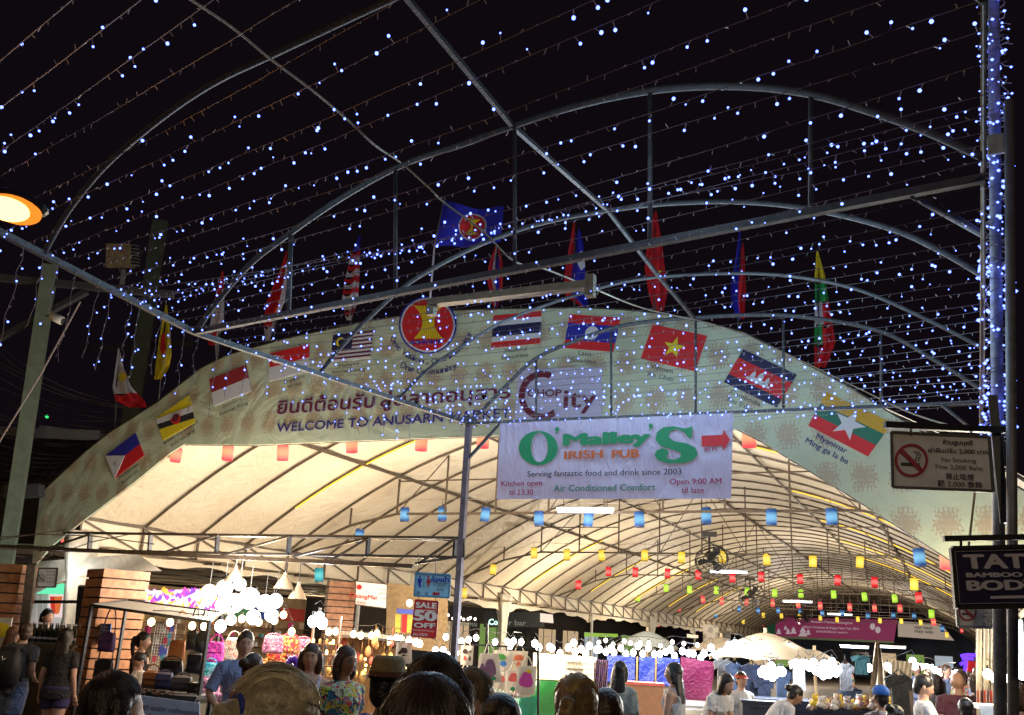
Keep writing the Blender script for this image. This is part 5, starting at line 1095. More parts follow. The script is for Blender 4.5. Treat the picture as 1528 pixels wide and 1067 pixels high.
tote('large tote printed with a grey violet standing shape', [(716, 975), (744, 975), (749, 1018), (709, 1021)], 13.6, [(blob(.55, .5, .26, .36), gpr), (blob(.2, .5, .1, .2), gpr), (blob(.7, .85, .1, .06), green_p)])
tote('tote with a round green and blue print behind the others', [(738, 970), (765, 972), (763, 1010), (738, 1008)], 14.6, [(blob(.35, .25, .3, .14), mat('leaf_print', (.05, .25, .04), .7)), (blob(.5, .5, .2, .12), mat('bluish_print', (.03, .15, .4), .7))])
tote('tote with a coral mushroom print', [(762, 971), (788, 972), (786, 1003), (760, 1003)], 14.8, [(blob(.5, .32, .28, .16), mat('coral_print', (.6, .14, .06), .6)), (blob(.5, .65, .14, .16), mat('coral_print'))])
tote('tote with a small red rounded print low in the bunch', [(735, 1003), (757, 1002), (757, 1029), (733, 1030)], 14.2, [(blob(.6, .4, .25, .2), rp_)])
tote('tote with a red blossom print', [(755, 1001), (778, 1000), (776, 1036), (753, 1034)], 14.0, [(blob(.5, .3, .28, .24, 16, .2), rp_), (blob(.5, .8, .15, .1), green_p)])
tote('front tote with a large magenta blossom print', [(773, 993), (801, 994), (798, 1037), (769, 1033)], 13.4, [(blob(.5, .5, .34, .33, 18, .18), mg), (blob(.6, .2, .14, .08), yel_p)])
rk = thing('tote_rack', 'thin black rail on which the tote bags hang', 'rack', pt(730, 1060, 14)); mb = MB(); mb.bar(pt(684, 961, 14.6), pt(800, 967, 14.6), .025); mb.build('rail', black, rk)
for x in (727, 803): mb = MB(); mb.bar(pt(x, 930 if x == 727 else 966, 14.7), pt(x, 1090, 14.7), .035); mb.build('rack_post', black, rk)
mb = MB()
for i in range(12): mb.octa(pt(730+i*5.5, 1034+(i*37 % 9)-4, 13.8), .05)
tag(mb.build('gift_pile', pattern('pastel_soft_goods', [(.7, .4, .45), (.75, .68, .5), (.5, .6, .5), (.8, .75, .7)], 14), kind='stuff'), 'pile of pastel soft gifts below the totes', 'gift pile')
# ---- peg board, tarpaulins, hangings
pl = facing(840, 1000, 18, -4)
pgm = bpy.data.materials.new('cream_pegboard'); pgm.use_nodes = True; t = pgm.node_tree; b = t.nodes['Principled BSDF']; tc = t.nodes.new('ShaderNodeTexCoord'); v = t.nodes.new('ShaderNodeTexVoronoi'); v.inputs['Randomness'].default_value = 0; v.inputs['Scale'].default_value = 18; t.links.new(tc.outputs['Object'], v.inputs['Vector'])
rr_ = t.nodes.new('ShaderNodeValToRGB'); rr_.color_ramp.elements[0].position = .12; rr_.color_ramp.elements[0].color = (.25, .18, .08, 1); rr_.color_ramp.elements[1].position = .2; rr_.color_ramp.elements[1].color = (.75, .64, .42, 1); t.links.new(v.outputs['Distance'], rr_.inputs[0]); t.links.new(rr_.outputs[0], b.inputs['Base Color'])
pgb = poly_px('peg_board', [(796, 974), (890, 981), (888, 1018), (795, 1013)], pl, pgm, None, 0, .05); tag(pgb, 'cream peg board backing a jewellery stall, lit bright', 'peg board')
silver = mat('silver_beads', (.55, .52, .46), .25, .8)
for j in range(10): mb = MB(); x = 846+j*2.4; mb.tube([pl.at(x+math.sin(i*2.1)*.4, 984+j*.1+i*3.2, lift=.05+.01*math.sin(i*2)) for i in range(10)], [.016+.010*math.sin(i*2.2) for i in range(10)], 5); mb.build('bead_chain', silver, pgb)
for j in range(5): mb = MB(); x = 872+j*3; mb.tube([pl.at(x, 984+i*4, lift=.05) for i in range(9)], [.02+.018*abs(math.sin(i*1.6)) for i in range(9)], 6); mb.build('shell_chain', mat('shell_cream', (.6, .54, .42), .4), pgb)
def hangcloth(label, q4, d, m, turn=0, name='hung_cloth', cat='cloth', grp=None, amp=.03, fold=30):
    pl = facing(q4[0][0], q4[0][1], d, turn); qf = quad(*q4); mb = MB(); mb.grid(lambda u, v: pl.at(*qf(u, v), lift=amp*math.sin(u*fold+v*3)+amp*.5*math.sin(u*fold*.4+v*6)), 40, 12); mb.grid(lambda u, v: pl.at(*qf(u, v), lift=-.02+amp*math.sin(u*fold+v*3)+amp*.5*math.sin(u*fold*.4+v*6)), 40, 12)
    return tag(mb.build(name, m, smooth=True), label, cat, grp)
gt = mat('green_tarpaulin', (.01, .11, .02), .3, coat=.4, var=.15); gt2 = mat('teal_green_tarpaulin', (.02, .22, .12), .3, coat=.4, var=.15)
hangcloth('glossy green tarpaulin below the cream peg board', [(793, 1014), (889, 1020), (885, 1110), (790, 1100)], 17.8, gt, fold=7, amp=.06); hangcloth('darker teal green tarpaulin bag beside it', [(768, 1042), (806, 1038), (800, 1110), (775, 1110)], 15.5, gt2, fold=6, amp=.05)
hangcloth('dark violet beaded curtain left of the blue panels', [(889, 984), (908, 985), (905, 1045), (887, 1043)], 18, pattern('dark_beads', [(.08, .03, .10), (.04, .03, .12), (.12, .05, .05), (.03, .02, .03)], 30), fold=40)
bl = mat('royal_blue_cloth', (.01, .025, .24), .6, var=.15)
for i, (a, b, y0, y1) in enumerate(((906, 948, 978, 1018), (954, 977, 980, 1021), (981, 1014, 981, 1024))): hangcloth('royal blue cloth panel, %s of the three above the brown counter' % ordn(i), [(a, y0), (b, y0+1), (b-1, y1), (a-1, y1-1)], 18.5, bl, fold=5, amp=.02, grp='royal blue panels')
mb = MB()
for x in (951, 979): mb.bar(pt(x, 980, 18.4), pt(x-1, 1022, 18.4), .03)
tag(mb.build('sequin_strip', mat('gold_sequin', (.7, .5, .25), .3, .6, var=.5, scale=60)), 'two thin glittering strips between the blue panels', 'strips')
hangcloth('crimson magenta cloth panel right of the blue ones', [(1016, 980), (1067, 988), (1060, 1046), (1013, 1044)], 17.5, mat('magenta_cloth', (.17, .005, .06), .6, var=.12), fold=4, amp=.015)
c = pt(1037, 1050, 17.3); mb = MB(); U, V = camU(-4); mb.box(c, (.62, .16, .07), U, V); mb.box(c-Vector((0, 0, .07)), (.56, .1, .08), U, V); tag(mb.build('white_ledge', white), 'white ledge under the magenta panel', 'ledge')
c = pt(962, 1040, 16.5); bc = thing('brown_counter', 'plain brown counter with a red edged top behind the striped shirt woman', 'counter', (c.x, c.y, 0)); zt = pt(962, 1022, 16.5).z; U, V = camU(-6)
mb = MB(); mb.box((c.x, c.y, zt/2), (.62, .5, zt), U, V); mb.build('counter_body', mat('brown_board', (.28, .13, .06), .6, var=.1), bc); mb = MB(); mb.box((c.x, c.y, zt+.02), (.66, .56, .05), U, V); mb.build('counter_top', mat('red_edge', (.5, .10, .07), .5), bc)
# dark clothes stall
navyc = mat('navy_cloth', (.015, .025, .06), .8, var=.3); denim = mat('denim', (.05, .08, .16), .8, var=.3); greyc = mat('grey_cloth', (.22, .23, .26), .8, var=.2)
def hung_shirt(label, px, py, d, w_, h, m, turn=0, name='hung_shirt', grp='clothes hung at the stalls'):
    c = pt(px, py, d); U, V = camU(turn); W = Vector((0, 0, 1)); f = thing(name, label, 'garment', c, grp)
    out = [(-.5, .38), (-.16, .5), (-.08, .46), (.08, .46), (.16, .5), (.5, .38), (.44, .14), (.30, .2), (.32, -.5), (-.32, -.5), (-.30, .2), (-.44, .14)]
    mb = MB(); A = [c+U*(a*w_)+W*(b*h)-V*(.05*math.cos(a*3)) for a, b in out]; mb.prism(A[::-1], -V, .05); mb.build('cloth', m, f)
    mb = MB(); mb.tube([c+U*-.3*w_+W*.43*h, c+W*(.5*h+.05), c+U*.3*w_+W*.43*h], .008, 4); mb.tube([c+W*(.5*h+.05), c+W*(.5*h+.13)], .006, 4); mb.build('hanger', black, f); return f
for i, (x, y, d, w_, h, m, l) in enumerate(((1080, 1006, 16, .34, .5, greyc, 'grey shirt hung beside the magenta panel'), (1096, 1012, 15.5, .3, .5, denim, 'denim blue shirt hung above the leaning woman'), (1122, 1014, 15.4, .36, .5, navyc, 'navy shirt hung below the umbrella lamps'), (1140, 1034, 15.2, .34, .45, navyc, 'navy shirt hung low under the big lamps'),
    (1168, 1022, 15.6, .34, .5, denim, 'dark denim jacket hung right of the big lamps'), (1192, 1006, 15.4, .3, .5, mat('white_cloth', (.6, .6, .62), .8), 'white shirt glowing at the lamp cluster'), (1262, 1010, 15, .3, .42, greyc, 'grey shirt right of the lamp cluster'), (1285, 992, 17, .34, .34, mat('teal_cloth', (.05, .16, .20), .8), 'teal shirt spread above the stuffed toys'),
    (1343, 1040, 11.5, .34, .55, mat('black_cloth', (.01, .01, .012), .8), 'black coat on a stand beside the man with a phone'), (1270, 1040, 16, .4, .3, denim, 'dark blue shirt on the low rail'))): hung_shirt(l, x, y, d, w_, h, m)
c = pt(1132, 1048, 12.2); bn = thing('navy_crate', 'large dark navy plastic crate beside the leaning woman', 'crate', c); U, V = camU(-6); W = Vector((0, 0, 1))
mb = MB(); mb.box(c-W*.22, (.46, .34, .44), U, V); mb.build('crate_body', mat('navy_plastic', (.012, .02, .045), .5), bn)
mb = MB(); mb.box(c+W*.01, (.50, .38, .03), U, V); mb.build('rim', mat('navy_plastic'), bn); mb = MB(); mb.tube([c-V*.19-U*.12-W*.06, c-V*.21-U*.1-W*.04, c-V*.21+U*.1-W*.04, c-V*.19+U*.12-W*.06], .009, 5); mb.build('handle', steel, bn)
tb = table('long dark stall table with soft goods in the middle right', 1225, 1046, 13.4, 1.9, .8, navyc, None, -6)
r_ = random.Random(21)
toym = [pattern('toy_pastel', [(.6, .3, .25), (.7, .6, .4), (.3, .25, .3), (.7, .65, .6)], 18), mat('toy_yellow', (.7, .5, .05), .8), mat('toy_brown', (.25, .13, .06), .9), mat('toy_white', (.6, .58, .55), .9)]
for i in range(26):
    p = pt(1212+i*4.6+r_.uniform(-2, 2), 1055-((i*13) % 7), 12.6+r_.uniform(-.3, .3)); mb = MB(); k = r_.uniform(.8, 1.2); mb.ball(p, (.05*k, .045*k, .045*k), 8, 6); mb.ball(p+Vector((0, 0, .065*k)), .035*k, 8, 6); 
    for s in (-1, 1): mb.ball(p+CR*s*.025*k+Vector((0, 0, .095*k)), .012*k, 5, 4); mb.ball(p+CR*s*.05*k-Vector((0, 0, .01)), .018*k, 5, 4)
    tag(mb.build('soft_toy', toym[i % 4], smooth=True), 'little stuffed toy with round ears, %s from the left along the table front' % ordn(i), 'soft toy', 'stuffed toys on the long table')
# clothes and drapes along right aisle
hangcloth('beige dress fabric hanging like a cone right of the toys', [(1306, 958), (1312, 958), (1330, 1045), (1296, 1045)], 14, mat('beige_linen', (.36, .28, .20), .8), name='hanging_fabric', cat='fabric', amp=.05, fold=14)
hangcloth('cream tent side panel behind the aisle', [(1330, 985), (1362, 988), (1360, 1016), (1330, 1018)], 17, mat('cream_sheet', (.55, .45, .30), .7, trans=.3), name='cream_sheet', cat='cloth', amp=.01)
hangcloth('wide grey brown cloth behind the dark coat', [(1320, 1018), (1362, 1024), (1365, 1075), (1322, 1075)], 13, mat('taupe_cloth', (.26, .20, .15), .8), fold=9)
for i, (x, w_) in enumerate(((1456, 9), (1467, 9), (1478, 9), (1489, 9))): hangcloth('clear crinkled plastic curtain strip, %s from the left beyond the small sign' % ordn(i), [(x, 938), (x+w_, 939), (x+w_+1, 1075), (x+1, 1075)], 10.8+.1*i, mat('crinkled_plastic', (.50, .46, .40), .18, var=.15, trans=.3, coat=.5), name='curtain_strip', cat='curtain', amp=.05, fold=5, grp='clear plastic curtain')
r_ = random.Random(31)
for i in range(12):
    x = 1458+i*5; hangcloth('red and dark trinket string, %s from the left at the right edge stall' % ordn(i), [(x, 1030), (x+3, 1030), (x+3, 1058), (x, 1058)], 10.3, mat('trinket_red%d' % (i % 2), [(.45, .06, .04), (.12, .03, .05)][i % 2], .4), name='trinket_string', cat='trinket', amp=.01, grp='trinket strings')
# blue neon figure
mb = MB(); d = 19
for P in ([(1434, 979), (1444, 977), (1456, 978)], [(1436, 983), (1442, 982), (1452, 983)], [(1442, 980), (1441, 992), (1439, 1003)], [(1438, 988), (1433, 992)]): mb.tube(spl([pt(x, y, d) for x, y in P]), .035, 6)
tag(mb.build('neon_sign', glow('blue_neon', (.10, .03, 1), 3.0, False)), 'blue violet neon tube sign shaped like a letter T', 'neon sign')
tag(wallpx('red_sign', [(1445, 986), (1456, 987), (1455, 1003), (1444, 1002)], 19.5, red_p, None, .03), 'small plain red sign right of the blue neon', 'sign')
# table and boxes far right
table('white topped box table under the blazing bulbs', 1490, 1052, 9.8, .55, .5, white, white)
# ---- umbrellas
def umbrella(label, px, py, rpx, drop, d, m):
    a = pt(px, py, d); Rr = rpx*mpp(d); H = drop*mpp(d); f = thing('market_umbrella', label, 'umbrella', (a.x, a.y, 0), 'umbrellas over the stalls'); n = 8
    mb = MB(); rings = []
    for k in range(7):
        t = k/6; rings.append([a+Vector((Rr*t*math.cos(2*math.pi*j/24), Rr*t*math.sin(2*math.pi*j/24), -H*(t**1.5)*(1-.10*abs(math.sin(j*math.pi*n/24))*t)-.02)) for j in range(24)])
    mb.loft(rings, False); mb.build('canopy', m, f, smooth=True)
    mb = MB(); mb.tube([(a.x, a.y, 0), (a.x, a.y, a.z+.06)], .03, 8); mb.build('pole', mat('ash_wood', (.4, .28, .15), .5), f)
    for j in range(n): t = 2*math.pi*j/n; mb = MB(); mb.tube([a+Vector((Rr*k*math.cos(t), Rr*k*math.sin(t), -H*k**1.5-.05)) for k in (0, .33, .66, 1)], .012, 4); mb.build('rib', mat('ash_wood'), f)
    return f
umbrella('big beige umbrella over the lamp lit stall', 1142, 942, 84, 40, 17.5, mat('beige_canvas', (.52, .42, .28), .8, trans=.35, var=.06))
umbrella('smaller beige umbrella partly behind the big one', 1076, 949, 48, 22, 21, mat('beige_canvas')); umbrella('pale white umbrella left of the beige ones', 966, 940, 46, 24, 22, mat('white_canvas', (.50, .54, .50), .8, trans=.3, var=.06))
umbrella('beige umbrella edge right of the toys', 1215, 968, 40, 22, 19, mat('beige_canvas'))

# ================================================================ surroundings beyond
bw = thing('background_row', 'long dark shop row beyond the left side of the tent', 'building', (-24, 50, 0))
mb = MB(); mb.box((-26.5, 64, 2.1), (5, 50, 4.2)); mb.build('wall', mat('dark_plaster', (.07, .055, .05), .8, var=.3), bw)
mb = MB(); mb.box((-25, 64, 4.32), (8.4, 51, .2)); mb.build('roof', roofm, bw)
r_ = random.Random(6)
lit = [glow('window_warm', (1, .7, .4), .55, False), glow('window_pale', (.8, .9, 1), .45, False), mat('dark_glass', (.03, .04, .05), .1), glow('window_green', (.5, .8, .2), .35, False), mat('dark_glass')]
for i in range(11):
    y = 41.5+i*4.2; mb = MB(); mb.box((-23.99, y, 1.5), (.06, 3.0, 2.2)); fr_ = mb.build('window', dsteel, bw); mb = MB(); mb.box((-23.95, y, 1.5), (.04, 2.8, 2.0)); mb.build('pane', lit[r_.randrange(5)], fr_)
    for yy in (-.7, .7): mb = MB(); mb.box((-23.92, y+yy, 1.5), (.04, .05, 2.0)); mb.build('mullion', dsteel, fr_)
pl = Plane((-23.4, 50, 0), (1, 0, 0)); pl2 = facing(757, 926, 38, -8)
cs = poly_px('shopfront_sign', [(722, 912), (812, 914), (812, 936), (722, 936)], pl2, mat('sign_black', (.015, .02, .02), .5), None, 0, .1); tag(cs, 'dark fascia with glowing pale green letters Colour', 'sign')
letter_px('lettering', 'Col', (729.5, 932), (745, 932.5), 8.5, pl2, glow('letter_glow', (.55, 1, .85), 2.2, False), cs, .03, .05); letter_px('lettering', 'our bar', (745.5, 932.5), (785, 933.5), 8.0, pl2, mat('dim_letter', (.20, .24, .22), .5, emit=(.3, .4, .35), es=.12, var=0, sample=False), cs, .02, .05)
bulb_row('far row of pinkish bulbs above the dim shopfront', [(652+i*4.6, 919+i*.35) for i in range(13)], 36, glow('pink_bulb_glass', (1, .75, .7), 5, False), .05, grp='far bulbs')
letter_px('lettering', 'GREEN CHIANGMAI', (652, 933), (712, 935), 6, facing(680, 933, 37, -8), mat('dim_letter'), cs, .02, .05)
tag(wallpx('lit_strip', [(872, 944), (922, 946), (922, 951), (872, 950)], 40, glow('lime_strip', (.45, .75, .1), .7, False), None, .05), 'lime green lit strip below the far eave', 'lit strip')
# dark shelves and things behind bulbs of the middle stalls: low shed roofs
r_ = random.Random(77)
goodm = [mat('wood_trinket', (.28, .14, .05), .6), mat('brass_trinket', (.5, .32, .1), .35, .6), mat('red_trinket', (.45, .07, .05), .6), mat('dark_trinket', (.06, .04, .03), .7)]
ls = stall('lamp and trinket stall with a slatted wooden rear', [(488, 946), (604, 958), (606, 950), (498, 940)], [15.5, 16, 18, 18], 2, mat('bamboo_roof', (.25, .15, .07), .8))
mb = MB(); c0 = pt(486, 950, 17.6); c1 = pt(606, 956, 17.6); mb.grid(lambda u, v: Vector((lerp(c0.x, c1.x, u), lerp(c0.y, c1.y, u), lerp(c0.z, .3, v))), 2, 2); mb.build('rear_wall', mat('straw_mat', (.20, .10, .035), .8, var=.35, scale=14), ls)
for i in range(46):
    x = 488+i*2.55; y = 956+r_.uniform(0, 52); p = pt(x, y, 16+r_.uniform(-.6, .6)); mb = MB(); k = r_.uniform(.6, 1.3)
    mb.tube([p+Vector((0, 0, .06)), p+Vector((0, 0, .25))], .004, 3); mb.lathe(p, [(.01, .07*k), (.035*k, .04*k), (.05*k, -.02*k), (.03*k, -.07*k), (.005, -.09*k)], 8)
    tag(mb.build('hanging_trinket', goodm[i % 4], smooth=True), '%s hanging trinket, %s from the left in the lamp stall' % (('wooden', 'brass', 'red', 'dark')[i % 4], ordn(i) if i < 49 else str(i)), 'trinket', 'trinkets hanging in the lamp stall')
bulb_row('tiny warm bulbs scattered among the hanging trinkets', [(r_.uniform(486, 606), r_.uniform(960, 1012)) for i in range(20)], 15.9, dimw, .022, False)
for lab, x0, x1, y, d, n in (('shelf', 455, 500, 980, 15, 5),):
    pass
sh = thing('tiered_shelf', 'dim tiered shelf with small glowing jars between two women', 'shelf', pt(480, 1060, 14)); U, V = camU(5)
for j in range(5):
    c = pt(482, 962+j*16, 14.2); mb = MB(); mb.box(c, (.42, .2, .025), U, V); mb.build('shelf_board', leather, sh)
    for i in range(4): mb = MB(); mb.lathe(c+U*(-.15+i*.1)+Vector((0, 0, .013)), [(.001, 0), (.02, 0), (.022, .05), (.012, .07), (.001, .07)], 7); mb.build('jar', dimw if (i+j) % 3 == 0 else goodm[1], sh)
for s in (-1, 1): c = pt(482, 990, 14.2); mb = MB(); mb.bar(Vector((c.x, c.y, 0))+U*.2*s, Vector((c.x, c.y, 2.0))+U*.2*s, .03); mb.build('upright', leather, sh)
# shop interior right of the sign: yellow and red cloth, blue awning
sp_ = thing('souvenir_shop', 'souvenir shop front with blue fascia, red and yellow cloths', 'shop', pt(612, 960, 22))
wallpx('rear_wall', [(578, 870), (668, 880), (668, 975), (575, 965)], 24, mat('ochre_wall', (.45, .30, .14), .7, var=.2), sp_, .1)
wallpx('fascia', [(592, 908), (622, 910), (622, 917), (592, 915)], 21.5, mat('fascia_blue', (.02, .05, .35), .5), sp_, .1)
for x, m in ((590, mat('yellow_cloth', (.7, .5, .08), .8)), (600, mat('red_cloth', (.55, .03, .03), .8)), (608, mat('yellow_cloth')), (616, mat('purple_cloth', (.2, .05, .35), .8))): wallpx('hanging_cloth', [(x, 917), (x+8, 917), (x+7, 944), (x-1, 944)], 21.8, m, sp_, .03)
wallpx('clock', [(611+5*math.cos(a), 900+6*math.sin(a)) for a in [i*.45 for i in range(14)]], 21.4, mat('clock_face', (.6, .6, .55), .5, emit=(1, 1, .95), es=.8, sample=False), sp_, .05)
# ---- far end wall and banners
ew = thing('end_building', 'dim blue grey building closing the far end of the tent', 'building', (-6, 92, 0))
mb = MB(); mb.box((-8, 99.5, 2.4), (26, 2, 4.8)); mb.build('wall', mat('slate_wall', (.07, .09, .14), .7, var=.4, scale=.6), ew)
for i in range(9): mb = MB(); mb.box((-18+i*2.4, 98.45, 1.4), (1.7, .1, 1.9)); a_ = mb.build('window', dsteel, ew); mb = MB(); mb.box((-18+i*2.4, 98.38, 1.4), (1.5, .06, 1.7)); mb.build('pane', lit[(i*3) % 5], a_)
pl = Plane((0, 82, 0), (0, -1, 0))
pb2 = thing('season_banner', 'long maroon purple banner with white trees and greetings at the far end', 'banner', pl.at(1250, 940))
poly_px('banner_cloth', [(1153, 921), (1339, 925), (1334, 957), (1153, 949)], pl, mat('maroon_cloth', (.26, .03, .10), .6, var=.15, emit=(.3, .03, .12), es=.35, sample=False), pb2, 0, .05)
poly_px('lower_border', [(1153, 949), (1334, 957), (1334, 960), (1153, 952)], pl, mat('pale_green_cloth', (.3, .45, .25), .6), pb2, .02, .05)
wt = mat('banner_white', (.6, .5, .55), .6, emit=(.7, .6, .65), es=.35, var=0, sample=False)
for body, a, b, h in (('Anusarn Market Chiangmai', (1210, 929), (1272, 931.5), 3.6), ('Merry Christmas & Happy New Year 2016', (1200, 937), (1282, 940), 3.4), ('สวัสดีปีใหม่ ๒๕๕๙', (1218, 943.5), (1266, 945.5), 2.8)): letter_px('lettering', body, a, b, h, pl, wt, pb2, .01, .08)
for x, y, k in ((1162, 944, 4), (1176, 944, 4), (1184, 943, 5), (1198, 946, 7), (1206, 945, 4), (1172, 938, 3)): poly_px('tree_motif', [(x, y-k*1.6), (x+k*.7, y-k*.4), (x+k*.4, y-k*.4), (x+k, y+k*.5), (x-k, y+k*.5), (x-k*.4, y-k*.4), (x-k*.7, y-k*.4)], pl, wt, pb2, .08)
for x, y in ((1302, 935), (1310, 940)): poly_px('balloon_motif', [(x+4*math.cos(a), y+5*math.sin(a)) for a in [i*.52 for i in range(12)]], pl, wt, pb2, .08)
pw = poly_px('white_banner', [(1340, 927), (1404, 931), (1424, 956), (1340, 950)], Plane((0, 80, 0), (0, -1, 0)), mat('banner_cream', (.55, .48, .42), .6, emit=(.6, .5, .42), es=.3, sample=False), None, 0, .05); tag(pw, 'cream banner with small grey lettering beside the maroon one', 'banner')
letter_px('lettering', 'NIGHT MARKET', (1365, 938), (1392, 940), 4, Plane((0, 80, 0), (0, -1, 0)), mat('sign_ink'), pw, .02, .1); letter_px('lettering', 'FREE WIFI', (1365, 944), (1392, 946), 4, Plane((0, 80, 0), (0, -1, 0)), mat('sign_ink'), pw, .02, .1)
tag(poly_px('green_drape', [(1116, 955), (1120, 948), (1157, 928), (1157, 950)], Plane((0, 80, 0), (0, -1, 0)), mat('green_drape_cloth', (.02, .20, .10), .7), None, 0, .05), 'dark green drape slanting down left of the maroon banner', 'drape')
for i, (x0, y0, x1, y1, Y) in enumerate(((1049, 931, 1072, 960, 48), (1075, 940, 1090, 958, 52), (1025, 946, 1042, 952, 46))): tag(poly_px('notice_sheet', [(x0, y0), (x1, y0+2), (x1, y1), (x0, y1)], Plane((0, Y, 0), (0, -1, 0)), pattern('printed_sheet%d' % i, [(.5, .45, .4), (.3, .28, .25), (.55, .5, .42), (.45, .40, .34)], 4), None, 0, .03), ('large printed sheet hanging below the far eave', 'narrow printed sheet beside the large one', 'small cream notice under the sheets')[i], 'notice')
tag(wallpx('small_notice', [(806, 915), (825, 917), (826, 930), (806, 928)], 26, mat('sign_warm_white'), None, .02), 'small pinkish no smoking notice on the left eave', 'notice')
# ---- canopy of side aisle and side drape
side = thing('side_canopy', 'low pale side canopy over the shops left of the tent', 'canopy', (-17, 12, 0))
mb = MB(); mb.grid(lambda u, v: (-13.75-20*u, 12.6+26*v, 3.02+.35*u-.08*math.sin(v*26/3*math.pi)**2), 16, 70); mb.build('canvas_sheet', canvas_m, side, smooth=True)
for j in range(9): mb = MB(); mb.bar((-13.75, 12.6+j*3, 2.97), (-33.7, 12.6+j*3, 3.32), .05); mb.build('rafter', dsteel, side)
for x_, z_ in ((-16.5, 3.0), (-19.5, 3.05), (-23, 3.1), (-27, 3.18)): mb = MB(); mb.bar((x_, 12.6, z_), (x_, 38, z_), .04); mb.build('batten', dsteel, side)
for y_ in (20, 28, 36): mb = MB(); mb.bar((-22, y_, 0), (-22, y_, 3.1), .07); mb.build('post', steel, side)
pl = Plane((0, 12.3, 0), (0, -1, 0)); q = quad((56, 838), (205, 826), (242, 852), (48, 886))
mb = MB(); mb.grid(lambda u, v: pl.at(*q(u, v*(1-.35*math.sin(u*math.pi))), lift=.05*math.sin(u*11+v*5)), 24, 10); tag(mb.build('side_drape', mat('white_drape'), smooth=True), 'sagging white cloth swag under the left foot of the arch', 'drape')
# warm open shop fronts under the side canopy
sw = thing('shop_row', 'warm lit row of small shops beneath the side canopy behind the bag stalls', 'shops', (-27, 24, 0))
mb = MB(); mb.box((-28.2, 25, 1.55), (.3, 26, 3.1)); mb.build('rear_wall', mat('warm_plaster', (.36, .25, .14), .7, var=.3, scale=2), sw)
r_ = random.Random(12)
for i in range(13):
    y = 13.5+i*1.95; mb = MB(); mb.box((-27.95, y, 2.35), (.1, 1.7, .55)); mb.build('fascia', [mat('fascia_red', (.5, .05, .04)), mat('fascia_cream', (.6, .5, .35)), mat('fascia_green', (.05, .25, .12)), mat('fascia_blue', (.02, .05, .35))][i % 4], sw)
    for z in (.9, 1.3, 1.7): mb = MB(); mb.box((-27.7, y, z), (.5, 1.6, .04)); mb.build('shelf', leather, sw)
    for j in range(8):
        z = (.92, 1.32, 1.72)[j % 3]; h = r_.uniform(.12, .3); mb = MB(); mb.box((-27.7+r_.uniform(-.1, .1), y-.7+j*.2, z+h/2), (.18, .15, h)); mb.build('goods', [pm, pr_, pc, pt_, goodm[1], mat('white_cloth', (.6, .6, .62))][r_.randrange(6)], sw)
for k_, (y, x) in enumerate(((16, -24), (22, -25), (28, -24.5), (34, -25))): lamp('shop_light', (x, y, 2.5), (1, .80, .55), 150, .15)  # extra lights added for the shop row, without visible fittings
# ================================================================ the light the lamps give
for nm, x, y, d, col, pw_ in (('stall_light', 255, 925, 12, (1, .66, .36), 80), ('stall_light', 332, 934, 12.6, (.85, .92, 1), 75), ('globe_light', 360, 897, 14.7, (1, .88, .70), 420), ('globe_light', 400, 925, 14, (1, .78, .5), 90), ('stall_light', 468, 930, 13.2, (.85, .9, 1), 90),
    ('stall_light', 545, 948, 15.5, (1, .68, .36), 170), ('stall_light', 622, 957, 14.7, (1, .85, .66), 130), ('stall_light', 700, 955, 16.5, (1, .82, .6), 90), ('stall_light', 765, 957, 17.5, (1, .84, .62), 150), ('stall_light', 840, 965, 17.6, (1, .82, .6), 150),
    ('stall_light', 925, 968, 18.3, (1, .88, .74), 230), ('stall_light', 1000, 970, 18.8, (.92, .94, 1), 230), ('stall_light', 1070, 972, 17, (.85, .92, 1), 150), ('stall_light', 1150, 1000, 13.8, (.85, .92, 1), 90), ('stall_light', 1130, 970, 16.8, (.9, .94, 1), 28), ('stall_light', 1228, 998, 14.2, (.85, .92, 1), 200),
    ('stall_light', 1325, 992, 18.8, (.9, .94, 1), 180), ('stall_light', 1400, 998, 22, (1, .85, .66), 260), ('stall_light', 1488, 1004, 10.3, (1, .82, .55), 130), ('stall_light', 1520, 960, 8.8, (.9, .94, 1), 60),
    ('stall_light', 880, 955, 32, (1, .85, .66), 640), ('stall_light', 1020, 965, 42, (1, .88, .7), 620), ('stall_light', 1250, 978, 36, (1, .88, .72), 600), ('stall_light', 1180, 972, 56, (1, .86, .7), 750), ('stall_light', 1330, 980, 60, (1, .86, .7), 600), ('shop_light', 85, 895, 16.6, (.9, .95, .95), 16), ('shop_light', 560, 905, 19, (1, .8, .6), 120), ('shop_light', 640, 905, 20, (1, .8, .6), 90)):
    lamp(nm, pt(x, y, d-.5)+Vector((0, 0, .45)), col, pw_*1.1, .15)
# faint moonlight added as a far source, none seen in the sky
sn = bpy.data.lights.new('added_moonlight', 'SUN'); sn.energy = .004; sn.angle = R(.5); sn.color = (.7, .8, 1); so = bpy.data.objects.new('added_moonlight', sn); COL.objects.link(so); so.rotation_euler = (R(35), 0, R(160))
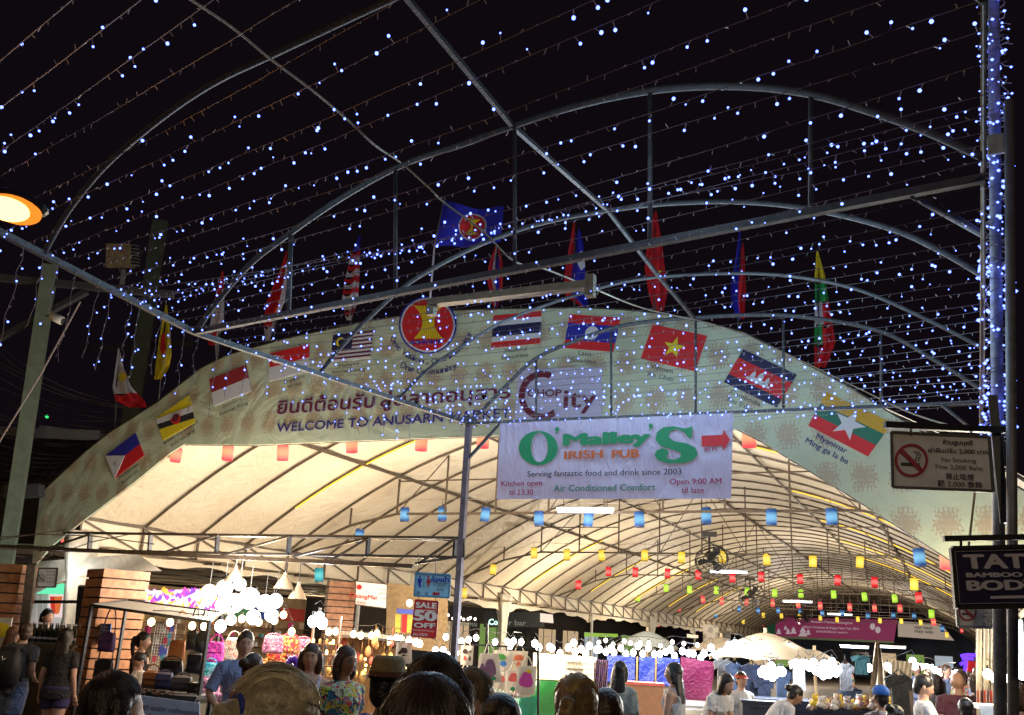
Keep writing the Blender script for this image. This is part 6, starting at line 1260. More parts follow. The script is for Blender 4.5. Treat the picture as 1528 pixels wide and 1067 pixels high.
# ================================================================ people
skin_mats = {k: mat('skin_'+k, c, .55, var=.06, scale=20, bump=.02) for k, c in dict(fair=(.50, .29, .20), tan=(.33, .17, .10), brown=(.20, .10, .06)).items()}
def remeshed(mb, voxel, smooth_it=3):
    me = bpy.data.meshes.new('tmp'); me.from_pydata(mb.v, [], mb.f); o = bpy.data.objects.new('tmp', me); COL.objects.link(o)
    m = o.modifiers.new('r', 'REMESH'); m.mode = 'VOXEL'; m.voxel_size = voxel; m.use_smooth_shade = True
    s_ = o.modifiers.new('s', 'SMOOTH'); s_.iterations = smooth_it; s_.factor = .5
    o['kind'] = 'stuff'
    layer.update(); e = o.evaluated_get(bpy.context.evaluated_depsgraph_get()); n = bpy.data.meshes.new_from_object(e)
    bpy.data.objects.remove(o); bpy.data.meshes.remove(me)
    vs = [tuple(v.co) for v in n.vertices]; fs = [tuple(p.vertices) for p in n.polygons]; bpy.data.meshes.remove(n); return vs, fs
layer = bpy.context.view_layer
def head_geo(c, Rm, s, female):
    """sculpted head, face towards local -Y"""
    nu, nv = 28, 22; vs = []
    for j in range(nv+1):
        ph = math.pi*j/nv
        for i in range(nu):
            th = 2*math.pi*i/nu; x = math.sin(ph)*math.cos(th); y = math.sin(ph)*math.sin(th); z = math.cos(ph)
            px, py, pz = x*.074, y*.094, z*.116
            if z < 0:
                k = (-z)**1.4; px *= 1-.34*k; py *= (1-.22*k) if y < 0 else (1-.55*k)
                if y < 0: py -= .018*k*(1 if abs(x) < .5 else .5)
            if y < 0:
                f = -y; g = lambda a, b, sa, sb: math.exp(-((x-a)/sa)**2-((z-b)/sb)**2)
                py -= f*(.020*g(0, -.20, .10, .13)+.010*g(0, -.02, .08, .18)+.006*g(0, .28, .6, .10)+.006*g(0, -.50, .22, .07)+.008*g(0, -.86, .25, .15))
                py += f*(.011*g(.34, .06, .2, .11)+.011*g(-.34, .06, .2, .11)+.004*g(0, -.68, .25, .07))
                py -= f*(.005*g(.5, -.2, .2, .15)+.005*g(-.5, -.2, .2, .15))
            vs.append(c+Rm @ Vector((px, py, pz))*s)
    fs = [(j*nu+i, j*nu+(i+1) % nu, (j+1)*nu+(i+1) % nu, (j+1)*nu+i) for j in range(nv) for i in range(nu)]
    return vs, fs
def person(label, px, ytop, d, a, skin='tan', female=False, top='tee', topm=None, bot='pants', botm=None, hair='short', hairm=None, pose='down', lean=0, hy=0, hp=0, H=None, fat=1.0, strands=0, legs='stand', group=None):
    """px, ytop: pixel of the crown of the head; d: depth; a: 0 faces the camera, 90 faces the picture's right, 180 shows the back"""
    crown = pt(px, ytop, d)
    if H is None: H = crown.z/(1 if not lean else math.cos(lean)*.45+.55)
    s = H/1.70; base = Vector((crown.x, crown.y, 0)); Z = Matrix.Rotation(YAW+R(a), 3, 'Z'); r_ = random.Random(int(px*31+ytop))
    hipz = .92
    def T(p, upper=True):
        p = Vector(p)
        if upper and lean:
            q_ = p-Vector((0, 0, hipz)); q_ = Matrix.Rotation(lean, 3, 'X') @ q_; p = q_+Vector((0, 0, hipz))
        return base+off+Z @ (p*s)
    off = Vector((0, 0, 0)); hc = T((0, -.01, 1.585)); off = Vector((crown.x-hc.x, crown.y-hc.y, 0))
    if lean: off.z = 0
    fem = female; sh = (.165 if fem else .195)*fat**.3; hw = (.165 if fem else .155)*fat; ww = (.125 if fem else .15)*fat
    f = thing('person', label, 'person', base+off, group)
    def tor(infl, z0=.86, z1=1.44, neck=True):
        prof = [(.86, hw*.98, .11*fat), (.92, hw, .115*fat), (1.0, hw*.95, .105*fat), (1.10, ww, .095*fat), (1.20, ww*1.08, .105*fat), (1.28, sh*.86, (.125 if fem else .115)), (1.36, sh*.95, .10), (1.41, sh*.80, .075), (1.44, sh*.45, .058)]
        R_ = []
        for z, w_, dp in prof:
            if z < z0-.001 or z > z1+.001: continue
            yo = -.015 if 1.2 < z < 1.35 else 0
            R_.append([T(((w_+infl)*math.copysign(abs(math.cos(t))**.85, math.cos(t)), (dp+infl)*math.sin(t)+yo, z)) for t in [2*math.pi*j/18 for j in range(18)]])
        return R_
    # arms
    def arm(sx):
        S_ = (sx*(sh-.005), 0, 1.375)
        P = {'down': ((sx*(sh+.045), .03, 1.10), (sx*(sh+.06), -.05, .86)), 'hold': ((sx*(sh+.04), -.03, 1.12), (sx*.07, -.27, 1.10)), 'phone': ((sx*(sh+.03), -.05, 1.12), (sx*.05, -.30, 1.14)), 'prop': ((sx*(sh+.02), -.14, 1.16), (sx*(sh-.02), -.30, .98)),
             'pack': ((sx*(sh+.05), .06, 1.12), (sx*(sh-.01), -.10, 1.02)), 'hip': ((sx*(sh+.10), .03, 1.12), (sx*(sh+.0), -.03, .97)), 'up': ((sx*(sh+.05), -.20, 1.25), (sx*(sh-.06), -.26, 1.48))}[pose if not isinstance(pose, tuple) else pose[0 if sx < 0 else 1]]
        return S_, P[0], P[1]
    body = MB(); body.loft(tor(0)); body.tube([T((0, .005, 1.40)), T((0, 0, 1.46)), T((0, -.008, 1.53))], [.062*s, .053*s*(.9 if fem else 1.05), .056*s], 12)
    hands = []
    for sx in (-1, 1):
        A, B, C = arm(sx); tk = (.88 if fem else 1.0)*fat**.5*s
        body.tube([T((A[0]*.8, A[1], A[2]+.0)), T(A), T(tuple(lerp(A[i], B[i], .5) for i in range(3))), T(B)], [.05*tk, .053*tk, .047*tk, .039*tk], 10)
        body.tube([T(B), T(tuple(lerp(B[i], C[i], .35) for i in range(3))), T(C)], [.040*tk, .038*tk, .025*tk], 10)
        hands.append((T(B), T(C), sx, tk))
    stride = {'stand': (0, 0), 'walk': (.16, -.14), 'cross': (.10, -.12)}[legs]
    LEG = {}
    for sx, st_ in ((-1, stride[0]), (1, stride[1])):
        xk = sx*.085; hp_ = (sx*.085, 0, .90); kn = (xk, -.02+st_*.55-(.02 if st_ > 0 else 0), .49); an = (xk*(.85), st_*1.2+.01, .09 if st_ <= 0 else .13)
        LEG[sx] = (hp_, kn, an)
        body.tube([T(hp_, 0), T(tuple(lerp(hp_[i], kn[i], .4) for i in range(3)), 0), T(kn, 0)], [.092*s*fat, .080*s*fat, .055*s*fat**.5], 12)
        body.tube([T(kn, 0), T(tuple(lerp(kn[i], an[i], .35) for i in range(3)), 0), T(an, 0)], [.055*s*fat**.5, .056*s*fat**.5, .036*s], 12)
        body.tube([T((an[0], an[1]+.04, .05), 0), T((an[0], an[1]-.06, .045), 0), T((an[0]*1.1, an[1]-.16, .035), 0)], [.035*s, .042*s, .028*s], 8)
    vs, fs = remeshed(body, .016)
    out = MB(); out.add(vs, fs)
    for B, C, sx, tk in hands:
        dr = (C-B).normalized(); pal = (Z @ Vector((sx, 0, 0))); pal = (pal-dr*pal.dot(dr)).normalized(); nn = dr.cross(pal)
        out.loft([[C+dr*u*s+pal*(w_*math.cos(t))*s+nn*(h_*math.sin(t))*s for t in [2*math.pi*j/10 for j in range(10)]] for u, w_, h_ in ((-.02, .026, .022), (.02, .036, .017), (.06, .042, .016), (.085, .038, .012))])
        curl = -nn if sx < 0 else nn
        for k, (o_, ln) in enumerate(((-.030, .062), (-.010, .074), (.010, .070), (.029, .056))):
            b0 = C+dr*.075*s+pal*o_*s; b1 = b0+(dr*.95+curl*.25).normalized()*ln*.5*s; b2 = b1+(dr*.75+curl*.65).normalized()*ln*.5*s; out.tube([b0, b1, b2], [.0092*s, .0085*s, .0065*s], 6)
        b0 = C+dr*.02*s-pal*.026*sx*s*sx; b1 = b0+(dr*.6-pal*.55+curl*.5).normalized()*.035*s; b2 = b1+(dr*.9+curl*.3).normalized()*.03*s; out.tube([b0, b1, b2], [.012*s, .010*s, .008*s], 6)
    Rm = Z @ Matrix.Rotation(lean*.55, 3, 'X') @ Matrix.Rotation(R(hy), 3, 'Z') @ Matrix.Rotation(R(hp), 3, 'X')
    hc = T((0, -.012, 1.585)); hs = s*(1.0 if fem else 1.05)
    hv, hf = head_geo(hc, Rm, hs, fem); out.add(hv, hf)
    E = lambda x, y, z: hc+Rm @ Vector((x, y, z))*hs
    for sx in (-1, 1): out.ball(E(sx*.074, .008, -.008), (.010*hs, .018*hs, .030*hs), 8, 6, Rm)
    out.build('body', skin_mats[skin], f, smooth=True)
    # face
    facing_cam = (Rm @ Vector((0, -1, 0))).dot(-CF) > -.35
    if facing_cam:
        for sx in (-1, 1):
            mb = MB(); mb.ball(E(sx*.028, -.082, .008), (.0135*hs, .007*hs, .0075*hs), 8, 6, Rm); ey = mb.build('eye', mat('eye_white', (.55, .52, .50), .3, var=0), f, smooth=True)
            mb = MB(); mb.ball(E(sx*.028, -.0875, .008), (.0062*hs, .004*hs, .0068*hs), 8, 6, Rm); mb.build('iris', mat('dark_iris', (.02, .012, .01), .2, var=0), ey)
            mb = MB(); mb.tube([E(sx*.013, -.093, .024), E(sx*.030, -.093, .030), E(sx*.047, -.080, .025)], [.003*hs, .0036*hs, .002*hs], 5); mb.build('eyebrow', hairm or mat('dark_hair', 0), f)
        mb = MB(); mb.ball(E(0, -.0985, -.056), (.021*hs, .006*hs, .0045*hs), 10, 5, Rm); mb.ball(E(0, -.098, -.064), (.016*hs, .007*hs, .005*hs), 10, 5, Rm); mb.build('mouth', mat('lip', (.36, .12, .10) if fem else (.28, .12, .09), .45, var=0), f, smooth=True)
    # hair
    hm = hairm or mat('dark_hair', 0)
    if hair and hair != 'bald':
        hb = MB(); sc_ = lambda a, b: Rm @ Matrix.Identity(3)
        if hair in ('hatonly',): pass
        # shell: head grid pushed out where hair grows
        hbk = MB(); hbk.ball(E(0, .014, .034), (.083*hs, .098*hs, .101*hs), 20, 14, Rm)
        if hair in ('bob', 'long', 'pony', 'bun'): hbk.ball(E(0, .012, .045), (.083*hs, .098*hs, .088*hs), 18, 12, Rm)
        hbk.ball(E(0, .05, -.02), (.068*hs, .058*hs, .085*hs), 16, 10, Rm)
        if hair == 'bob':
            for sx in (-1, 1): hbk.tube([E(sx*.060, .0, .05), E(sx*.080, .008, -.02), E(sx*.083, .01, -.09), E(sx*.070, .01, -.14)], [.04*hs, .040*hs, .038*hs, .022*hs], 10)
            hbk.loft([[E(w_*math.cos(t), .045+dd_*math.sin(t), z) for t in [2*math.pi*j/14 for j in range(14)]] for w_, dd_, z in ((.08, .06, .03), (.09, .06, -.06), (.085, .05, -.13), (.06, .03, -.155))])
        if hair == 'long':
            for sx in (-1, 1): hbk.tube([E(sx*.060, .0, .05), E(sx*.078, .02, -.02), E(sx*.080, .045, -.10)], [.035*hs, .034*hs, .03*hs], 8)
            hbk.loft([[E(w_*math.cos(t), .065+yo+dd_*math.sin(t), z) for t in [2*math.pi*j/14 for j in range(14)]] for w_, dd_, z, yo in ((.08, .045, .03, -.02), (.092, .045, -.08, 0), (.105, .04, -.2, .02), (.10, .035, -.32, .03), (.06, .02, -.42, .03))])
        if hair in ('pony', 'bun'):
            if hair == 'pony': hbk.tube([E(0, .10, .05), E(0, .135, .04), E(.01, .15, -.05), E(.0, .13, -.17), E(-.01, .12, -.25)], [.022*hs, .032*hs, .036*hs, .028*hs, .008*hs], 10)
            else: hbk.ball(E(0, .125, .045), (.045*hs,)*3, 12, 8)
        v2, f2 = remeshed(hbk, .0085, 4)
        ho = MB(); ho.add(v2, f2); hobj = ho.build('hair', hm, f, smooth=True)
        if strands:
            cu = bpy.data.curves.new('hair_strands', 'CURVE'); cu.dimensions = '3D'; cu.bevel_depth = .0013; cu.bevel_resolution = 0; cu.resolution_u = 1
            from mathutils.bvhtree import BVHTree
            bv = BVHTree.FromPolygons([Vector(v) for v in v2], f2)
            crown_ = Vector((r_.uniform(-.01, .01), .03, .12)); tail_ = Vector((0, .11, .045))
            for i in range(strands):
                az = r_.uniform(0, 2*math.pi); pts = []; n_ = 11; wob = r_.uniform(-.25, .25); ln = r_.uniform(.55, 1.0); lift_ = r_.uniform(.0005, .004); fly = r_.uniform(.01, .035) if r_.random() < .10 else 0
                for k in range(n_):
                    t = k/(n_-1)*ln
                    if hair in ('pony', 'bun'):   # combed towards the tie
                        a0 = Vector((math.cos(az)*.08, -.075*abs(math.sin(az))+.0, .07*math.sin(az*.5+.3)+.0)); q_ = a0.lerp(tail_, t); q_ += Vector((0, 0, .06*math.sin(t*math.pi)))
                        if k and (q_-tail_).length < .02: break
                        dirv = q_-Vector((0, .02, .02))
                    else:
                        ph = t*2.0; dirv = Vector((math.cos(az+wob*t)*math.sin(ph), math.sin(az+wob*t)*math.sin(ph)*1.05+.25*(1-t), math.cos(ph)))
                        if dirv.y < -.55 and dirv.z < .35: break
                    o_ = E(0, .02, .02); dw = (Rm @ dirv).normalized(); hit = bv.ray_cast(o_+dw*.4, -dw)
                    if hit[0] is None: break
                    pts.append(hit[0]+dw*(lift_+(t**2)*fly)+Vector((r_.gauss(0, .0012), r_.gauss(0, .0012), r_.gauss(0, .0012))))
                if len(pts) < 3: continue
                sp_ = cu.splines.new('POLY'); sp_.points.add(len(pts)-1)
                for k, q_ in enumerate(pts): sp_.points[k].co = (*q_, 1); sp_.points[k].radius = 1-.6*k/len(pts)
            so_ = bpy.data.objects.new('hair_strands', cu); COL.objects.link(so_); cu.materials.append(mat(hm.name+'_light', HAIRL.get(hm.name, (.03, .02, .015)), .35, var=.4, scale=30, bump=0)); so_.parent = hobj; so_['kind'] = 'stuff'
    # clothes
    topm = topm or mat('white_tee', (.62, .60, .60), .8)
    g = MB(); infl = .014
    if top in ('tee', 'shirt', 'dress'):
        g.loft(tor(infl, .80 if lean else .86, 1.44)); 
        g.loft([[T(((hw+.022)*math.cos(t), (.125*fat+.012)*math.sin(t), z)) for t in [2*math.pi*j/18 for j in range(18)]] for z in (.82, .92)])
        for sx in (-1, 1):
            A, B, C = arm(sx); e = .62 if top != 'shirt' else .9; tk = (.88 if fem else 1)*fat**.5*s
            M_ = tuple(lerp(A[i], B[i], e) for i in range(3)); g.tube([T((A[0]*.7, A[1], A[2]+.01)), T(A), T(M_)], [.060*tk, .068*tk, .064*tk], 12)
    elif top == 'tank':
        g.loft(tor(infl, .86, 1.30))
        for sx in (-1, 1): g.tube([T((sx*.085, -.11, 1.27)), T((sx*.095, -.05, 1.40)), T((sx*.09, .03, 1.43)), T((sx*.085, .10, 1.30))], [.026*s, .022*s, .022*s, .024*s], 8)
    v2, f2 = remeshed(g, .014, 3); c_ = MB(); c_.add(v2, f2); c_.build('shirt' if top != 'tank' else 'tank_top', topm, f, smooth=True)
    botm = botm or mat('denim', 0); g = MB()
    if bot in ('shorts', 'pants'):
        for sx in (-1, 1):
            hp_, kn, an = LEG[sx]; r0 = .108*s*fat
            if bot == 'shorts': g.tube([T(hp_, 0), T(tuple(lerp(hp_[i], kn[i], .45 if fem else .8) for i in range(3)), 0)], [r0, .098*s*fat], 14)
            else: g.tube([T(hp_, 0), T(kn, 0), T(an, 0)], [r0, .078*s*fat, .062*s], 14)
        g.loft([[T(((hw+.012)*math.cos(t), (.12*fat+.01)*math.sin(t), z), 0) for t in [2*math.pi*j/18 for j in range(18)]] for z in (.84, .90, .99)])
    else:
        g.loft([[T(((w_)*math.cos(t)*(1+.05*math.sin(7*t)), w_*.8*math.sin(t), z), 0) for t in [2*math.pi*j/28 for j in range(28)]] for z, w_ in ((.98, hw*.95), (.88, hw+.03), (.70, hw+.06), (.50, hw+.09))])
    v2, f2 = remeshed(g, .016, 3); c_ = MB(); c_.add(v2, f2); c_.build({'shorts': 'shorts', 'pants': 'trousers'}.get(bot, 'skirt'), botm, f, smooth=True)
    mb = MB()
    for sx in (-1, 1):
        an = LEG[sx][2]; mb = MB(); mb.loft([[T((an[0]+w_*math.cos(t), an[1]-.06+l_*math.sin(t), z), 0) for t in [2*math.pi*j/14 for j in range(14)]] for z, w_, l_ in ((0, .045, .125), (.025, .047, .127), (.05, .04, .10), (.09, .036, .05))]); mb.build('shoe', blkl, f, smooth=True)
    f_T[f.name] = (T, E, Rm, hs, Z, s, hw, sh)
    return f
f_T = {}
HAIRL = {'dark_hair': (.03, .02, .016), 'blonde_hair': (.50, .43, .30), 'golden_hair': (.50, .36, .16), 'ash_hair': (.20, .15, .09)}
def hmat(n, c): 
    m = mat(n, c, .38, var=.45, scale=40, bump=.5); return m
hmat('dark_hair', (.012, .008, .007)); brownh = hmat('brown_hair', (.05, .025, .014)); HAIRL['brown_hair'] = (.12, .06, .03)
blondh = hmat('blonde_hair', (.34, .29, .20)); ash = hmat('ash_hair', (.06, .045, .03)); auburn = hmat('auburn_hair', (.11, .04, .018))
def part(f, name, mb, m, **k): return mb.build(name, m, f, **k)
greyt = mat('grey_tee', (.10, .10, .11), .85); blackt = mat('black_tee', (.012, .011, .013), .85); bluesh = mat('light_blue_shirt', (.22, .28, .48), .75); redt = mat('red_orange_top', (.50, .07, .035), .8)
bdenim = mat('pale_blue_shorts', (.14, .18, .32), .8, var=.2); nskirt = mat('navy_violet_shorts', (.03, .02, .08), .8)
# --- left group
f = person('man in a grey tee and blue shorts seen from behind with a black backpack', 40, 930, 12.2, 168, 'fair', False, 'tee', greyt, 'shorts', bdenim, 'short', brownh, ('pack', 'pack'), hy=40, legs='walk', fat=1.1)
T, E, Rm, hs, Z, s, hw, sh = f_T[f.name]
mb = MB(); mb.loft([[T((w_*math.copysign(abs(math.cos(t))**.6, math.cos(t)), .20+dp*math.sin(t), z)) for t in [2*math.pi*j/18 for j in range(18)]] for z, w_, dp in ((.93, .12, .06), (.96, .175, .11), (1.15, .185, .125), (1.32, .165, .10), (1.40, .10, .05))]); bp_ = mb.build('pack_body', mat('backpack_nylon', (.01, .01, .012), .6), smooth=True)
tag(bp_, 'black backpack on the back of the man in the grey tee', 'backpack')
for sx in (-1, 1): mb = MB(); mb.tube([T((sx*.11, .12, 1.36)), T((sx*.115, .02, 1.45)), T((sx*.12, -.11, 1.34)), T((sx*.14, -.12, 1.15)), T((sx*.15, .10, 1.0))], .018*s, 6); mb.build('strap', MATS['backpack_nylon'], bp_)
bp_.name = 'backpack'
mb = MB(); mb.tube([T((-.05, .33, 1.26)), T((-.02, .335, 1.24)), T((.0, .33, 1.29))], .006, 4); mb.build('logo_stroke', white, bp_)
person('woman with long auburn hair half hidden behind the man with the backpack', 22, 936, 13.2, 150, 'fair', True, 'tee', mat('grey_green_tee', (.09, .09, .07), .8), 'skirt', mat('teal_skirt', (.01, .08, .16), .8), 'long', auburn)
person('long haired woman in black tee and navy shorts walking away', 101, 938, 12.0, 176, 'fair', True, 'tee', blackt, 'shorts', nskirt, 'long', mat('dark_hair', 0), 'down', legs='cross', fat=1.12)
person('woman bartender with dark tied hair behind the bottles', 73, 909, 15.6, 60, 'fair', True, 'tee', greyt, 'pants', None, 'pony', None, 'hold')
person('vendor woman with a ponytail standing in profile under the warm bulbs', 216, 944, 12.9, 90, 'fair', True, 'tank', blackt, 'pants', None, 'pony', None, 'hold')
person('girl in a white tee bending her head over the leather table', 211, 975, 12.3, -50, 'fair', True, 'tee', None, 'pants', None, 'bun', None, 'hold', hp=28)
person('dark haired woman close to the camera at the lower left, head in profile', 176, 1011, 3.1, 125, 'fair', True, 'tee', blackt, 'pants', None, 'bob', mat('dark_hair', 0), strands=420)
person('man in a light blue shirt standing before the woven bags', 368, 944, 9.6, 35, 'fair', False, 'shirt', bluesh, 'pants', None, 'short', brownh, ('hip', 'down'), hy=-15)
f = person('woman in a red orange top turned away with a black shoulder bag', 380, 977, 7.6, 150, 'tan', True, 'tank', redt, 'pants', None, 'bun', brownh, 'down')
T, E, Rm, hs, Z, s, hw, sh = f_T[f.name]
mb = MB(); mb.tube([T((-.15, -.02, 1.44)), T((-.20, .08, 1.30)), T((-.24, .10, 1.05)), T((-.25, .08, .95))], .02, 6); part(f, 'bag_strap', mb, black)
f = person('blonde woman close to the camera, grey blonde hair tied with a blue band', 425, 1008, 2.15, 132, 'fair', True, 'tee', mat('dusty_tee', (.2, .17, .14), .8), 'pants', None, 'pony', blondh, hy=0, strands=1300)
T, E, Rm, hs, Z, s, hw, sh = f_T[f.name]
mb = MB(); P = [E(.024*math.cos(t), .112, .048+.024*math.sin(t)) for t in [2*math.pi*j/14 for j in range(15)]]; mb.tube(P, .007, 6); part(f, 'hair_band', mb, mat('blue_elastic', (.02, .04, .30), .6))
f = person('dark haired woman in a white tank top facing the camera', 466, 962, 8.4, 4, 'fair', True, 'tank', mat('lilac_white_tank', (.50, .48, .62), .8), 'pants', None, 'bob', brownh, 'down')
T, E, Rm, hs, Z, s, hw, sh = f_T[f.name]
mb = MB(); mb.tube([T((-.10, .03, 1.45)), T((-.10, -.10, 1.36)), T((-.10, -.145, 1.22)), T((-.11, -.13, 1.0))], .016, 6); part(f, 'bag_strap', mb, black)
f = person('woman with a dark bob and glasses in a bright flowered blouse', 518, 966, 7.6, 48, 'tan', True, 'dress', pattern('flowered_blouse', [(.30, .50, .05), (.55, .04, .10), (.01, .01, .02), (.55, .62, .45), (.02, .18, .35), (.6, .5, .05)], 24), 'skirt', nskirt, 'bob', brownh, 'down', fat=1.1)
T, E, Rm, hs, Z, s, hw, sh = f_T[f.name]
gl = MB()
for sx in (-1, 1): gl.tube([E(sx*.030+.019*math.cos(t), -.098, .006+.014*math.sin(t)) for t in [2*math.pi*j/12 for j in range(13)]], .0018, 4); gl.tube([E(sx*.048, -.094, .008), E(sx*.076, .0, .01)], .0018, 4)
gl.tube([E(-.011, -.1, .008), E(.011, -.1, .008)], .0018, 4); g_ = gl.build('glasses', steel); tag(g_, 'thin rimmed glasses on the woman in the flowered blouse', 'glasses')
f = person('man in a blue shirt and a straw fedora, seen half from behind', 580, 996, 5.2, 140, 'brown', False, 'tee', mat('violet_blue_shirt', (.06, .05, .30), .8), 'pants', None, 'short', mat('dark_hair', 0), fat=1.1)
T, E, Rm, hs, Z, s, hw, sh = f_T[f.name]
ht = thing('fedora_hat', 'straw fedora with a brown lettered band on the man in blue', 'hat', E(0, 0, .1)); straw = mat('straw', (.22, .17, .08), .8, scale=60, bump=.5)
Hh = lambda r1, r2, z: [E(r1*math.cos(t), .005+r2*math.sin(t), z) for t in [2*math.pi*j/24 for j in range(24)]]
mb = MB(); mb.loft([Hh(.092, .112, .05), Hh(.090, .110, .09), Hh(.080, .10, .15), Hh(.060, .085, .172), Hh(.02, .03, .16)]); mb.build('crown', straw, ht, smooth=True)
mb = MB(); mb.loft([Hh(.135, .155, .055), Hh(.094, .114, .052), Hh(.094, .114, .060), Hh(.135, .155, .064)], False); mb.build('brim', straw, ht, smooth=True)
mb = MB(); mb.loft([Hh(.0945, .1145, .058), Hh(.0925, .112, .09)], False); mb.build('hat_band', mat('brown_band', (.10, .035, .02), .7), ht)
nb = (E(0, .12, .07)-E(0, 0, .07)).normalized(); letc = [E(.0, .0, 0)]
lettering('lettering', 'Thailand', E(.066, .088, .066), E(-.03, .115, .066), .014, (E(.02, .12, .07)-E(0, 0, .07)), mat('hat_letters', (.45, .35, .2), .7), ht, .02, .004)
person('person with big dark frizzy hair close to the camera, seen from behind', 652, 984, 2.75, 176, 'tan', True, 'tee', blackt, 'pants', None, 'bob', hmat('frizzy_hair', (.016, .009, .008)), fat=1.1, strands=900)
person('second black haired head close behind, lower in the frame', 640, 1022, 1.75, 182, 'tan', True, 'tee', blackt, 'pants', None, 'short', mat('dark_hair', 0), strands=900)
person('grey haired woman in profile at the lower middle, looking right', 709, 1004, 3.9, 105, 'fair', True, 'tee', blackt, 'pants', None, 'short', ash, strands=350)
person('dark haired person with glasses low at the frame bottom', 745, 1043, 3.6, 150, 'brown', False, 'tee', blackt, 'pants', None, 'short', mat('dark_hair', 0), hy=60)
f = person('blonde woman with a golden ponytail seen from behind', 862, 1014, 3.5, 172, 'fair', True, 'tee', mat('dusty_tee', 0), 'pants', None, 'pony', hmat('golden_hair', (.20, .13, .06)), hy=-10, strands=700)
person('dark haired man low behind the golden ponytail, face turned right', 905, 1034, 4.2, 130, 'tan', False, 'tee', blackt, 'pants', None, 'short', brownh, hy=25)
person('long haired woman in a pale striped shirt before the brown counter', 926, 988, 10.5, 150, 'fair', True, 'shirt', mat('grey_green_stripe', (.36, .38, .34), .8), 'pants', mat('sky_trousers', (.15, .35, .45), .8), 'long', None)
f = person('woman with very long black hair and a dark bag before the magenta panel', 1005, 990, 10.2, -120, 'fair', True, 'tank', mat('white_tee', 0), 'pants', None, 'long', None, 'hold')
T, E, Rm, hs, Z, s, hw, sh = f_T[f.name]
mb = MB(); mb.loft([[T((w_*math.cos(t), .17+.06*math.sin(t), z)) for t in [2*math.pi*j/14 for j in range(14)]] for z, w_ in ((.80, .14), (.84, .17), (1.12, .15), (1.16, .10))]); tag(mb.build('shoulder_bag', mat('navy_cloth'), smooth=True), 'dark navy bag on the back of the very long haired woman', 'bag')
person('young woman in a white tee leaning forward on the dark crate', 1084, 1008, 11.2, 35, 'fair', True, 'tee', mat('white_tee', 0), 'pants', blackt, 'bob', None, 'prop', lean=.55, H=1.62)
f = person('vendor in white with a red visor behind the leaning woman', 1106, 1003, 12.8, 20, 'fair', True, 'tee', mat('white_tee', 0), 'pants', None, 'short', None)
T, E, Rm, hs, Z, s, hw, sh = f_T[f.name]
vz = thing('sun_visor', 'red visor on the vendor behind the leaning woman', 'visor', E(0, 0, .06)); mb = MB(); mb.loft([[E(.088*math.cos(t), .012+.105*math.sin(t), z) for t in [2*math.pi*j/20 for j in range(20)]] for z in (.04, .072)], False); mb.build('visor_band', redt, vz)
mb = MB(); mb.grid(lambda u, v: E(.085*math.cos(math.pi*(1+u))*(1+.1*v), -.075*math.sin(math.pi*u)-.075*v*math.sin(math.pi*u)+.0, .05-.02*v), 14, 3); mb.build('visor_peak', redt, vz)
person('person in a white tee bending over the soft toys, back arched', 1186, 1016, 11.4, 100, 'tan', True, 'tee', mat('white_tee', 0), 'pants', None, 'bun', None, 'prop', lean=.75, H=1.6)
f = person('person in patterned top with a blue cap among the toys', 1313, 1024, 9.5, 190, 'tan', True, 'dress', pattern('mottled_blouse', [(.3, .25, .22), (.1, .06, .06), (.5, .42, .38), (.2, .2, .25)], 16), 'pants', None, 'short', None)
T, E, Rm, hs, Z, s, hw, sh = f_T[f.name]
mb = MB(); mb.ball(E(0, .012, .055), (.09*hs, .108*hs, .078*hs), 18, 10, Rm); cp = mb.build('cap', mat('blue_cap_cloth', (.02, .12, .45), .7), smooth=True); tag(cp, 'bright blue cap on the person among the toys', 'cap')
person('person in a bright green top bending down beside the blue cap', 1334, 1040, 9.2, 120, 'tan', True, 'tee', mat('lime_tee', (.14, .42, .06), .8), 'pants', None, 'bun', None, 'prop', lean=.9, H=1.6)
f = person('man in a white tee looking down at his phone', 1377, 1009, 10.2, 75, 'fair', False, 'tee', mat('white_tee', 0), 'pants', None, 'short', None, 'phone', hp=22)
T, E, Rm, hs, Z, s, hw, sh = f_T[f.name]
mb = MB(); mb.box(T((0, -.40, 1.17)), (.075, .012, .15), Z @ Vector((1, 0, 0)), Z @ Vector((0, .8, -.6)), Z @ Vector((0, -.6, -.8)) * -1); tag(mb.build('phone', black), 'black phone held by the man in the white tee', 'phone')
f = person('person with a small dark backpack in the right aisle', 1396, 1007, 12.5, 180, 'tan', True, 'tee', mat('grey_tee', 0), 'pants', mat('taupe_cloth'), 'bob', None)
T, E, Rm, hs, Z, s, hw, sh = f_T[f.name]
mb = MB(); mb.loft([[T((w_*math.cos(t), .17+dp*math.sin(t), z)) for t in [2*math.pi*j/14 for j in range(14)]] for z, w_, dp in ((.98, .08, .03), (1.0, .13, .08), (1.2, .14, .09), (1.34, .09, .04))]); bb = mb.build('backpack', MATS['backpack_nylon'], smooth=True); tag(bb, 'small dark backpack in the right aisle crowd', 'backpack')
person('heavy bald man in a maroon tee seen from behind', 1428, 1004, 11.5, 176, 'tan', False, 'tee', mat('maroon_tee', (.07, .015, .03), .8), 'pants', mat('taupe_cloth'), 'bald', None, fat=1.35)
person('child with dark hair in a teal top low at the bottom right', 1440, 1043, 9.0, 165, 'tan', True, 'tee', mat('teal_tee', (.01, .30, .26), .8), 'pants', None, 'short', None)
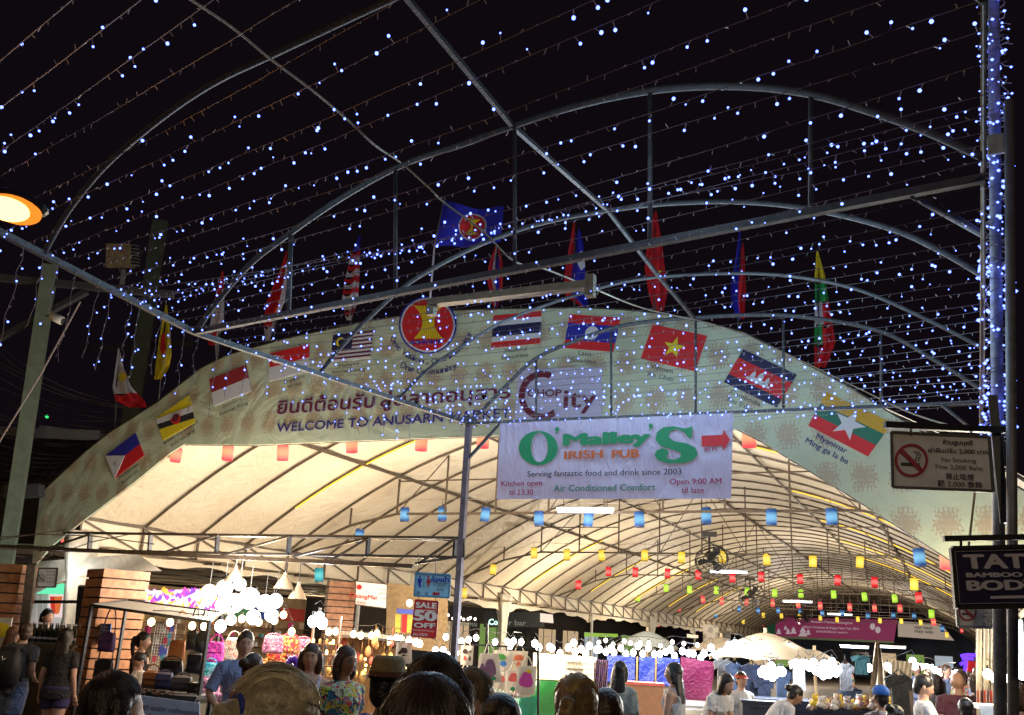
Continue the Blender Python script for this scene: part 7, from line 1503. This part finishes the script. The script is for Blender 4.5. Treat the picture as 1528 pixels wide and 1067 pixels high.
person('long haired woman standing by the trinket strings', 1453, 1008, 12.5, 200, 'tan', True, 'tank', mat('taupe_cloth'), 'pants', None, 'long', brownh)
person('dark silhouette of a person beside the blazing bulbs at the right edge', 1512, 1018, 8.8, 250, 'brown', True, 'tee', mat('brown_tee', (.12, .05, .03), .8), 'pants', None, 'bob', brownh)
# far crowd in the right aisle: copies of three figures
src = [o for o in COL.objects if o.type == 'EMPTY' and o.name.startswith('person')]
pick = [p for p in src if any(w_ in p['label'] for w_ in ('bright flowered blouse', 'man in a light blue shirt', 'pale striped shirt', 'maroon tee'))]
adj = ['between the backpack and the maroon tee', 'just left of the blue neon', 'under the line of warm bulbs, leftmost', 'under the warm bulbs, second from the left', 'far beyond the phone man', 'far right of the aisle under the neon', 'at the far end of the warm bulbs', 'deep in the aisle, hardly visible', 'beyond the trinket stall', 'at the far left of the umbrella stall']
for i, (x, y, d) in enumerate(((1412, 1000, 19), (1434, 1002, 17), (1384, 1000, 22), (1403, 998, 24), (1368, 998, 21), (1447, 1001, 20), (1422, 997, 26), (1392, 996, 30), (1460, 1004, 16), (1262, 984, 24))):
    s0 = pick[i % len(pick)]; c = s0.copy(); COL.objects.link(c); p = pt(x, y, d); c.location = (p.x, p.y, 0); c.rotation_euler = (0, 0, R(i*67))
    c['label'] = 'distant visitor %s' % adj[i]; c['group'] = 'distant crowd in the right aisle'
    for ch_ in list(s0.children):
        k = ch_.copy(); COL.objects.link(k); k.parent = c; k.matrix_parent_inverse = ch_.matrix_parent_inverse.copy()
        for g_ in ch_.children: kk = g_.copy(); COL.objects.link(kk); kk.parent = k; kk.matrix_parent_inverse = g_.matrix_parent_inverse.copy()



for nm in ('white_tee', 'grey_tee', 'black_tee', 'light_blue_shirt', 'red_orange_top', 'pale_blue_shorts', 'maroon_tee', 'lilac_white_tank', 'grey_green_stripe', 'teal_tee', 'lime_tee', 'violet_blue_shirt', 'denim', 'navy_cloth', 'grey_cloth', 'white_cloth', 'teal_cloth', 'black_cloth', 'royal_blue_cloth', 'magenta_cloth'):
    if nm in MATS: creased(MATS[nm])
